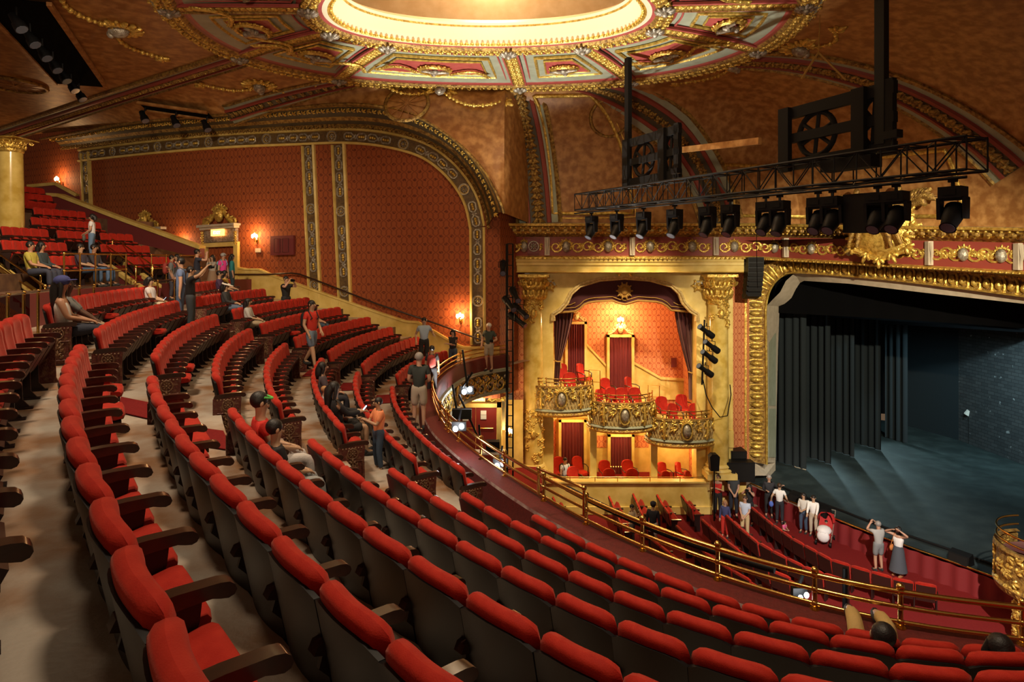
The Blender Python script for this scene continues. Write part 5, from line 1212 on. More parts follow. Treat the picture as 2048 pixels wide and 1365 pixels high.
LC = [(1116, 918, 28.6, 'lower left box, back left'), (1153, 917, 28.6, 'lower left box, back right by the curtain'), (1103, 938, 27.3, 'lower left box, front left'), (1144, 938, 27.3, 'lower left box, front right'),
      (1208, 925, 28.4, 'lower middle box, back left'), (1254, 924, 28.4, 'lower middle box, back right'), (1217, 942, 27.3, 'lower middle box, front left'), (1263, 942, 27.3, 'lower middle box, front right'),
      (1322, 929, 28.2, 'lower right box, back left'), (1355, 929, 28.2, 'lower right box, back right'), (1329, 947, 27.3, 'lower right box, front left'), (1373, 947, 27.3, 'lower right box, front right')]
bc = box_chair(); first = True
for x, y, Y, lab in BC+LC:
    p = bq(x, y, Y); zf = p.z-1.03; rz = random.uniform(-.5, -.1)+PI*.0; lab2 = 'red upholstered box armchair in the '+lab
    rz = math.radians(random.choice((200, 215, 235))) 
    if first: bc.scale = (1.25, 1.2, 1.08)
    if first: bc.location = (p.x, p.y, zf); bc.rotation_euler = (0, 0, rz); bc['label'] = lab2; bc['group'] = 'red armchairs in the boxes'; first = False
    else: dup(bc, (p.x, p.y, zf), rz, lab2, 'red armchairs in the boxes')
lamp('box_light', bq(1240, 650, 28.6), 200, (1, .62, .28), .1)
for x, z in ((1140, -6.9), (1245, -7.5), (1360, -7.9)): lamp('lower_box_light', (bq(x, 0, 28.2).x, 28.2, z), 75, (1, .66, .28), .1)
lamp('box_fill', (5.6, 20.5, 4.2), 8000, (1, .80, .50), .3, 'SPOT', bq(1240, 760, 27), angle=50, blend=.9)  # unseen spot without a fixture, added to brighten the box fronts
# ------------------------------------------------------------------ proscenium
def pp(x, y, off=0): return at(x, y, prosY(x)-off)
PD = V((4.65, -8, 0)).normalized(); PN = V((-PD.y, PD.x, 0)); PN = -PN if PN.y > 0 else PN     # towards the house
def proscenium():
    g = thing('proscenium_arch', 'massive gilded leaf frame around the stage opening', 'proscenium arch')
    jam = [(1509, 926), (1509, 800), (1508, 700), (1507, 640), (1507, 618), (1511, 590), (1521, 566), (1540, 546), (1565, 535), (1600, 531), (1700, 537), (1800, 545), (1920, 558), (2048, 573), (2180, 588), (2400, 614)]
    P = resample([V(catmull([tuple(pp(x, y, .25)) for x, y in jam], t*(len(jam)-1)/90)) for t in range(91)], .35)
    def nn(i): p = P[min(i, len(P)-1)]; x = 1024+FPX*p.x/p.y; return V((-.25, -1, 0)) if x < 1560 else PN
    def wsc(i): p = P[min(i, len(P)-1)]; x = 1024+FPX*p.x/p.y; return 1 if x < 1515 else (1-.34*min(1, (x-1515)/60))
    w = .42; m = MB(); m.sweep(P, [(-w-.12, -.1), (-w-.12, .16), (-w-.02, .2), (-w, .1), (-w*.5, .02), (0, -.03), (w*.5, .02), (w, .1), (w+.02, .2), (w+.1, .16), (w+.12, -.2)], nn, mf=lambda i, j: 1 if 3 <= j <= 6 else 0, sc=wsc)
    m.build('frame', [M_['gold'], M_['darkgold']], g, 40)
    m = MB(); Q = resample(P, .36)
    for i in range(1, len(Q)-1):
        t = (Q[i+1]-Q[i-1]).normalized(); n = nn(min(len(P)-1, int(i*.36/.35))); n = (n-t*n.dot(t)).normalized(); s = t.cross(n); p = Q[i]+n*.06; z_ = wsc(min(len(P)-1, int(i*.36/.35)))
        R = Matrix((t, s, n)).transposed(); m.ball(p+s*.08*z_, (.11, .26*z_, .12), 8, 6, 0, R); m.tube([p+t*.17+s*.34*z_, p+t*.16-s*.1*z_, p+t*.1-s*.3*z_], [.04, .045, .03], 5); leaf(m, p-s*.3*z_+t*.17, -s, n, .2*z_); leaf(m, p+s*.34*z_+t*.17, s, n, .14)
    m.build('leaf_and_egg_relief', M_['gold'], g, 60)
    # cream reveal with grey-green panels, curved corner and soffit
    m = MB(); IN = [(1532, 926), (1533, 700), (1534, 612), (1545, 600), (1560, 585), (1572, 562), (1590, 546), (1604, 542), (1700, 549), (1850, 566), (2048, 588), (2180, 605), (2400, 631)]
    OU = [(1551, 926), (1556, 700), (1559, 613), (1570, 608), (1583, 596), (1592, 578), (1600, 566), (1608, 562), (1700, 568), (1850, 586), (2048, 608), (2180, 627), (2400, 655)]
    A = [pp(x, y, .1) for x, y in IN]; B = [pp(x, y, -.9 if x < 1600 else -.9+min(.9, (x-1600)/20)) for x, y in OU]; m.grid([A, B])
    m.build('reveal', M_['plinth'], g, 40)
    for k, (y0, y1) in enumerate(((622, 812), (818, 915))):
        m = MB(); q = [lerp(pp(1533, y1, .12), pp(1556, y1, -.85), .2), lerp(pp(1533, y1, .12), pp(1556, y1, -.85), .8), lerp(pp(1533, y0, .12), pp(1557, y0, -.85), .8), lerp(pp(1533, y0, .12), pp(1557, y0, -.85), .2)]
        m.prism(q, V((-.05, -.03, 0))); m.build('reveal_panel', M_['grey'], g)
    m = MB(); a, b = pp(1492, 950, .3), pp(1551, 950, -.8); m.prism([pp(1490, 952, .35), pp(1531, 952, .35), pp(1551, 952, -.8), pp(1551, 926, -.8), pp(1531, 926, .35), pp(1490, 926, .35)], V((0, .2, 0))); m.build('stone_plinth', M_['plinth'], g)
    # wall between boxes and arch: damask strip with thin gilt edges
    s = thing('damask_strip', 'narrow vertical damask strip between the right box column and the gilded stage frame', 'wall panel')
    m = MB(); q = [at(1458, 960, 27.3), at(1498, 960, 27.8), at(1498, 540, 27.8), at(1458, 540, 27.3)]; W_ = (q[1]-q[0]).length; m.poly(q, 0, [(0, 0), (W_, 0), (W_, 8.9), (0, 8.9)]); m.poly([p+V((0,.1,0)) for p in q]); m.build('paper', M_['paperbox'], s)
    for x in (1462, 1491): m = MB(); m.bar(at(x, 545, 27.25+(x-1458)*.012), at(x, 940, 27.25+(x-1458)*.012), .09, .06, 0, (0, 1, 0)); m.build('gilt_edge', M_['gold'], s)
    # wall mass above the opening, behind the frame and frieze
    m = MB(); XS = list(range(1490, 2440, 40)); m.grid([[at(x, yline(512, 545)(x), prosY(x)-.1) for x in XS], [at(x, 543+max(0, x-1600)*.103, prosY(x)-.05) for x in XS]])
    struct(m.build('wall_proscenium', M_['darkgold']))
    # cartouche with gilded figures over the stage
    c = at(1762, 470, entY(1762)-.5); t = PD; n = PN; u = V((0,0,1)); k = thing('gilded_cartouche', 'large gilded shield with winged figures hung over the stage opening', 'cartouche')
    m = MB(); OL = [(-1.0, .9), (-.7, .65), (-.35, .95), (0, .8), (.35, .95), (.7, .65), (1.0, .9), (1.15, .3), (.9, -.1), (1.0, -.6), (.45, -.9), (0, -1.12), (-.45, -.9), (-1.0, -.6), (-.9, -.1), (-1.15, .3)]
    G = [];
    for q in range(6):
        f = 1-q/5; G.append([c+t*(a*f*1.05)+u*(b*f*.80)+n*(.35*(1-f*f)+.05) for a, b in OL])
    m.grid(G, cv=True); m.tube([c+t*a*1.05+u*b*.8+n*.08 for a, b in OL], .11, 6, 0, closed=True); m.build('shield', M_['gold'], k, 50)
    m = MB()
    for i in range(18): a, b = OL[i % 16]; leaf(m, c+t*a*.95+u*b*.72+n*.15, t*a+u*b, n, .5)
    for gx in (-1, 1): scroll(m, c+t*gx*.8+u*.75+n*.1, t*gx, u, n, .32, thick=.25); scroll(m, c+t*gx*.8-u*.5+n*.1, -t*gx, u, n, .28, thick=.25)
    m.build('scroll_edge', M_['gold'], k, 60)
    for gx in (-1, 1):
        m = MB(); h = c+t*gx*.75+u*1.25+n*.25
        m.tube([h+u*.15, h+u*.05, c+t*gx*.8+u*.85+n*.35, c+t*gx*.65+u*.62+n*.42], [.09, .16, .2, .17], 10); m.tube([c+t*gx*.65+u*.62+n*.42, c+t*gx*.72+u*.2+n*.5, c+t*gx*.95-u*.35+n*.42], [.14, .11, .06], 8); m.tube([c+t*gx*.6+u*.62+n*.42, c+t*gx*.5+u*.15+n*.52, c+t*gx*.62-u*.45+n*.45], [.14, .11, .06], 8)
        m.tube([c+t*gx*.8+u*1.05+n*.4, c+t*gx*.45+u*.95+n*.5, c+t*gx*.12+u*1.0+n*.45], [.07, .055, .04], 7); m.ball(h+u*.32, (.11, .12, .15), 10, 8); m.build('figure', M_['darkgold'], k, 80)
        m = MB()
        for q in range(7): leaf(m, c+t*gx*(.95+.07*q)+u*(1.0+.05*q)+n*.1, t*gx+u*(1.0-.22*q), n, .75)
        m.build('wing', M_['darkgold'], k, 60)
proscenium()

# ------------------------------------------------------------------ stage, drapes, pit wall
ZS = -9.6; ZP = -10.38
LIP = [(1500, 968), (1540, 985), (1577, 1003), (1660, 1035), (1760, 1075), (1860, 1110), (1940, 1138), (2003, 1161), (2080, 1187), (2200, 1225)]
LP = [on(x, y, ZS) for x, y in LIP]
def stage():
    m = MB(); far = [V((11.5, 30, ZS)), V((14, 36, ZS)), V((19, 41, ZS)), V((24, 38, ZS)), V((25, 33, ZS)), V((25.5, 29, ZS)), V((26, 25, ZS)), V((26.5, 21, ZS)), V((26.5, 18, ZS)), V((26.5, 15, ZS))]
    m.grid([LP, far]); struct(m.build('floor_stage', M_['stage']))
    m = MB(); n = 220; P = resample(LP, .07); t = thing('pit_wall', 'long red pleated wall below the stage edge with a brass rim', 'pit wall')
    G = []
    for i, p in enumerate(P):
        a = P[max(0, i-1)]; b = P[min(len(P)-1, i+1)]; d = (b-a).normalized(); nn = V((d.y, -d.x, 0)); nn = nn if nn.y < 0 else -nn; G.append([p+nn*(.03*math.sin(i*.9)+.02)+V((0,0,-.06)), p+nn*(.05*math.sin(i*.9)+.05)+V((0,0,ZP-ZS))])
    m.grid(G); m.build('pleated_skirting', M_['skirt'], t, 80)
    m = MB(); m.tube([p+V((0,0,.02)) for p in resample(LP, .5)], .035, 6); m.build('brass_rim', M_['brass'], t, 60)
    m = MB(); m.tube([p+V((0, 0, 0))+V((.75, .43, .03)) for p in resample(LP, .5)][2:], .05, 6); tag(m.build('cable_trough', M_['black'], None, 60), 'black footlight trough along the front of the stage', 'trough')
    # legs (hanging black wing drapes)
    def leg(lab, a, b, ytop, bk='serge', amp=.07, name='stage_drape'):
        A, B = on(a[0], a[1], ZS+.02), on(b[0], b[1], ZS+.02); d = (B-A); nn = V((-d.y, d.x, 0)).normalized(); N = int(d.length/.07); ext = -d*.0
        m = MB(); G = []
        for i in range(N+1):
            p = A+d*(i/N)+nn*(amp*math.sin(i*1.15)+amp*.5*math.sin(i*.37)); G.append([p, V((p.x, p.y, .6))])
        m.grid(G); o = m.build(name, M_[bk], None, 80); tag(o, lab, 'stage curtain'); return A, B
    LG = [('nearest black wing curtain, hanging beside the stage frame', (1535, 917), (1612, 940)), ('second black wing curtain from the stage frame', (1590, 905), (1663, 930)), ('third black wing curtain from the stage frame', (1640, 893), (1708, 915)),
          ('fourth black wing curtain from the stage frame', (1690, 880), (1763, 902)), ('deepest black wing curtain, beside the dark backdrop', (1770, 875), (1814, 887))]
    for lab, a, b in LG: leg(lab, a, b, 600)
    # black backdrop panel and brick rear wall
    A, B = on(1806, 850, ZS), on(1925, 883, ZS); m = MB(); q = [A, B, V((B.x, B.y, 1)), V((A.x, A.y, 1))]; L = (B-A).length; m.poly(q, 0, [(0, 0), (L, 0), (L, 10.6), (0, 10.6)]); m.poly([p+V((.2, .2, 0)) for p in q])
    tag(m.build('stage_backdrop', M_['serge']), 'tall black backdrop left of the painted brick rear wall', 'backdrop')
    A, B = on(1915, 880, ZS), on(2230, 1000, ZS); m = MB(); q = [A, B, V((B.x, B.y, 1)), V((A.x, A.y, 1))]; L = (B-A).length; m.poly(q, 0, [(0, 0), (L, 0), (L, 10.6), (0, 10.6)]); struct(m.build('wall_stage_rear', M_['brick']))
    m = MB(); d = (B-A).normalized(); nn = V((d.y, -d.x, 0)); nn = nn if nn.y < 0 else -nn; P_ = [on(1943, 889, ZS)+V((0,0,1.35))+nn*.05]; m.tube([P_[0], P_[0]+d*6], .03, 6); tag(m.build('wall_conduit', M_['black'], None, 60), 'thin conduit running along the painted brick rear wall', 'conduit')
    f = thing('wall_floodlight', 'small white floodlight standing by the painted brick rear wall', 'floodlight'); c = at(1937, 827, on(1925, 883, ZS).y-.5); m = MB(); R = Matrix.Rotation(.5, 3, 'Y') @ Matrix.Rotation(.3, 3, 'X'); m.box(c, (.30, .12, .26), 0, R); m.build('head', M_['paperwhite'], f); m = MB(); m.tube([c+V((0,0,-.1)), V((c.x, c.y, ZS))], .015, 6); m.build('stand', M_['black'], f)
    # side walls of the stage house, black
    m = MB(); q = [V((11.3, 30.2, ZS)), V((14, 38, ZS)), V((19, 42, ZS)), V((25.5, 40, ZS))]; m.grid([q, [V((p.x, p.y, 3)) for p in q]]); struct(m.build('wall_stage_left', M_['void']))
    # borders
    for i, (lab, x0, x1, yb, Y0, Y1) in enumerate((('first black border across the top of the stage', 1550, 2150, 626, 29.8, 21.5), ('second black border, hanging deeper over the stage', 1640, 2200, 634, 32.0, 23.5), ('deepest black border over the rear wall', 1760, 2250, 648, 34.0, 27.0))):
        N = 60; m = MB(); G = []
        zb = -(yb-HY)*Y0/FPX
        for k in range(N+1):
            x = lerp(x0, x1, k/N); Y = lerp(Y0, Y1, k/N); p = at(x, HY, Y); zb2 = lerp(zb, zb*(1+.0*i)-(.0), k/N); G.append([V((p.x, p.y+.05*math.sin(k*1.3), zb2)), V((p.x, p.y, 1.0))])
        m.grid(G); tag(m.build('stage_border', M_['void'], None, 80), lab, 'stage border')
    m = MB(); m.poly([V((9, 26.5, .8)), V((20, 20, .9)), V((30, 15, .9)), V((30, 42, .9)), V((9, 42, .9))]); struct(m.build('ceiling_stage', M_['void']))
    # monitors along the lip, white line on the floor
    for lab, x, y in (('black wedge monitor on the stage edge near the couple with the stroller', 1634, 1022), ('black wedge monitor on the stage edge near the bottom right', 1912, 1119), ('black wedge monitor on the stage edge behind the man in white', 1586, 995)):
        p = on(x, y+12, ZS)+V((.25, .15, 0)); w = thing('stage_monitor', lab, 'speaker', p, math.radians(-60)); m = MB(); m.prism([(-.3, -.2, 0), (-.3, .22, 0), (-.3, .12, .36), (-.3, -.12, .30)], (.6, 0, 0)); m.build('cabinet', M_['black'], w)
        m = MB(); m.prism([(-.27, -.20, .03), (-.27, -.14, .27), (.27, -.14, .27), (.27, -.20, .03)], (0, -.01, 0)); m.build('grille', M_['blacksoft'], w)
    m = MB(); m.tube([on(1551, 921, ZS)+V((0,0,.02)), on(1575, 925, ZS)+V((0,0,.02)), on(1592, 936, ZS)+V((0,0,.02)), on(1612, 941, ZS)+V((0,0,.02))], .02, 5); tag(m.build('floor_cable', M_['plinth'], None, 60), 'pale cable lying on the stage below the nearest wing curtain', 'cable')
    for x, y, tx, ty in ((1600, 902, 1660, 990), (1662, 890, 1740, 975), (1706, 878, 1790, 950), (1762, 866, 1850, 930)):
        p = on(x, y, ZS); lamp('wing_light', V((p.x-.6, p.y+.5, ZS+4.2)), 520, COOL, .12, 'SPOT', on(tx, ty, ZS), angle=62, blend=.7)
stage()
# orchestra floor
m = MB(); m.poly([V((-6, 27.4, ZP)), V((14, 27.4, ZP)), V((16.5, 24, ZP)), V((17, 14, ZP)), V((-6, 5, ZP))]); struct(m.build('floor_orchestra', M_['carpet']))
# black speaker stacks by the arch
def spk(name, lab, x0, x1, y0, y1, Y, d=.6, cells=1):
    t = thing(name, lab, 'speaker'); a, b = at(x0, y0, Y), at(x1, y1, Y); c = (a+b)/2; w, h = b.x-a.x, a.z-b.z
    for k in range(cells):
        zc = a.z-h*(k+.5)/cells; m = MB(); m.box((c.x, Y+d/2, zc), (w, d, h/cells*.95)); cab = m.build('cabinet', M_['black'], t); m = MB(); m.box((c.x, Y-.01, zc), (w*.9, .03, h/cells*.82)); m.build('grille', M_['blacksoft'], cab)
    return t
spk('speaker_stack', 'tall black speaker stack at the foot of the gilded stage frame', 1463, 1494, 903, 950, 26.9, .7, 3)
spk('speaker_stack', 'low black subwoofers below the speaker stack by the stage corner', 1452, 1510, 925, 966, 26.4, .5, 1)
t = thing('stand_speaker', 'small black speaker on a pole in front of the right box column', 'speaker'); p = at(1430, 930, 25.8); m = MB(); m.prism([p+V((-.16, 0, -.26)), p+V((.16, 0, -.26)), p+V((.20, 0, .3)), p+V((.1, 0, .4)), p+V((-.1, 0, .4)), p+V((-.20, 0, .3))], (0, .3, 0)); m.build('cabinet', M_['black'], t); m = MB(); m.tube([p+V((0,.1,-.2)), V((p.x, p.y+.1, ZP))], .03, 6); m.build('pole', M_['black'], t)
# curved line array beside the frame
t = thing('line_array_speaker', 'curved black hanging line array speaker beside the upper corner of the gilded frame', 'speaker')
for k in range(8):
    y = 520+k*10; dy = (k/7)**2*.25; c = at(1506, y, 26.2); m = MB(); R = Matrix.Rotation(-.05-.05*k, 3, 'X'); m.box(c+V((0, -dy*-1-.1, 0)), (.62, .5, .19), 0, R); cb = m.build('array_cabinet', M_['black'], t); m = MB(); m.box(c+V((0, dy-.36, 0)), (.56, .03, .14), 0, R); m.build('grille', M_['blacksoft'], cb)

# house right box, close at the right frame edge
box_c = on(2096, 1170, -8.2)
def right_box():
    g = thing('box_balcony', 'gilded bowed box front at the right picture edge above the stage corner', 'box balcony'); c = at(2110, HY, 17.2); m = MB(); R0 = 1.25
    z0 = -(1100-HY)*17.2/FPX; z1 = -(1172-HY)*17.2/FPX
    A = [PI*.5+PI*1.0*i/24 for i in range(25)]
    pt = lambda a, o, z: V((c.x+math.cos(a)*(R0+o), c.y+math.sin(a)*(R0+o), z))
    m.grid([[pt(a, o, z) for a in A] for o, z in ((-.08, z0), (.06, z0+.02), (.08, z0-.06), (0, z0-.1), (.04, (z0+z1)/2), (0, z1), (.1, z1-.05), (.05, z1-.2), (-.2, z1-.35), (-.7, z1-.45))]); m.build('parapet', M_['darkgold'], g, 40)
    m = MB()
    for i in range(60): a = random.uniform(PI*.55, PI*1.45); z = random.uniform(z1, z0-.1); d = V((math.cos(a), math.sin(a), 0)); leaf(m, pt(a, .04, z), V((-d.y, d.x, random.uniform(-2, 2))), d, .28)
    m.build('gilded_relief', M_['gold'], g, 60)
    m = MB(); P = [(.35, z1-.4), (.45, z1-.8), (.38, z1-1.4), (.42, z1-2.0), (.5, z1-2.4)]; m.lathe(P, (c.x-.55, c.y, 0), 20); 
    for i in range(70): a = random.uniform(PI*.7, PI*1.6); z = random.uniform(z1-2.2, z1-.5); d = V((math.cos(a), math.sin(a), 0)); leaf(m, V((c.x-.55, c.y, z))+d*.44, V((0,0,random.uniform(-1,1)))+V((-d.y, d.x, 0))*random.uniform(-1,1), d, .26)
    m.build('pedestal', M_['gold'], g, 60)
    for dz in (.18, .42):
        m = MB(); m.tube([pt(a, 0, z0+dz) for a in A], .028, 6); m.build('rail', M_['brass'], g, 60)
    m = MB(); m.lathe([(.0, z0-.02), (1.2, z0-.3), (1.2, z1)], (c.x, c.y, 0), 20); m.build('deck', M_['drape'], g)
right_box()

# ------------------------------------------------------------------ orchestra seats
def orch_seat():
    t = thing('orchestra_seat', 'x', 'orchestra seat'); m = MB(); G = []; B = []
    for i in range(7):
        u = -1+i/3; G.append([V((u*.25, (.92-z)*.2+.02*u*u+.05, z-.04*abs(u)**6*(z > .88))) for z in (.42, .6, .8, .88, .92)]); B.append([p+V((0,-.07,0)) for p in G[-1]])
    m.grid(G); m.grid([list(r) for r in reversed(B)]); m.grid([[g_[-1] for g_ in G], [b[-1] for b in B]]); m.grid([G[0], B[0]]); m.grid([B[-1], G[-1]]); m.build('backrest', M_['velvet'], t, 50)
    m = MB(); m.box((0, .045, .60), (.46, .03, .50), 0, Matrix.Rotation(.2, 3, 'X')); m.build('back_panel', M_['pan'], t)
    m = MB(); R = Matrix.Rotation(math.radians(60), 3, 'X'); m.box(V((0, .28, .48)), (.46, .38, .10), 0, R); m.build('seat_cushion', M_['velvet'], t)
    m = MB(); m.box((.265, .28, .63), (.055, .40, .05)); m.build('armrest', M_['wood'], t); m = MB(); m.box((.265, .22, .31), (.03, .22, .62)); m.build('standard', M_['iron'], t)
    return t
os_ = orch_seat(); ofirst = True
ORN = ['first', 'second', 'third', 'fourth', 'fifth', 'sixth', 'seventh', 'eighth', 'ninth', 'tenth', 'eleventh', 'twelfth', 'thirteenth', 'fourteenth']
def orow(px, n, zt, lab, flip=False):
    global ofirst
    P = resample([on(x, y, zt) for x, y in px], .05); L = sum((b-a).length for a, b in zip(P, P[1:])); 
    for i in range(n):
        k = (i+.5)/n*(len(P)-1); j = int(k); p = P[j].lerp(P[min(j+1, len(P)-1)], k-j); a = (P[min(j+2, len(P)-1)]-P[max(0, j-1)]); a.z = 0; a.normalize(); f = V((-a.y, a.x, 0)); f = f if (f.x > 0) != flip else -f
        x_ = f.cross(V((0,0,1))); R = Matrix((x_, f, V((0,0,1)))).transposed(); p = V((p.x, p.y, zt-.92)); l = 'orchestra seat, %s from far end, %s' % (ORN[i], lab); sc = (L/n/.53, 1, 1)
        if ofirst: os_.location = p; os_.rotation_euler = R.to_euler(); os_.scale = sc; os_['label'] = l; os_['group'] = 'orchestra seats'; ofirst = False
        else: dup(os_, p, R=R, label=l, group='orchestra seats', scale=sc)
orow([(1500, 1012), (1540, 1045), (1584, 1076), (1661, 1118), (1727, 1138), (1802, 1159), (1875, 1172)], 13, ZP+.93, 'row nearest the stage')
orow([(1450, 1028), (1480, 1056), (1509, 1080), (1556, 1107), (1612, 1134), (1690, 1160)], 9, ZP+.93, 'second row from the stage')
orow([(1401, 1036), (1429, 1062), (1464, 1091), (1500, 1116), (1535, 1137), (1580, 1155)], 7, ZP+.93, 'third row from the stage')
orow([(1350, 1048), (1381, 1080), (1412, 1106), (1460, 1138), (1500, 1160)], 6, ZP+.93, 'fourth row from the stage')
orow([(1300, 1075), (1325, 1095), (1352, 1116), (1390, 1142)], 4, ZP+.93, 'fifth row from the stage')
for i, q in enumerate(([(1216, 990), (1224, 1008), (1234, 1030), (1243, 1050)], [(1264, 985), (1273, 1005), (1284, 1030), (1291, 1048)], [(1312, 987), (1322, 1005), (1337, 1026)], [(1361, 988), (1371, 1002), (1383, 1016)])):
    orow(q, 4 if i < 2 else 3, ZP+.93, ('short row farthest left', 'second short row', 'third short row', 'fourth short row')[i]+' below the lower boxes')
orow([(1104, 992), (1112, 1010)], 2, ZP+.93, 'pair half hidden behind the railing')

# ------------------------------------------------------------------ under the balcony: exit door wall
def under():
    Yd = 25.0; q = lambda x, y, Y=Yd: at(x, y, Y)
    m = MB(); m.box(q(955, 935, 25.6)+V((0, -.3, -1.2)), (5.0, 3.6, 2.0)); struct(m.build('floor_landing', M_['carpet']))
    m = MB(); m.grid([[q(860, 800, 25.35), q(1046, 800, 26.2)], [q(860, 960, 25.35), q(1046, 960, 26.2)]]); struct(m.build('wall_landing', M_['cream']))
    g = thing('exit_door', 'red double exit door with white notices under the balcony', 'door'); u = V((0,0,1)); n = V((0,-1,0))
    m = MB(); 
    for a, b, c, d in ((899, 806, 1003, 814), (899, 806, 908, 935), (994, 806, 1003, 935)): A, B = q(a, b, 25.0), q(c, d, 25.0); m.box((A+B)/2, (abs(B.x-A.x), .3, abs(A.z-B.z)))
    m.build('door_frame', M_['cream'], g)
    for x0, x1 in ((909, 951), (952, 993)):
        A, B = q(x0, 815), q(x1, 935); m = MB(); m.box((A+B)/2+V((0,.02,0)), (B.x-A.x, .06, A.z-B.z)); lf = m.build('door_leaf', M_['door'], g)
        m = MB(); m.tube([q(x0+6, 857, 24.9), q(x1-6, 857, 24.9)], .03, 6); m.build('push_bar', M_['brass'], lf, 60)
    for x, y in ((931, 829), (967, 826), (967, 835), (931, 838)):
        m = MB(); A = q(x, y, 24.93); m.box(A, (.22, .01, .16)); m.build('notice', M_['paperwhite'], g)
    m = MB(); A, B = q(944, 792, 24.6), q(970, 803, 24.6); m.box((A+B)/2, (B.x-A.x, .1, A.z-B.z)); s = m.build('exit_sign', M_['sign']); tag(s, 'glowing orange EXIT sign above the red double door', 'exit sign'); text3d('EXIT', (A+B)/2+V((0,-.06,0)), n, .19, M_['signtext'], s)
    m = MB(); 
    for k, x in enumerate(range(905, 1012, 13)):
        if 938 < x < 975: continue
        c = q(x, 797, 24.85); scroll(m, c, V((1,0,0)), u, n, .13, flip=1 if k % 2 else -1); leaf(m, c, V((1,0,.5)), n, .25); leaf(m, c, V((-1,0,-.5)), n, .22)
    P = [q(x, 786-4*math.sin((x-890)/125*PI), 24.8) for x in range(890, 1016, 6)]; m.tube(P, .05, 5); beadrun(m, P, .12, .04)
    tag(m.build('door_crest', M_['gold'], None, 60), 'gilt scrollwork over the red double exit door', 'relief ornament')
    m = MB(); A, B = q(1004, 786, 25.3), q(1010, 860, 25.3); m.box((A+B)/2, (B.x-A.x, .1, A.z-B.z)); tag(m.build('wall_panel', M_['grey']), 'narrow grey panel right of the red double exit door', 'wall panel')
    sconce('glowing wall sconce behind the black lighting tower under the balcony', 1019, 862, 25.4, 60, n)
    # pier with damask between wall corner and first column
    m = MB(); A, B = at(1026, HY, 26.3), at(1047, HY, 26.5); q_ = [V((A.x, A.y, -8.6)), V((B.x, B.y, -8.6)), V((B.x, B.y, -.6)), V((A.x, A.y, -.6))]; W_ = (B-A).length; m.poly(q_, 0, [(0, 0), (W_, 0), (W_, 8), (0, 8)]); m.prism([p+V((0,.02,0)) for p in q_], (0, .2, 0)); tag(m.build('damask_pier', M_['paperbox']), 'narrow damask pier left of the left box column', 'pier')
    m = MB(); m.prism([V((A.x-.3, 26.2, -10.7)), V((B.x+.1, 26.2, -10.7)), V((B.x+.1, 26.2, -8.55)), V((A.x-.3, 26.2, -8.55))], (0, .3, 0)); tag(m.build('pier_base', M_['cream']), 'yellow painted base below the narrow damask pier', 'pier base')
under()
lamp('landing_fill', (-.9, 24.2, -5.4), 35, (1, .8, .5), .1)  # unseen lamp added to brighten the exit door and landing
# ------------------------------------------------------------------ lighting truss, hoist frames, moving lights, towers
def mover(lab, p, yaw, tilt, s=1.0, group='moving lights under the truss', cat='stage light'):
    g = thing('moving_light', lab, cat, p, yaw, group); g.scale = (s, s, s)
    m = MB(); m.tube([(0, 0, 0), (0, 0, -.10)], .03, 6); m.box((0, 0, .03), (.14, .06, .1)); m.build('clamp', M_['black'], g, 40)
    m = MB(); m.box((0, 0, -.20), (.36, .30, .20)); m.box((.0, -.155, -.20), (.2, .02, .1), 1); m.build('base_box', [M_['black'], M_['blacksoft']], g)
    m = MB()
    for sx in (-1, 1): m.prism([(sx*.20-.03, -.09, -.30), (sx*.20-.03, .09, -.30), (sx*.20-.03, .07, -.66), (sx*.20-.03, -.07, -.66)], (.06, 0, 0))
    m.box((0, 0, -.31), (.46, .16, .05)); m.build('yoke', M_['black'], g)
    R = Matrix.Rotation(tilt, 3, 'X'); c = V((0, 0, -.60)); q = lambda *a: c+R @ V(a); m = MB(); m.tube([q(0, 0, .24), q(0, 0, .18), q(0, 0, .05), q(0, 0, -.10), q(0, 0, -.26), q(0, 0, -.30)], [.10, .15, .165, .15, .12, .135], 14)
    for k in range(4): m.tube([q(0, 0, .18-.03*k), q(0, 0, .17-.03*k)], .172, 14)
    h = m.build('head', M_['black'], g, 40); m = MB(); m.tube([q(0, 0, -.301), q(0, 0, -.305)], .11, 14); m.build('lens', M_['lens'], h)
    return g
TA, TB = V((2.33, 21.8, 1.95)), V((7.3, 10.2, 1.68))
def tr(x, dz=0):
    """point on the truss axis seen at bearing x"""
    m_ = (x-1024)/FPX; d = TB-TA; t = (m_*TA.y-TA.x)/(d.x-m_*d.y); return TA+d*t+V((0, 0, dz))
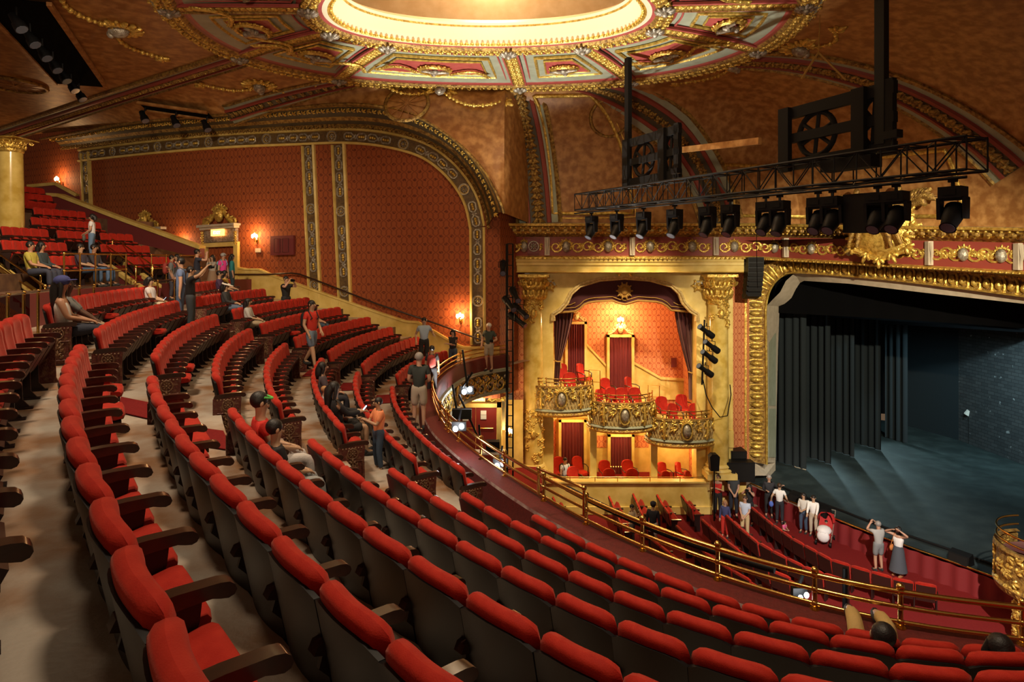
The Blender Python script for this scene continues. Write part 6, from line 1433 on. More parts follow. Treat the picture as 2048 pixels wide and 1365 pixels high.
def truss():
    g = thing('lighting_truss', 'long black box truss hanging over the house in front of the stage', 'truss'); d = (TB-TA).normalized(); s = V((-d.y, d.x, 0)); h = .26
    ch = [(-h, -h), (h, -h), (h, h), (-h, h)]
    for a, b in ch: m = MB(); o = s*a+V((0,0,b)); m.tube([TA+o, TB+o], .026, 6); m.build('chord', M_['black'], g, 60)
    L = (TB-TA).length; n = 26; m = MB()
    for i in range(n+1):
        p = TA+d*L*i/n
        for k in range(4): a, b = ch[k], ch[(k+1) % 4]; m.tube([p+s*a[0]+V((0,0,a[1])), p+s*b[0]+V((0,0,b[1]))], .014, 5)
        if i < n:
            q = TA+d*L*(i+1)/n
            for k in range(4):
                a, b = ch[k], ch[(k+1) % 4]
                if i % 2: a, b = b, a
                m.tube([p+s*a[0]+V((0,0,a[1])), q+s*b[0]+V((0,0,b[1]))], .013, 5)
    m.build('lacing', M_['black'], g)
    m = MB(); P = [TA-V((0,0,h+.03))+s*-h+d*L*i/40+V((0, 0, -.06*abs(math.sin(i*.8)))) for i in range(41)]; m.tube(P, .014, 5); m.build('cable', M_['black'], g)
    m = MB(); a = TA-V((0,0,h+.12)); m.tube([a-s*h, TB-V((0,0,h+.12))-s*h], .026, 6); m.build('hanging_pipe', M_['black'], g, 60)
    return d, s
td, ts = truss()
ML = [1194, 1245, 1299, 1362, 1428, 1474, 1546, 1574, 1651, 1680, 1771, 1808, 1922]
for i, x in enumerate(ML):
    p = tr(x, -.42)-ts*.2; sc = 1.0; mover('black moving light, %s from the left under the long truss' % ORN[i], p, math.atan2(td.y, td.x)+.2, random.choice((-.5, -.75, -.6, .1 if i in (0, 1) else -.55)), .92)
m = MB(); a, b = tr(1699), tr(1764); c = (a+b)/2+V((0,0,-.85)); m.box(c, ((a-b).length, .35, .72), 0, Matrix((td, ts, V((0,0,1)))).transposed()); tag(m.build('truss_motor_box', M_['black']), 'black rectangular box hanging under the right part of the truss', 'equipment box')
m = MB(); c = tr(1700, .10); m.box(c, (1.1, .3, .22), 0, Matrix((td, ts, V((0,0,1)))).transposed()); tag(m.build('truss_inner_batten', M_['black']), 'dark batten resting inside the right part of the truss', 'batten')
def hoist(lab, xa, xb, ztop, zbot, xpost, ptop):
    """timber frame with spoked wheel that hangs above the truss"""
    A, B = tr(xa), tr(xb); off = ts*.55; A = A+off; B = B+off; A.z = B.z = 0; d = (B-A).normalized(); u = V((0,0,1)); g = thing('hoist_frame', lab, 'hoist frame')
    W_ = (B-A).length; z0, z1 = zbot, ztop
    for k, z in enumerate((z0+.10, lerp(z0, z1, .5), z1-.12)):
        m = MB(); m.bar(A-d*.08+u*z, B+d*.12+u*z, .12, .24 if k != 1 else .2); m.build('cross_beam', M_['blacksoft'], g)
    for f in (.06, .78): m = MB(); m.bar(A+d*W_*f+u*(z0-.05)-ts*.1, A+d*W_*f+u*(z1+.0)-ts*.1, .28, .12, 0, ts); m.build('upright', M_['blacksoft'], g)
    m = MB(); m.bar(B+u*(z0), B+u*(z1+.05), .2, .12, 0, ts); m.build('upright', M_['blacksoft'], g)
    for f in (.34, .86):
        c = A+d*W_*f+u*lerp(z0, z1, .5)+ts*.05; r = (z1-z0)*.34; m = MB(); m.tube([c+(d*math.cos(k*PI/12)*(1 if f < .5 else .6)+u*math.sin(k*PI/12))*r for k in range(24)], .06, 6, closed=True)
        for k in range(3): a = k*PI/3+.4; e = d*math.cos(a)*(1 if f < .5 else .6)+u*math.sin(a); m.tube([c-e*r, c+e*r], .045, 5)
        m.build('spoked_wheel', M_['blacksoft'], g, 60)
    p = tr(xpost)+off; m = MB(); m.bar(V((p.x, p.y, zbot+.2)), V((p.x, p.y, ptop)), .2, .14, 0, ts); m.build('hanging_post', M_['black'], g)
hoist('large black timber hoist frame with spoked wheels above the middle of the truss', 1528, 1738, 3.35, 2.0, 1722, 5.9)
hoist('smaller dim black hoist frame above the left end of the truss', 1222, 1322, 3.75, 2.3, 1226, 6.3)
for lab, x, y, Y in (('thin black cable hanging from the truss down to the cornice', 1513, 440, 14.6),):
    m = MB(); a = tr(1513, -.2); m.tube([a, a+V((0,0,-1.3)), a+V((.02,0,-2.2))], .008, 5); tag(m.build('hanging_cable', M_['black']), lab, 'cable')
m = MB(); a, b = at(1345, 302, 19.5), at(1520, 282, 15.5); m.bar(a, b, .1, .16); tag(m.build('wooden_batten', M_['ceil']), 'long brown wooden batten between the two hoist frames', 'batten')
m = MB(); m.tube([at(1637, 105, 17.0), at(1603, 158, 17.0)], .03, 5); m.tube([at(1637, 105, 17.0), at(1692, 160, 17.0)], .03, 5); m.tube([at(1640, 30, 17.2), at(1637, 105, 17.0)], .015, 5); tag(m.build('bridle_cable', M_['trim'], None, 60), 'pale rigging bridle hanging above the large hoist frame', 'rigging')
for lab, x, y in (('small camera clamped on top of the truss, right of the large hoist frame', 1785, 262), ('small black fixture clamped on the truss left of the large hoist frame', 1352, 322)):
    p = tr(x, .30); g = thing('truss_camera', lab, 'camera'); m = MB(); m.tube([p, p+V((0,0,.15))], .02, 6); m.build('clamp', M_['black'], g); m = MB(); m.box(p+V((0,0,.22)), (.16, .28, .14), 0, Matrix.Rotation(.4, 3, 'Z')); m.build('body', M_['black'], g)
# lighting ladder left of the boxes
def tower(lab, x, y0, y1, Y, heads, name='lighting_tower', side=1):
    g = thing(name, lab, 'lighting tower'); a, b = at(x-4, y0, Y), at(x-4, y1, Y); m = MB()
    m.tube([a, V((a.x, a.y, b.z))], .05, 8); m.tube([a+V((.22, 0, 0)), V((a.x+.22, a.y, b.z))], .03, 8)
    k = a.z
    while k > b.z: m.tube([V((a.x, a.y, k)), V((a.x+.22, a.y, k))], .018, 5); k -= .4
    m.build('ladder_frame', M_['black'], g)
    return g
tower('tall black lighting ladder between the side wall and the left box column', 1018, 488, 960, 24.2, 0)
LT = [('highest lamp on the black lighting ladder, hanging from the cornice', 1006, 536, 0), ('long lamp in the cluster on the black lighting ladder, upper', 1030, 590, .3), ('lamp in the cluster on the black lighting ladder, middle left', 1018, 608, .5), ('lamp in the cluster on the black lighting ladder, lower right', 1040, 622, .7), ('lowest lamp of the cluster on the black lighting ladder', 1034, 640, .9)]
def profile_light(lab, p, yaw, tilt, L=.8, grp=None):
    g = thing('profile_spotlight', lab, 'stage light', p, yaw, grp); R = Matrix.Rotation(tilt, 3, 'X'); q = lambda *a: R @ V(a)
    m = MB(); m.tube([q(0, -L*.5, 0), q(0, -L*.45, 0), q(0, -L*.1, 0), q(0, 0, 0), q(0, L*.4, 0), q(0, L*.5, 0)], [.08, .13, .13, .09, .10, .12], 12); h = m.build('housing', M_['black'], g, 40)
    m = MB(); m.tube([q(0, L*.501, 0), q(0, L*.51, 0)], .10, 12); m.build('lens', M_['lens'], g); m = MB(); m.tube([(-.16, 0, 0), (-.16, 0, .22), (.16, 0, .22), (.16, 0, 0)], .015, 5); m.tube([(0, 0, .22), (0, 0, .34)], .02, 6); m.build('yoke', M_['black'], g)
for lab, x, y, t in LT: profile_light(lab, at(x, y, 23.9), PI+t, -.5, .85, 'lamps on the black lighting ladder')
BT = [('top', 1413, 664), ('second', 1424, 694), ('third', 1419, 714), ('lowest', 1411, 742)]
for n_, x, y in BT: profile_light('%s of the four black spotlights beside the right box column' % n_, at(x, y, 25.6), PI/2+.5, .55, .85, 'spotlights beside the right box column')
m = MB(); m.tube([at(1409, 640, 25.8), at(1404, 770, 25.8)], .04, 8); m.tube([at(1406, 760, 25.8), at(1412, 790, 25.9), at(1424, 815, 25.8), at(1440, 835, 25.7), at(1455, 832, 25.7), at(1462, 790, 26.3), at(1460, 770, 26.6)], .022, 6); tag(m.build('spotlight_pipe', M_['black'], None, 60), 'black pipe with looping cable beside the right box column', 'pipe')
# balcony-front spotlights with white lamps, seen through the railing
def worklight(lab, x, y, Y, w=25):
    g = thing('work_light', lab, 'work light'); p = at(x, y, Y); q_ = min(1, Y/19)
    for k in (-1, 1): m = MB(); m.ball(p+V((k*.09*q_, 0, .04*k*q_)), (.075*q_, .05*q_, .085*q_), 8, 6); m.build('bulb', M_['whitelamp'], g, 60)
    m = MB(); m.box(p+V((0,.12,0)), (.42*q_, .08, .26*q_)); m.tube([p+V((0,.1,.1)), p+V((.04,.1,.5*q_))], .02, 6); m.build('housing', M_['black'], g); lamp('work_lamp', p+V((0,-.15,0)), w, (.9, .95, 1), .08)
worklight('white work lamp on the rig below the curved railing, upper one', 934, 782, 20.5)
worklight('white work lamp on the rig below the curved railing, lower left one', 917, 856, 11.9, 12)
worklight('bright white lamp below the curved railing, left of the pipe', 1000, 930, 11.4, 12)
worklight('bright white lamp behind the railing at the bottom right', 1607, 1194, 7.3, 6)
m = MB(); 
for a, b in (((925, 700), (935, 775)), ((905, 770), (918, 850)), ((918, 790), (958, 880)), ((925, 775), (945, 745)), ((958, 850), (962, 900))): m.tube([at(*a, 20.3), at(*b, 20.3)], .035, 6)
m.box(at(924, 828, 20.2), (.6, .2, .3)); tag(m.build('lighting_rig', M_['black'], None, 60), 'black lighting rig hanging in front of the red exit door', 'lighting rig')
m = MB(); a = at(1690, 1215, 7.5); m.tube([a+V((0,0,.45)), a+V((0,0,-.3))], .03, 8); tag(m.build('mic_stand', M_['black'], None, 60), 'short black stand just outside the railing at the lower right', 'stand')
g = thing('equipment_cart', 'white topped equipment cart by the red double door, behind the railing', 'cart'); p = at(975, 905, 24.0); m = MB(); m.box(p, (1.4, .5, .06)); m.box(p+V((.2,0,.25)), (.5, .35, .35), 1); m.build('tray', [M_['paperwhite'], M_['black']], g)
for sx in (-.6, .6): m = MB(); m.tube([p+V((sx, 0, 0)), p+V((sx, 0, -.6))], .03, 6); m.build('leg', M_['black'], g)
# ------------------------------------------------------------------ people
SK = {'l': (.52, .30, .20), 'm': (.42, .22, .13), 'a': (.50, .31, .19), 'd': (.10, .045, .028)}
_sk = {k: mat('skin_'+k, v, .5) for k, v in SK.items()}
HB, HN, HG, HL, HW = (.010, .008, .008), (.05, .025, .012), (.30, .28, .26), (.40, .22, .09), (.75, .72, .66)
def skinmesh(name, verts, edges, rad, mt, parent, sub=1, root=0):
    me = bpy.data.meshes.new(name); me.from_pydata([tuple(v) for v in verts], edges, []); bm = bmesh.new(); bm.from_mesh(me); L = bm.verts.layers.skin.verify()
    bm.verts.ensure_lookup_table()
    for v, r in zip(bm.verts, rad): v[L].radius = r if isinstance(r, tuple) else (r, r)
    bm.verts[root][L].use_root = True; bm.to_mesh(me); bm.free()
    o = bpy.data.objects.new(name, me); COL.objects.link(o); o.parent = parent; me.materials.append(mt)
    s = o.modifiers.new('skin', 'SKIN'); s.use_smooth_shade = True
    if sub: d = o.modifiers.new('sub', 'SUBSURF'); d.levels = sub; d.render_levels = sub
    return o
def ik(a, t, l1, l2, pole):
    """elbow position between shoulder a and target t"""
    d = t-a; D = min(d.length, (l1+l2)*.995); u = d.normalized(); k = (l1*l1-l2*l2+D*D)/(2*D); h = math.sqrt(max(0, l1*l1-k*k)); p = pole-u*pole.dot(u); p = p.normalized() if p.length > 1e-4 else V((0, -1, 0))
    return a+u*k+p*h, a+u*D
def person(label, pos, face, h=1.7, pose='stand', skin='a', hair=HB, hairlen=0, top=(.3, .3, .3), sleeve=.5, legs=('trousers', (.03, .035, .06)), hands=None, shoes=(.03, .03, .03), look=(0, 0), lean=0, female=False, hat=None, step=0, extras=None, group=None, topname='shirt'):
    """pos: floor point; face: plan angle (degrees, 0 = +X) the person faces; hands: wrist targets (x right, y forward, z up) for a 1.72 m figure"""
    g = thing('person', label, 'person', pos, math.radians(face)-PI/2, group); k = h/1.72; g.scale = (k, k, k)
    sit = pose.startswith('sit') or pose == 'feetup'; hz = .50 if sit else .93
    ln = lean
    def sp(z, y=0): zz = z-.93+hz; q = z-.93; return V((0, y-(.10*q if sit else 0)+math.sin(ln)*q, hz+q*math.cos(ln)))
    pel, spn, che, nek = sp(.95), sp(1.12, .0), sp(1.30, .005), sp(1.475, -.005)
    hx, hy = look; hd = nek+V((0, .02, .075)); hc = hd+V((hx*.02, .012+hy*.05, .085)); ht = hc+V((hx*.01, -.01+hy*.02, .075))
    sw = .155 if female else .175
    sh = [sp(1.405)+V((s*sw, 0, 0)) for s in (-1, 1)]
    if pose.startswith('sit'): hp = [V((s*.095, .02, hz-.01)) for s in (-1, 1)]; kn = [V((s*.13, .46, .53)) for s in (-1, 1)]; an = [V((s*.13, .47+(.12 if pose == 'sitlong' else 0), .10)) for s in (-1, 1)]
    elif pose == 'feetup': hp = [V((s*.095, .16, hz+.04)) for s in (-1, 1)]; kn = [V((s*.14, .54, 1.00)) for s in (-1, 1)]; an = [V((s*.12, .92, .92)) for s in (-1, 1)]
    else:
        hp = [V((s*.095, 0, .90)) for s in (-1, 1)]; kn = [V((s*(.10), .03+s*step*.45, .49)) for s in (-1, 1)]; an = [V((s*.11, -.02+s*step-(.08 if s*step < 0 else 0), .09+(.06 if s*step < 0 else 0))) for s in (-1, 1)]
    to = [a+V((0, .15, -.055)) for a in an]
    hands = hands or [(-.24, .06, .80), (.24, .06, .80)]
    wr = []; el = []
    for i, s in enumerate((-1, 1)):
        t = V(hands[i]); 
        if sit: t = t+V((0, 0, hz-.93)) 
        e, w = ik(sh[i], t, .285, .255, V((s*.5, -.6, -.8))); el.append(e); wr.append(w)
    vs = [pel, spn, che, nek, hd, hc, ht]; R = [(.115, .095), (.10, .085), (.105, .085), .056, .068, .092, .070]; E = [(0, 1), (1, 2), (2, 3), (3, 4), (4, 5), (5, 6)]
    def add(p, r, par): vs.append(p); R.append(r); E.append((par, len(vs)-1)); return len(vs)-1
    for i, s in enumerate((-1, 1)):
        a = add(sh[i], .062, 2); b = add(el[i], .043, a); m_ = add(el[i].lerp(wr[i], .45), .042, b); w = add(wr[i], .027, m_); d = (wr[i]-el[i]).normalized(); x = d.cross(V((0,0,1))); x = x.normalized() if x.length > .1 else V((1,0,0)); pn = d.cross(x)
        pm = add(wr[i]+d*.065, (.036, .020), w)
        for f, (o_, l) in enumerate(((-.030, .066), (-.010, .078), (.010, .074), (.028, .058))):
            q = wr[i]+d*.095+x*o_; fa = add(q, .0095, pm); fb = add(q+d*l*.5+pn*.012, .009, fa); add(q+d*l*.85+pn*.035, .008, fb)
        th = add(wr[i]+d*.035-x*.038*s*1+pn*.01, .012, w); add(wr[i]+d*.085-x*.058*s+pn*.02, .0095, th)
        c = add(hp[i], .092, 0); kk = add(kn[i], .058, c); cf = add(kn[i].lerp(an[i], .35), .056, kk); aa = add(an[i], .038, cf); add(to[i], .036, aa)
    body = skinmesh('body', vs, E, R, _sk[skin], g)
    # clothes
    sl = sleeve; V2 = [pel+V((0,0,-.10)), spn, che, nek+V((0,0,-.055))]; R2 = [(.165, .14), (.145, .125), (.155, .13), .074]; E2 = [(0, 1), (1, 2), (2, 3)]
    for i in range(2):
        V2.append(sh[i]); R2.append(.078); E2.append((2, len(V2)-1)); b = len(V2)-1
        if sl > 0:
            p = sh[i].lerp(el[i], min(1, sl*1.0)); V2.append(p); R2.append(.058); E2.append((b, len(V2)-1)); b = len(V2)-1
            if sl > 1: q = el[i].lerp(wr[i], min(1, sl-1)); V2.append(q); R2.append(.042); E2.append((b, len(V2)-1))
    skinmesh(topname, V2, E2, R2, cmat(top), g)
    kind, lc = legs[0], legs[1]
    if kind == 'skirt':
        m = MB(); c = pel; zl = .18 if not sit else .25
        if sit: m.tube([pel+V((0, 0, .05)), V((0, .2, .52)), V((0, .5, .52)), V((0, .52, .3))], [.17, .20, .19, .22], 14)
        else: m.tube([pel+V((0,0,.10)), pel+V((0,0,-.05)), V((0, .01, .6)), V((0, .02, zl))], [.135, .175, .22, .29], 20)
        m.build('skirt', cmat(lc), g, 60)
    else:
        f = {'trousers': .93, 'jeans': .95, 'shorts': -1, 'capri': .5}[kind]; V3 = [pel+V((0,0,.12)), pel]; R3 = [(.150, .120), (.160, .130)]; E3 = [(0, 1)]
        for i in range(2):
            V3.append(hp[i]); R3.append(.112); E3.append((1, len(V3)-1)); b = len(V3)-1
            if kind == 'shorts': p = hp[i].lerp(kn[i], .93); V3.append(p); R3.append(.092); E3.append((b, len(V3)-1))
            else: V3.append(kn[i]); R3.append(.078); E3.append((b, len(V3)-1)); b = len(V3)-1; V3.append(kn[i].lerp(an[i], f)); R3.append(.066); E3.append((b, len(V3)-1))
        skinmesh({'shorts': 'shorts', 'jeans': 'jeans'}.get(kind, 'trousers'), V3, E3, R3, cmat(lc), g, 1, 1)
    for i in range(2):
        m = MB(); d = to[i]-an[i]; m.ball((an[i]+to[i])/2+V((0, .01, -.035)), (.052, .145, .05), 10, 6); m.ball(an[i]+V((0, -.01, -.03)), (.045, .06, .06), 8, 6); m.build('shoe', cmat(shoes), g, 80)
    # face and hair
    fw = (V((hx, 1, hy*.9))).normalized(); up = V((0, -hy*.6, 1)).normalized(); rt = fw.cross(up).normalized(); up = rt.cross(fw); HR = Matrix((rt, fw, up)).transposed(); q = lambda x, y, z: hc+HR @ V((x, y, z))
    m = MB(); m.ball(q(0, .092, -.012), (.014, .022, .024), 6, 5, 0, HR)
    for s in (-1, 1): m.ball(q(s*.033, .080, .012), (.012, .008, .007), 6, 4, 1, HR); m.ball(q(s*.034, .083, .032), (.018, .006, .004), 6, 4, 2, HR); m.ball(q(s*.092, .0, -.005), (.012, .022, .032), 6, 5, 0, HR)
    m.ball(q(0, .078, -.050), (.026, .010, .007), 8, 4, 3, HR); m.build('face', [_sk[skin], cmat((.02, .015, .015)), cmat(hair), cmat((.35, .10, .08))], g, 80)
    m = MB(); m.ball(q(0, -.030, .022), (.098, .100, .100), 14, 10, 0, HR)
    if hairlen:
        P = [q(0, -.05, .03), q(0, -.09, -.06), q(0, -.10, -.06)+V((0, 0, -.10))]+([q(0, -.10, -.06)+V((0, -.01, -.10-hairlen))] if hairlen > .05 else []); m.tube(P, [.08, .088, .08, .045][:len(P)], 10)
        for s in (-1, 1): m.tube([q(s*.07, -.01, .05), q(s*.098, .005, -.04), q(s*.09, -.02, -.08)+V((0,0,-hairlen*.6))], [.03, .035, .02], 6)
    m.build('hair', cmat(hair, .5), g, 80)
    if hat:
        m = MB()
        if hat[0] == 'cap': m.ball(q(0, -.01, .05), (.112, .116, .088), 14, 8, 0, HR); m.ball(q(0, .12, .05), (.075, .08, .012), 10, 4, 0, HR)
        elif hat[0] == 'visor': m.tube([q(math.cos(a)*.112, math.sin(a)*.115, .06) for a in [i*PI/8 for i in range(16)]], .03, 6, closed=True); m.ball(q(0, .13, .05), (.13, .11, .014), 12, 4, 0, HR)
        elif hat[0] == 'glasses': m.tube([q(math.cos(a)*.112, math.sin(a)*.112-.01, .075+.015*math.sin(a)) for a in [i*PI/10 for i in range(11)]], .013, 6)
        m.build({'cap': 'cap', 'visor': 'sun_visor', 'glasses': 'headband_glasses'}[hat[0]], cmat(hat[1]), g, 80)
    if extras: extras(g, dict(wr=wr, el=el, sh=sh, hc=hc, pel=pel, che=che, q=q, nek=nek))
    return g
def backpack(col, strap=True):
    def f(g, J):
        m = MB(); c = J['che']+V((0, -.22, -.08)); 
        G = []
        for i in range(9):
            a = -1+i/4; s = max(.02, 1-abs(a)**4)**.5; G.append([c+V((.15*s*math.cos(b), .10*s*math.sin(b), .23*a)) for b in [k*PI/6 for k in range(12)]])
        m.grid(G, cv=True)
        for s in (-1, 1): m.tube([c+V((s*.09, .05, .18)), J['sh'][0 if s < 0 else 1]*.75+J['nek']*.25+V((0, .02, .07)), J['che']+V((s*.11, .135, .0)), c+V((s*.13, .08, -.16))], .018, 6)
        m.build('backpack', cmat(col), g, 80)
    return f
def held(kind, col=None, h=None):
    def f(g, J):
        c = (J['wr'][0]+J['wr'][1])/2+V((0, .09, .03)) if h is None else J['wr'][h]+V((0, .08, .03)); m = MB()
        if kind == 'camera': m.box(c, (.13, .07, .09)); m.tube([c, c+V((0, .10, 0))], .035, 10); m.build('camera', M_['black'], g, 40)
        if kind == 'phone': m.box(c, (.075, .012, .14), 0, Matrix.Rotation(-.7, 3, 'X')); m.box(c+V((0, -.007, .006)), (.066, .004, .12), 1, Matrix.Rotation(-.7, 3, 'X')); m.build('phone', [M_['black'], M_['screen']], g)
        if kind == 'bag': m.ball(c+V((0, -.05, -.22)), (.10, .06, .13), 10, 7); m.build('bag', cmat(col), g, 80)
    return f
def strapbag(col):
    def f(g, J):
        m = MB(); c = J['pel']+V((.24, -.02, -.05)); m.ball(c, (.07, .13, .12), 10, 7); m.tube([c+V((0, .08, .08)), J['sh'][1]+V((-.04, .05, .06)), J['sh'][1]+V((-.04, -.06, .06)), c+V((0, -.08, .08))], .012, 6); m.build('shoulder_bag', cmat(col), g, 80)
    return f
def multi(*F):
    def f(g, J):
        for q in F: q(g, J)
    return f
UPH = [(-.10, .30, 1.56), (.10, .30, 1.56)]; HIGH = [(-.13, .38, 1.70), (.13, .38, 1.70)]; CROSS = [(.12, .20, 1.20), (-.12, .22, 1.17)]; LAP = [(-.08, .28, 1.08), (.08, .28, 1.08)]; FRONT = [(-.07, .22, .98), (.07, .22, .98)]
def floor_at(x, yfeet, z): return on(x, yfeet, z)
def scl(x, yhead, yfeet, Y): return (yfeet-yhead)*Y/FPX
# orchestra level
def pit(label, x, y0, y1, face, **k):
    p = on(x, y1, ZP); return person(label, p, face, h=max(.8, (y1-y0)*p.y/FPX*.97), **k)
pit('woman in a red tank top and black trousers, arms crossed, by the small speaker', 1435, 945, 1036, 250, skin='l', hair=HN, hairlen=.1, top=(.62, .03, .02), sleeve=0, legs=('trousers', (.012, .012, .014)), hands=CROSS, female=True)
pit('man in a dark grey T-shirt and jeans beside the woman in red', 1467, 943, 1034, 260, skin='l', hair=HB, top=(.045, .05, .055), sleeve=.55, legs=('jeans', (.015, .018, .03)), hands=FRONT, look=(0, .3))
pit('woman in black taking a photograph in front of the black equipment', 1499, 968, 1050, 235, skin='l', hair=HB, hairlen=.15, top=(.012, .012, .014), sleeve=.2, legs=('trousers', (.012, .012, .014)), hands=UPH, female=True, extras=held('camera'))
pit('child-sized woman in a navy top and bright red trousers, fair hair', 1450, 999, 1075, 245, skin='l', hair=HL, hairlen=.08, top=(.045, .055, .16), sleeve=2, legs=('trousers', (.55, .03, .02)), female=True)
pit('man in glasses with a light blue shirt and khaki trousers standing in a seat row', 1490, 990, 1078, 235, skin='l', hair=HN, top=(.50, .58, .72), sleeve=.7, legs=('trousers', (.55, .42, .22)), hands=FRONT)
pit('grey haired man in a dark suit jacket leaning on the pit wall', 1538, 949, 1034, 250, skin='l', hair=HG, top=(.02, .02, .025), sleeve=2, legs=('trousers', (.015, .015, .018)), hands=[(-.45, -.1, 1.30), (.10, .22, 1.15)], topname='jacket')
pit('man in a white short-sleeved shirt and dark trousers, back turned, holding a blue bag', 1559, 966, 1048, 60, skin='a', hair=HN, top=(.78, .78, .76), sleeve=.6, legs=('trousers', (.02, .022, .03)), hands=[(-.35, .05, .95), (.30, .15, 1.0)], extras=held('bag', (.08, .15, .55), 0))
pit('woman in a patterned white top and jeans beside the man in a white sweater', 1607, 985, 1066, 230, skin='a', hair=HB, hairlen=.2, top=(.62, .60, .55), sleeve=1.4, legs=('jeans', (.05, .08, .14)), hands=LAP, female=True)
st = pit('man in a white sweater and beige trousers pushing a red stroller', 1627, 990, 1072, 235, skin='a', hair=HB, top=(.85, .85, .82), sleeve=2, legs=('trousers', (.52, .44, .33)), hands=[(-.18, .42, 1.02), (.18, .42, 1.02)])
def stroller():
    p = on(1650, 1086, ZP); g = thing('stroller', 'red stroller with white cloth pushed by the man in the white sweater', 'stroller', p, math.radians(235)-PI/2)
    m = MB(); m.prism([(-.23, -.25, .35), (-.23, .35, .30), (-.23, .30, .45), (-.23, -.15, .55), (-.23, -.45, .95), (-.23, -.52, .9)], (.46, 0, 0)); m.build('seat', cmat((.45, .02, .02)), g)
    m = MB(); m.lathe([(.30, 0), (.28, .15), (.2, .26), (0, .30)], (0, -.30, .72), 14, a0=PI*.8, a1=PI*2.2); m.build('canopy', cmat((.5, .02, .02)), g, 60)
    m = MB()
    for s in (-.24, .24): m.tube([V((s, -.75, 1.0)), V((s, -.3, .6)), V((s, .35, .12))], .015, 6); m.tube([V((s, .1, .4)), V((s, -.45, .1))], .015, 6)
    m.tube([V((-.24, -.75, 1.0)), V((.24, -.75, 1.0))], .018, 6); m.build('frame', M_['silver'], g, 60)
    for s in (-.24, .24):
        for y in (.36, -.46): m = MB(); m.tube([V((s-.03, y, .09)), V((s+.03, y, .09))], .09, 12); m.build('wheel', M_['black'], g, 40)
    m = MB(); m.ball((0, .18, .52), (.26, .30, .16), 10, 7); m.ball((0, .38, .36), (.22, .12, .22), 10, 7); m.build('blanket', cmat((.85, .86, .88)), g, 80)
    person('small child lying in the red stroller', g.matrix_basis @ V((0, -.22, .02)), 235, h=.95, pose='sit', skin='a', hair=HB, top=(.5, .5, .52), sleeve=.6, legs=('shorts', (.6, .6, .62)))
stroller()
pit('child in a pink top leaning over the front seat row beside the stage wall', 1566, 1042, 1085, 300, skin='a', hair=HB, hairlen=.05, top=(.75, .12, .30), sleeve=.6, legs=('trousers', (.5, .35, .2)), hands=[(-.1, .4, 1.1), (.1, .4, 1.1)], lean=.3)
pit('man in a grey T-shirt and grey shorts looking up through binoculars', 1757, 1041, 1143, 95, skin='l', hair=HG, top=(.42, .43, .42), sleeve=.6, legs=('shorts', (.22, .23, .24)), hands=UPH, look=(0, .5), extras=held('camera'))
pit('woman in a white tank top and long grey skirt with an orange bag, arms raised', 1797, 1051, 1152, 210, skin='l', hair=HB, hairlen=.03, top=(.85, .85, .84), sleeve=0, legs=('skirt', (.07, .08, .10)), hands=[(-.20, .22, 1.66), (.16, .2, 1.6)], female=True, look=(0, .5), shoes=(.4, .16, .06), extras=strapbag((.55, .18, .04)))
pit('person in a cream top walking, seen through the railing below the boxes', 1264, 1008, 1093, 320, skin='a', hair=HB, top=(.62, .50, .36), sleeve=1.3, legs=('trousers', (.10, .10, .11)), step=.15, hands=[(-.05, .25, 1.35), (.05, .25, 1.3)])
pit('person in a black jacket and white shorts seen through the railing below the boxes', 1306, 1003, 1100, 60, skin='a', hair=HB, top=(.015, .018, .03), sleeve=2, legs=('shorts', (.6, .6, .62)), hat=('cap', (.02, .02, .04)), topname='jacket')
p = on(1130, 1010, ZP); person('person in a white shirt with dark straps behind the raised guard rail', V((p.x, p.y, -10.1)), 300, h=1.7, skin='a', hair=HB, top=(.6, .65, .72), sleeve=.6, legs=('trousers', (.05, .05, .06)), extras=backpack((.02, .02, .03)))
# front tier
def tier(label, k, s, face, dy=.42, h=1.7, dz=0, **kw):
    p, a, f, w = rowfr(k, s); q = p+f*dy; q.z = ROWS[k][0]-.9+dz; return person(label, q, face, h=h, **kw)
def sitter(label, k, s, h=1.65, turn=0, **kw):
    p, a, f, w = rowfr(k, s+.5); q = p+f*.28; q.z = ROWS[k][0]-.9; an = math.degrees(math.atan2(f.y, f.x))+turn; kw.setdefault('pose', 'sit'); kw.setdefault('hands', LAP); return person(label, q, an, h=h, **kw)
def stand(label, x, yh, yf, Y, face, **kw):
    p = at(x, yf, Y); return person(label, p, face, h=(yf-yh)*Y/FPX*.97, **kw)
stand('man in a red T-shirt and denim shorts stepping along a seat row', 623, 599, 736, 15.9, 330, skin='a', hair=HB, top=(.60, .035, .02), sleeve=.6, legs=('shorts', (.14, .20, .28)), step=.26, hands=[(-.22, .12, .95), (.24, .14, .92)], extras=backpack((.015, .015, .02)))
stand('man in a black T-shirt and jeans holding up a camera in the farther aisle', 381, 531, 668, 16.0, 15, skin='a', hair=HB, top=(.014, .013, .014), sleeve=.7, legs=('jeans', (.035, .045, .055)), hands=HIGH, extras=held('camera'))
stand('man in a blue T-shirt with a grey backpack behind the man with the camera', 362, 513, 655, 17.2, 200, skin='l', hair=HB, top=(.13, .19, .36), sleeve=.6, legs=('jeans', (.06, .09, .16)), extras=backpack((.08, .09, .12)), hands=[(-.24, .0, .85), (.1, .26, 1.4)])
stand('person in a grey top with a red backpack, second in the crowd by the exit', 343, 509, 600, 21.5, 20, skin='a', hair=HB, top=(.14, .16, .17), sleeve=1, legs=('trousers', (.05, .05, .07)), extras=backpack((.30, .04, .03)))
stand('man in a dark navy T-shirt seen from behind, left of the exit doorway', 394, 497, 600, 21.5, 30, skin='l', hair=HB, top=(.022, .026, .045), sleeve=.6, legs=('trousers', (.05, .05, .06)), hands=UPH)
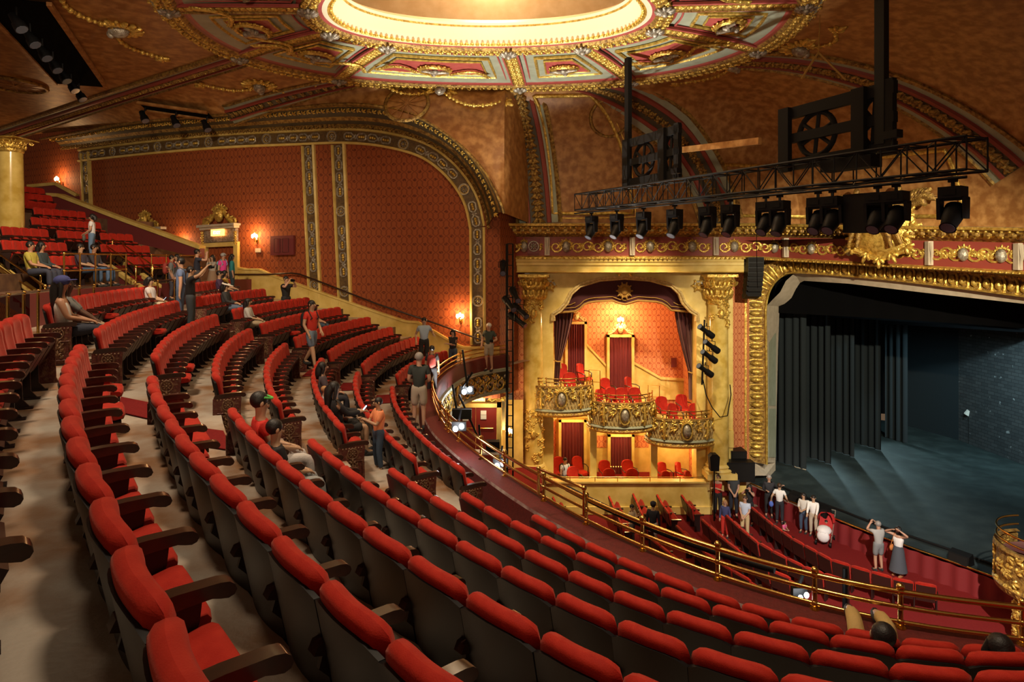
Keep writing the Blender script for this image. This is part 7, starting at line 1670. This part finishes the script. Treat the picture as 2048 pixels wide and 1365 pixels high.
stand('long haired woman in a pale knit top, hands at her face, in the doorway', 425, 509, 590, 24.2, 250, skin='a', hair=HB, hairlen=.25, top=(.42, .38, .33), sleeve=2, legs=('skirt', (.30, .20, .13)), hands=[(-.05, .2, 1.45), (.05, .2, 1.45)], female=True)
stand('woman in a bright pink top and grey cap with a light blue backpack', 446, 506, 590, 24.4, 330, skin='l', hair=HB, top=(.80, .06, .34), sleeve=.7, legs=('trousers', (.06, .06, .08)), hat=('cap', (.4, .4, .4)), female=True, extras=backpack((.18, .50, .65)))
stand('long haired woman in a teal top at the right side of the doorway', 464, 507, 590, 24.6, 20, skin='l', hair=HB, hairlen=.3, top=(.02, .22, .24), sleeve=1.4, legs=('trousers', (.03, .05, .06)), female=True)
stand('person in a dark top just behind the crowd left of the doorway', 354, 507, 600, 22.6, 250, skin='a', hair=HB, hairlen=.1, top=(.05, .05, .06), sleeve=1, legs=('trousers', (.04, .04, .05)), female=True)
stand('man in black taking a photograph from a seat row before the yellow dado', 572, 551, 648, 22.2, 325, skin='l', hair=HB, top=(.013, .013, .014), sleeve=.6, legs=('trousers', (.016, .016, .02)), hands=UPH, extras=held('camera'))
stand('man in a blue patterned shirt standing by the dado at the far row ends', 848, 634, 735, 22.0, 280, skin='a', hair=HB, top=(.38, .50, .62), sleeve=.6, legs=('trousers', (.02, .02, .022)), hands=[(-.34, .12, 1.15), (.28, .08, .95)])
stand('woman in black with crossed arms and jeans by the far end of the railing', 906, 658, 748, 23.0, 250, skin='l', hair=HB, hairlen=.05, top=(.02, .018, .02), sleeve=.4, legs=('jeans', (.06, .09, .15)), hands=CROSS, female=True)
stand('white haired man in a dark green shirt and shorts at the far railing', 978, 645, 742, 23.6, 250, skin='l', hair=HW, top=(.045, .065, .055), sleeve=.7, legs=('shorts', (.42, .38, .30)), hands=[(-.22, .2, 1.10), (.25, .1, .95)], extras=held('camera', None, 0))
stand('man in a dark T-shirt and light cargo shorts, back turned, by the front row', 838, 703, 860, 14.6, 92, skin='l', hair=HG, top=(.035, .045, .042), sleeve=.65, legs=('shorts', (.45, .40, .32)), hands=[(-.12, .2, 1.05), (.14, .2, 1.05)])
stand('person in dark clothes carrying a red backpack beyond the man in cargo shorts', 864, 690, 790, 18.0, 92, skin='a', hair=HB, top=(.03, .03, .035), sleeve=.8, legs=('trousers', (.03, .03, .04)), extras=backpack((.35, .04, .03)))
stand('boy in an orange T-shirt with pale front standing between the rows', 757, 793, 945, 10.3, 215, skin='a', hair=HB, top=(.85, .30, .13), sleeve=.8, legs=('jeans', (.05, .08, .13)), hands=[(-.02, .30, 1.25), (.12, .34, 1.28)])
sitter('seated woman in a red top with green glasses pushed up on her hair', 'C', 1.1, h=1.55, skin='a', hair=HB, top=(.66, .03, .02), sleeve=.5, legs=('trousers', (.55, .52, .50)), look=(0, -.5), hat=('glasses', (.10, .55, .10)), female=True)
sitter('boy in a black top and checked trousers seated beside the woman in red', 'C', 2.2, h=1.35, skin='a', hair=HB, top=(.02, .02, .022), sleeve=.6, legs=('trousers', (.30, .32, .32)), look=(0, -.4))
sitter('long haired woman in black looking at a lit phone in the middle rows', 'E', -7.4, h=1.65, skin='a', hair=HB, hairlen=.3, top=(.014, .014, .016), sleeve=2, legs=('shorts', (.02, .02, .02)), look=(0, -.3), female=True, hands=[(-.06, .38, 1.2), (.06, .38, 1.2)], extras=held('phone'))
sitter('woman in a dark striped top seated with a toddler in the middle rows', 'E', -12.4, h=1.6, skin='l', hair=HB, hairlen=.1, top=(.08, .06, .07), sleeve=1, legs=('trousers', (.02, .02, .03)), female=True)
sitter('fair haired toddler in a striped shirt on the lap of the seated woman', 'E', -11.2, h=1.1, skin='l', hair=HL, top=(.40, .42, .45), sleeve=.6, legs=('shorts', (.2, .2, .25)))
sitter('long haired woman in a blue cap and white vest leaning back in an aisle seat', 'O', -3.9, h=1.72, skin='m', hair=HB, hairlen=.3, top=(.62, .60, .56), sleeve=0, legs=('jeans', (.02, .025, .045)), hat=('cap', (.05, .06, .22)), female=True, look=(.2, .1))
sitter('man in a grey shirt and light trousers seated behind the woman in the blue cap', 'O', -5.2, h=1.65, skin='d', hair=HB, top=(.16, .17, .165), sleeve=1, legs=('trousers', (.36, .27, .18)), hands=[(-.1, .4, 1.0), (.1, .4, 1.0)])
sitter('girl in a white T-shirt and beige shorts with a phone, back row', 'O', -18.0, h=1.5, skin='a', hair=HB, hairlen=.05, top=(.62, .60, .60), sleeve=.6, legs=('shorts', (.50, .42, .30)), female=True, look=(.1, -.3), pose='sitlong', extras=held('phone'))
sitter('person in purple seated at the back row below the exit doorway', 'O', -29.5, h=1.6, skin='a', hair=HB, top=(.07, .035, .09), sleeve=1)
sitter('person with a colourful yellow scarf seated beside the person in purple', 'O', -31.0, h=1.6, skin='a', hair=HB, hairlen=.05, top=(.45, .30, .05), sleeve=1, female=True)
sitter('woman in a wide white sun visor and black jacket seated in a far row', 'A', -26.0, h=1.6, skin='a', hair=HB, hairlen=.1, top=(.03, .032, .035), sleeve=2, legs=('jeans', (.10, .14, .22)), hat=('visor', (.80, .76, .68)), female=True, look=(0, -.3))
sitter('girl in a white and grey striped top at the end of a far row', 'B', -23.3, h=1.5, skin='a', hair=HB, hairlen=.12, top=(.45, .46, .44), sleeve=1.4, legs=('trousers', (.35, .28, .18)), female=True)
sitter('woman in a brown top seated behind the man in the red T-shirt', 'C', -29.2, h=1.6, skin='l', hair=HN, hairlen=.06, top=(.12, .09, .07), sleeve=1.4, legs=('jeans', (.05, .09, .14)), female=True)
pk, pa, pf, pw_ = rowfr('G', 8.55); fa_ = math.degrees(math.atan2(pf.y, pf.x))
qq = on(1765, 1262, -3.10); 
person('dark haired man slouching with khaki knees up against the parapet, lower right', V((qq.x, qq.y, -3.10-1.20)), fa_, h=1.68, skin='a', hair=HB, top=(.02, .025, .06), sleeve=.8, legs=('trousers', (.50, .34, .12)), pose='feetup', hands=[(-.2, .2, .98), (.45, .1, 1.02)])
qq = on(1992, 1272, -3.05); person('long haired woman in a teal and green top in the front row, lower right corner', V((qq.x, qq.y, -3.05-1.25)), fa_+15, h=1.68, skin='a', hair=HB, hairlen=.2, top=(.04, .20, .20), sleeve=1, legs=('trousers', (.03, .03, .05)), pose='sit', hands=[(-.42, .25, 1.12), (.1, .3, 1.0)], female=True)
# upper left block
def usit(label, k, m_, h=1.65, **kw):
    p, a, f, w = rearfr(k, m_+.5); q = p+f*.28; q.z = REAR[k][0]-.9; kw.setdefault('hands', LAP); return person(label, q, math.degrees(math.atan2(f.y, f.x)), h=h, pose='sit', **kw)
usit('man in a dark shirt and jeans looking down, left of the bearded man', 'H', 43.3, skin='a', hair=HB, top=(.05, .045, .07), sleeve=1, legs=('jeans', (.06, .11, .20)), look=(0, -.3))
usit('bearded man in a dark shirt and blue jeans behind the brass railing', 'H', 44.9, skin='m', hair=HB, top=(.045, .042, .05), sleeve=1.6, legs=('jeans', (.09, .16, .30)))
usit('man in a yellow shirt seated at the far left edge', 'H', 37.6, skin='m', hair=HB, top=(.42, .36, .06), sleeve=.8)
usit('person in a dark jacket seated beside the man in the yellow shirt', 'H', 38.8, skin='m', hair=HB, hairlen=.05, top=(.03, .045, .05), sleeve=2)
stand('woman in a white T-shirt and jeans standing at the top of the carpeted steps', 184, 427, 519, 20.6, 200, skin='l', hair=HB, hairlen=.03, top=(.80, .80, .82), sleeve=.6, legs=('jeans', (.13, .22, .36)), hands=[(-.15, .2, 1.0), (.12, .22, 1.0)], look=(0, -.4), extras=held('bag', (.12, .12, .10), 0))
m = MB(); p = at(88, 530, 19.6); m.grid([[p+V((-.16+.08*i, -.05+.03*math.sin(i*2), .33-.6*j/6)) for j in range(7)] for i in range(5)]); m.grid([[p+V((-.16+.08*i, .02, .33-.6*j/6)) for j in range(7)] for i in range(5)]); tag(m.build('draped_jacket', cmat((.75, .09, .02)), None, 80), 'bright orange jacket draped over a seat beside the seated men', 'jacket')
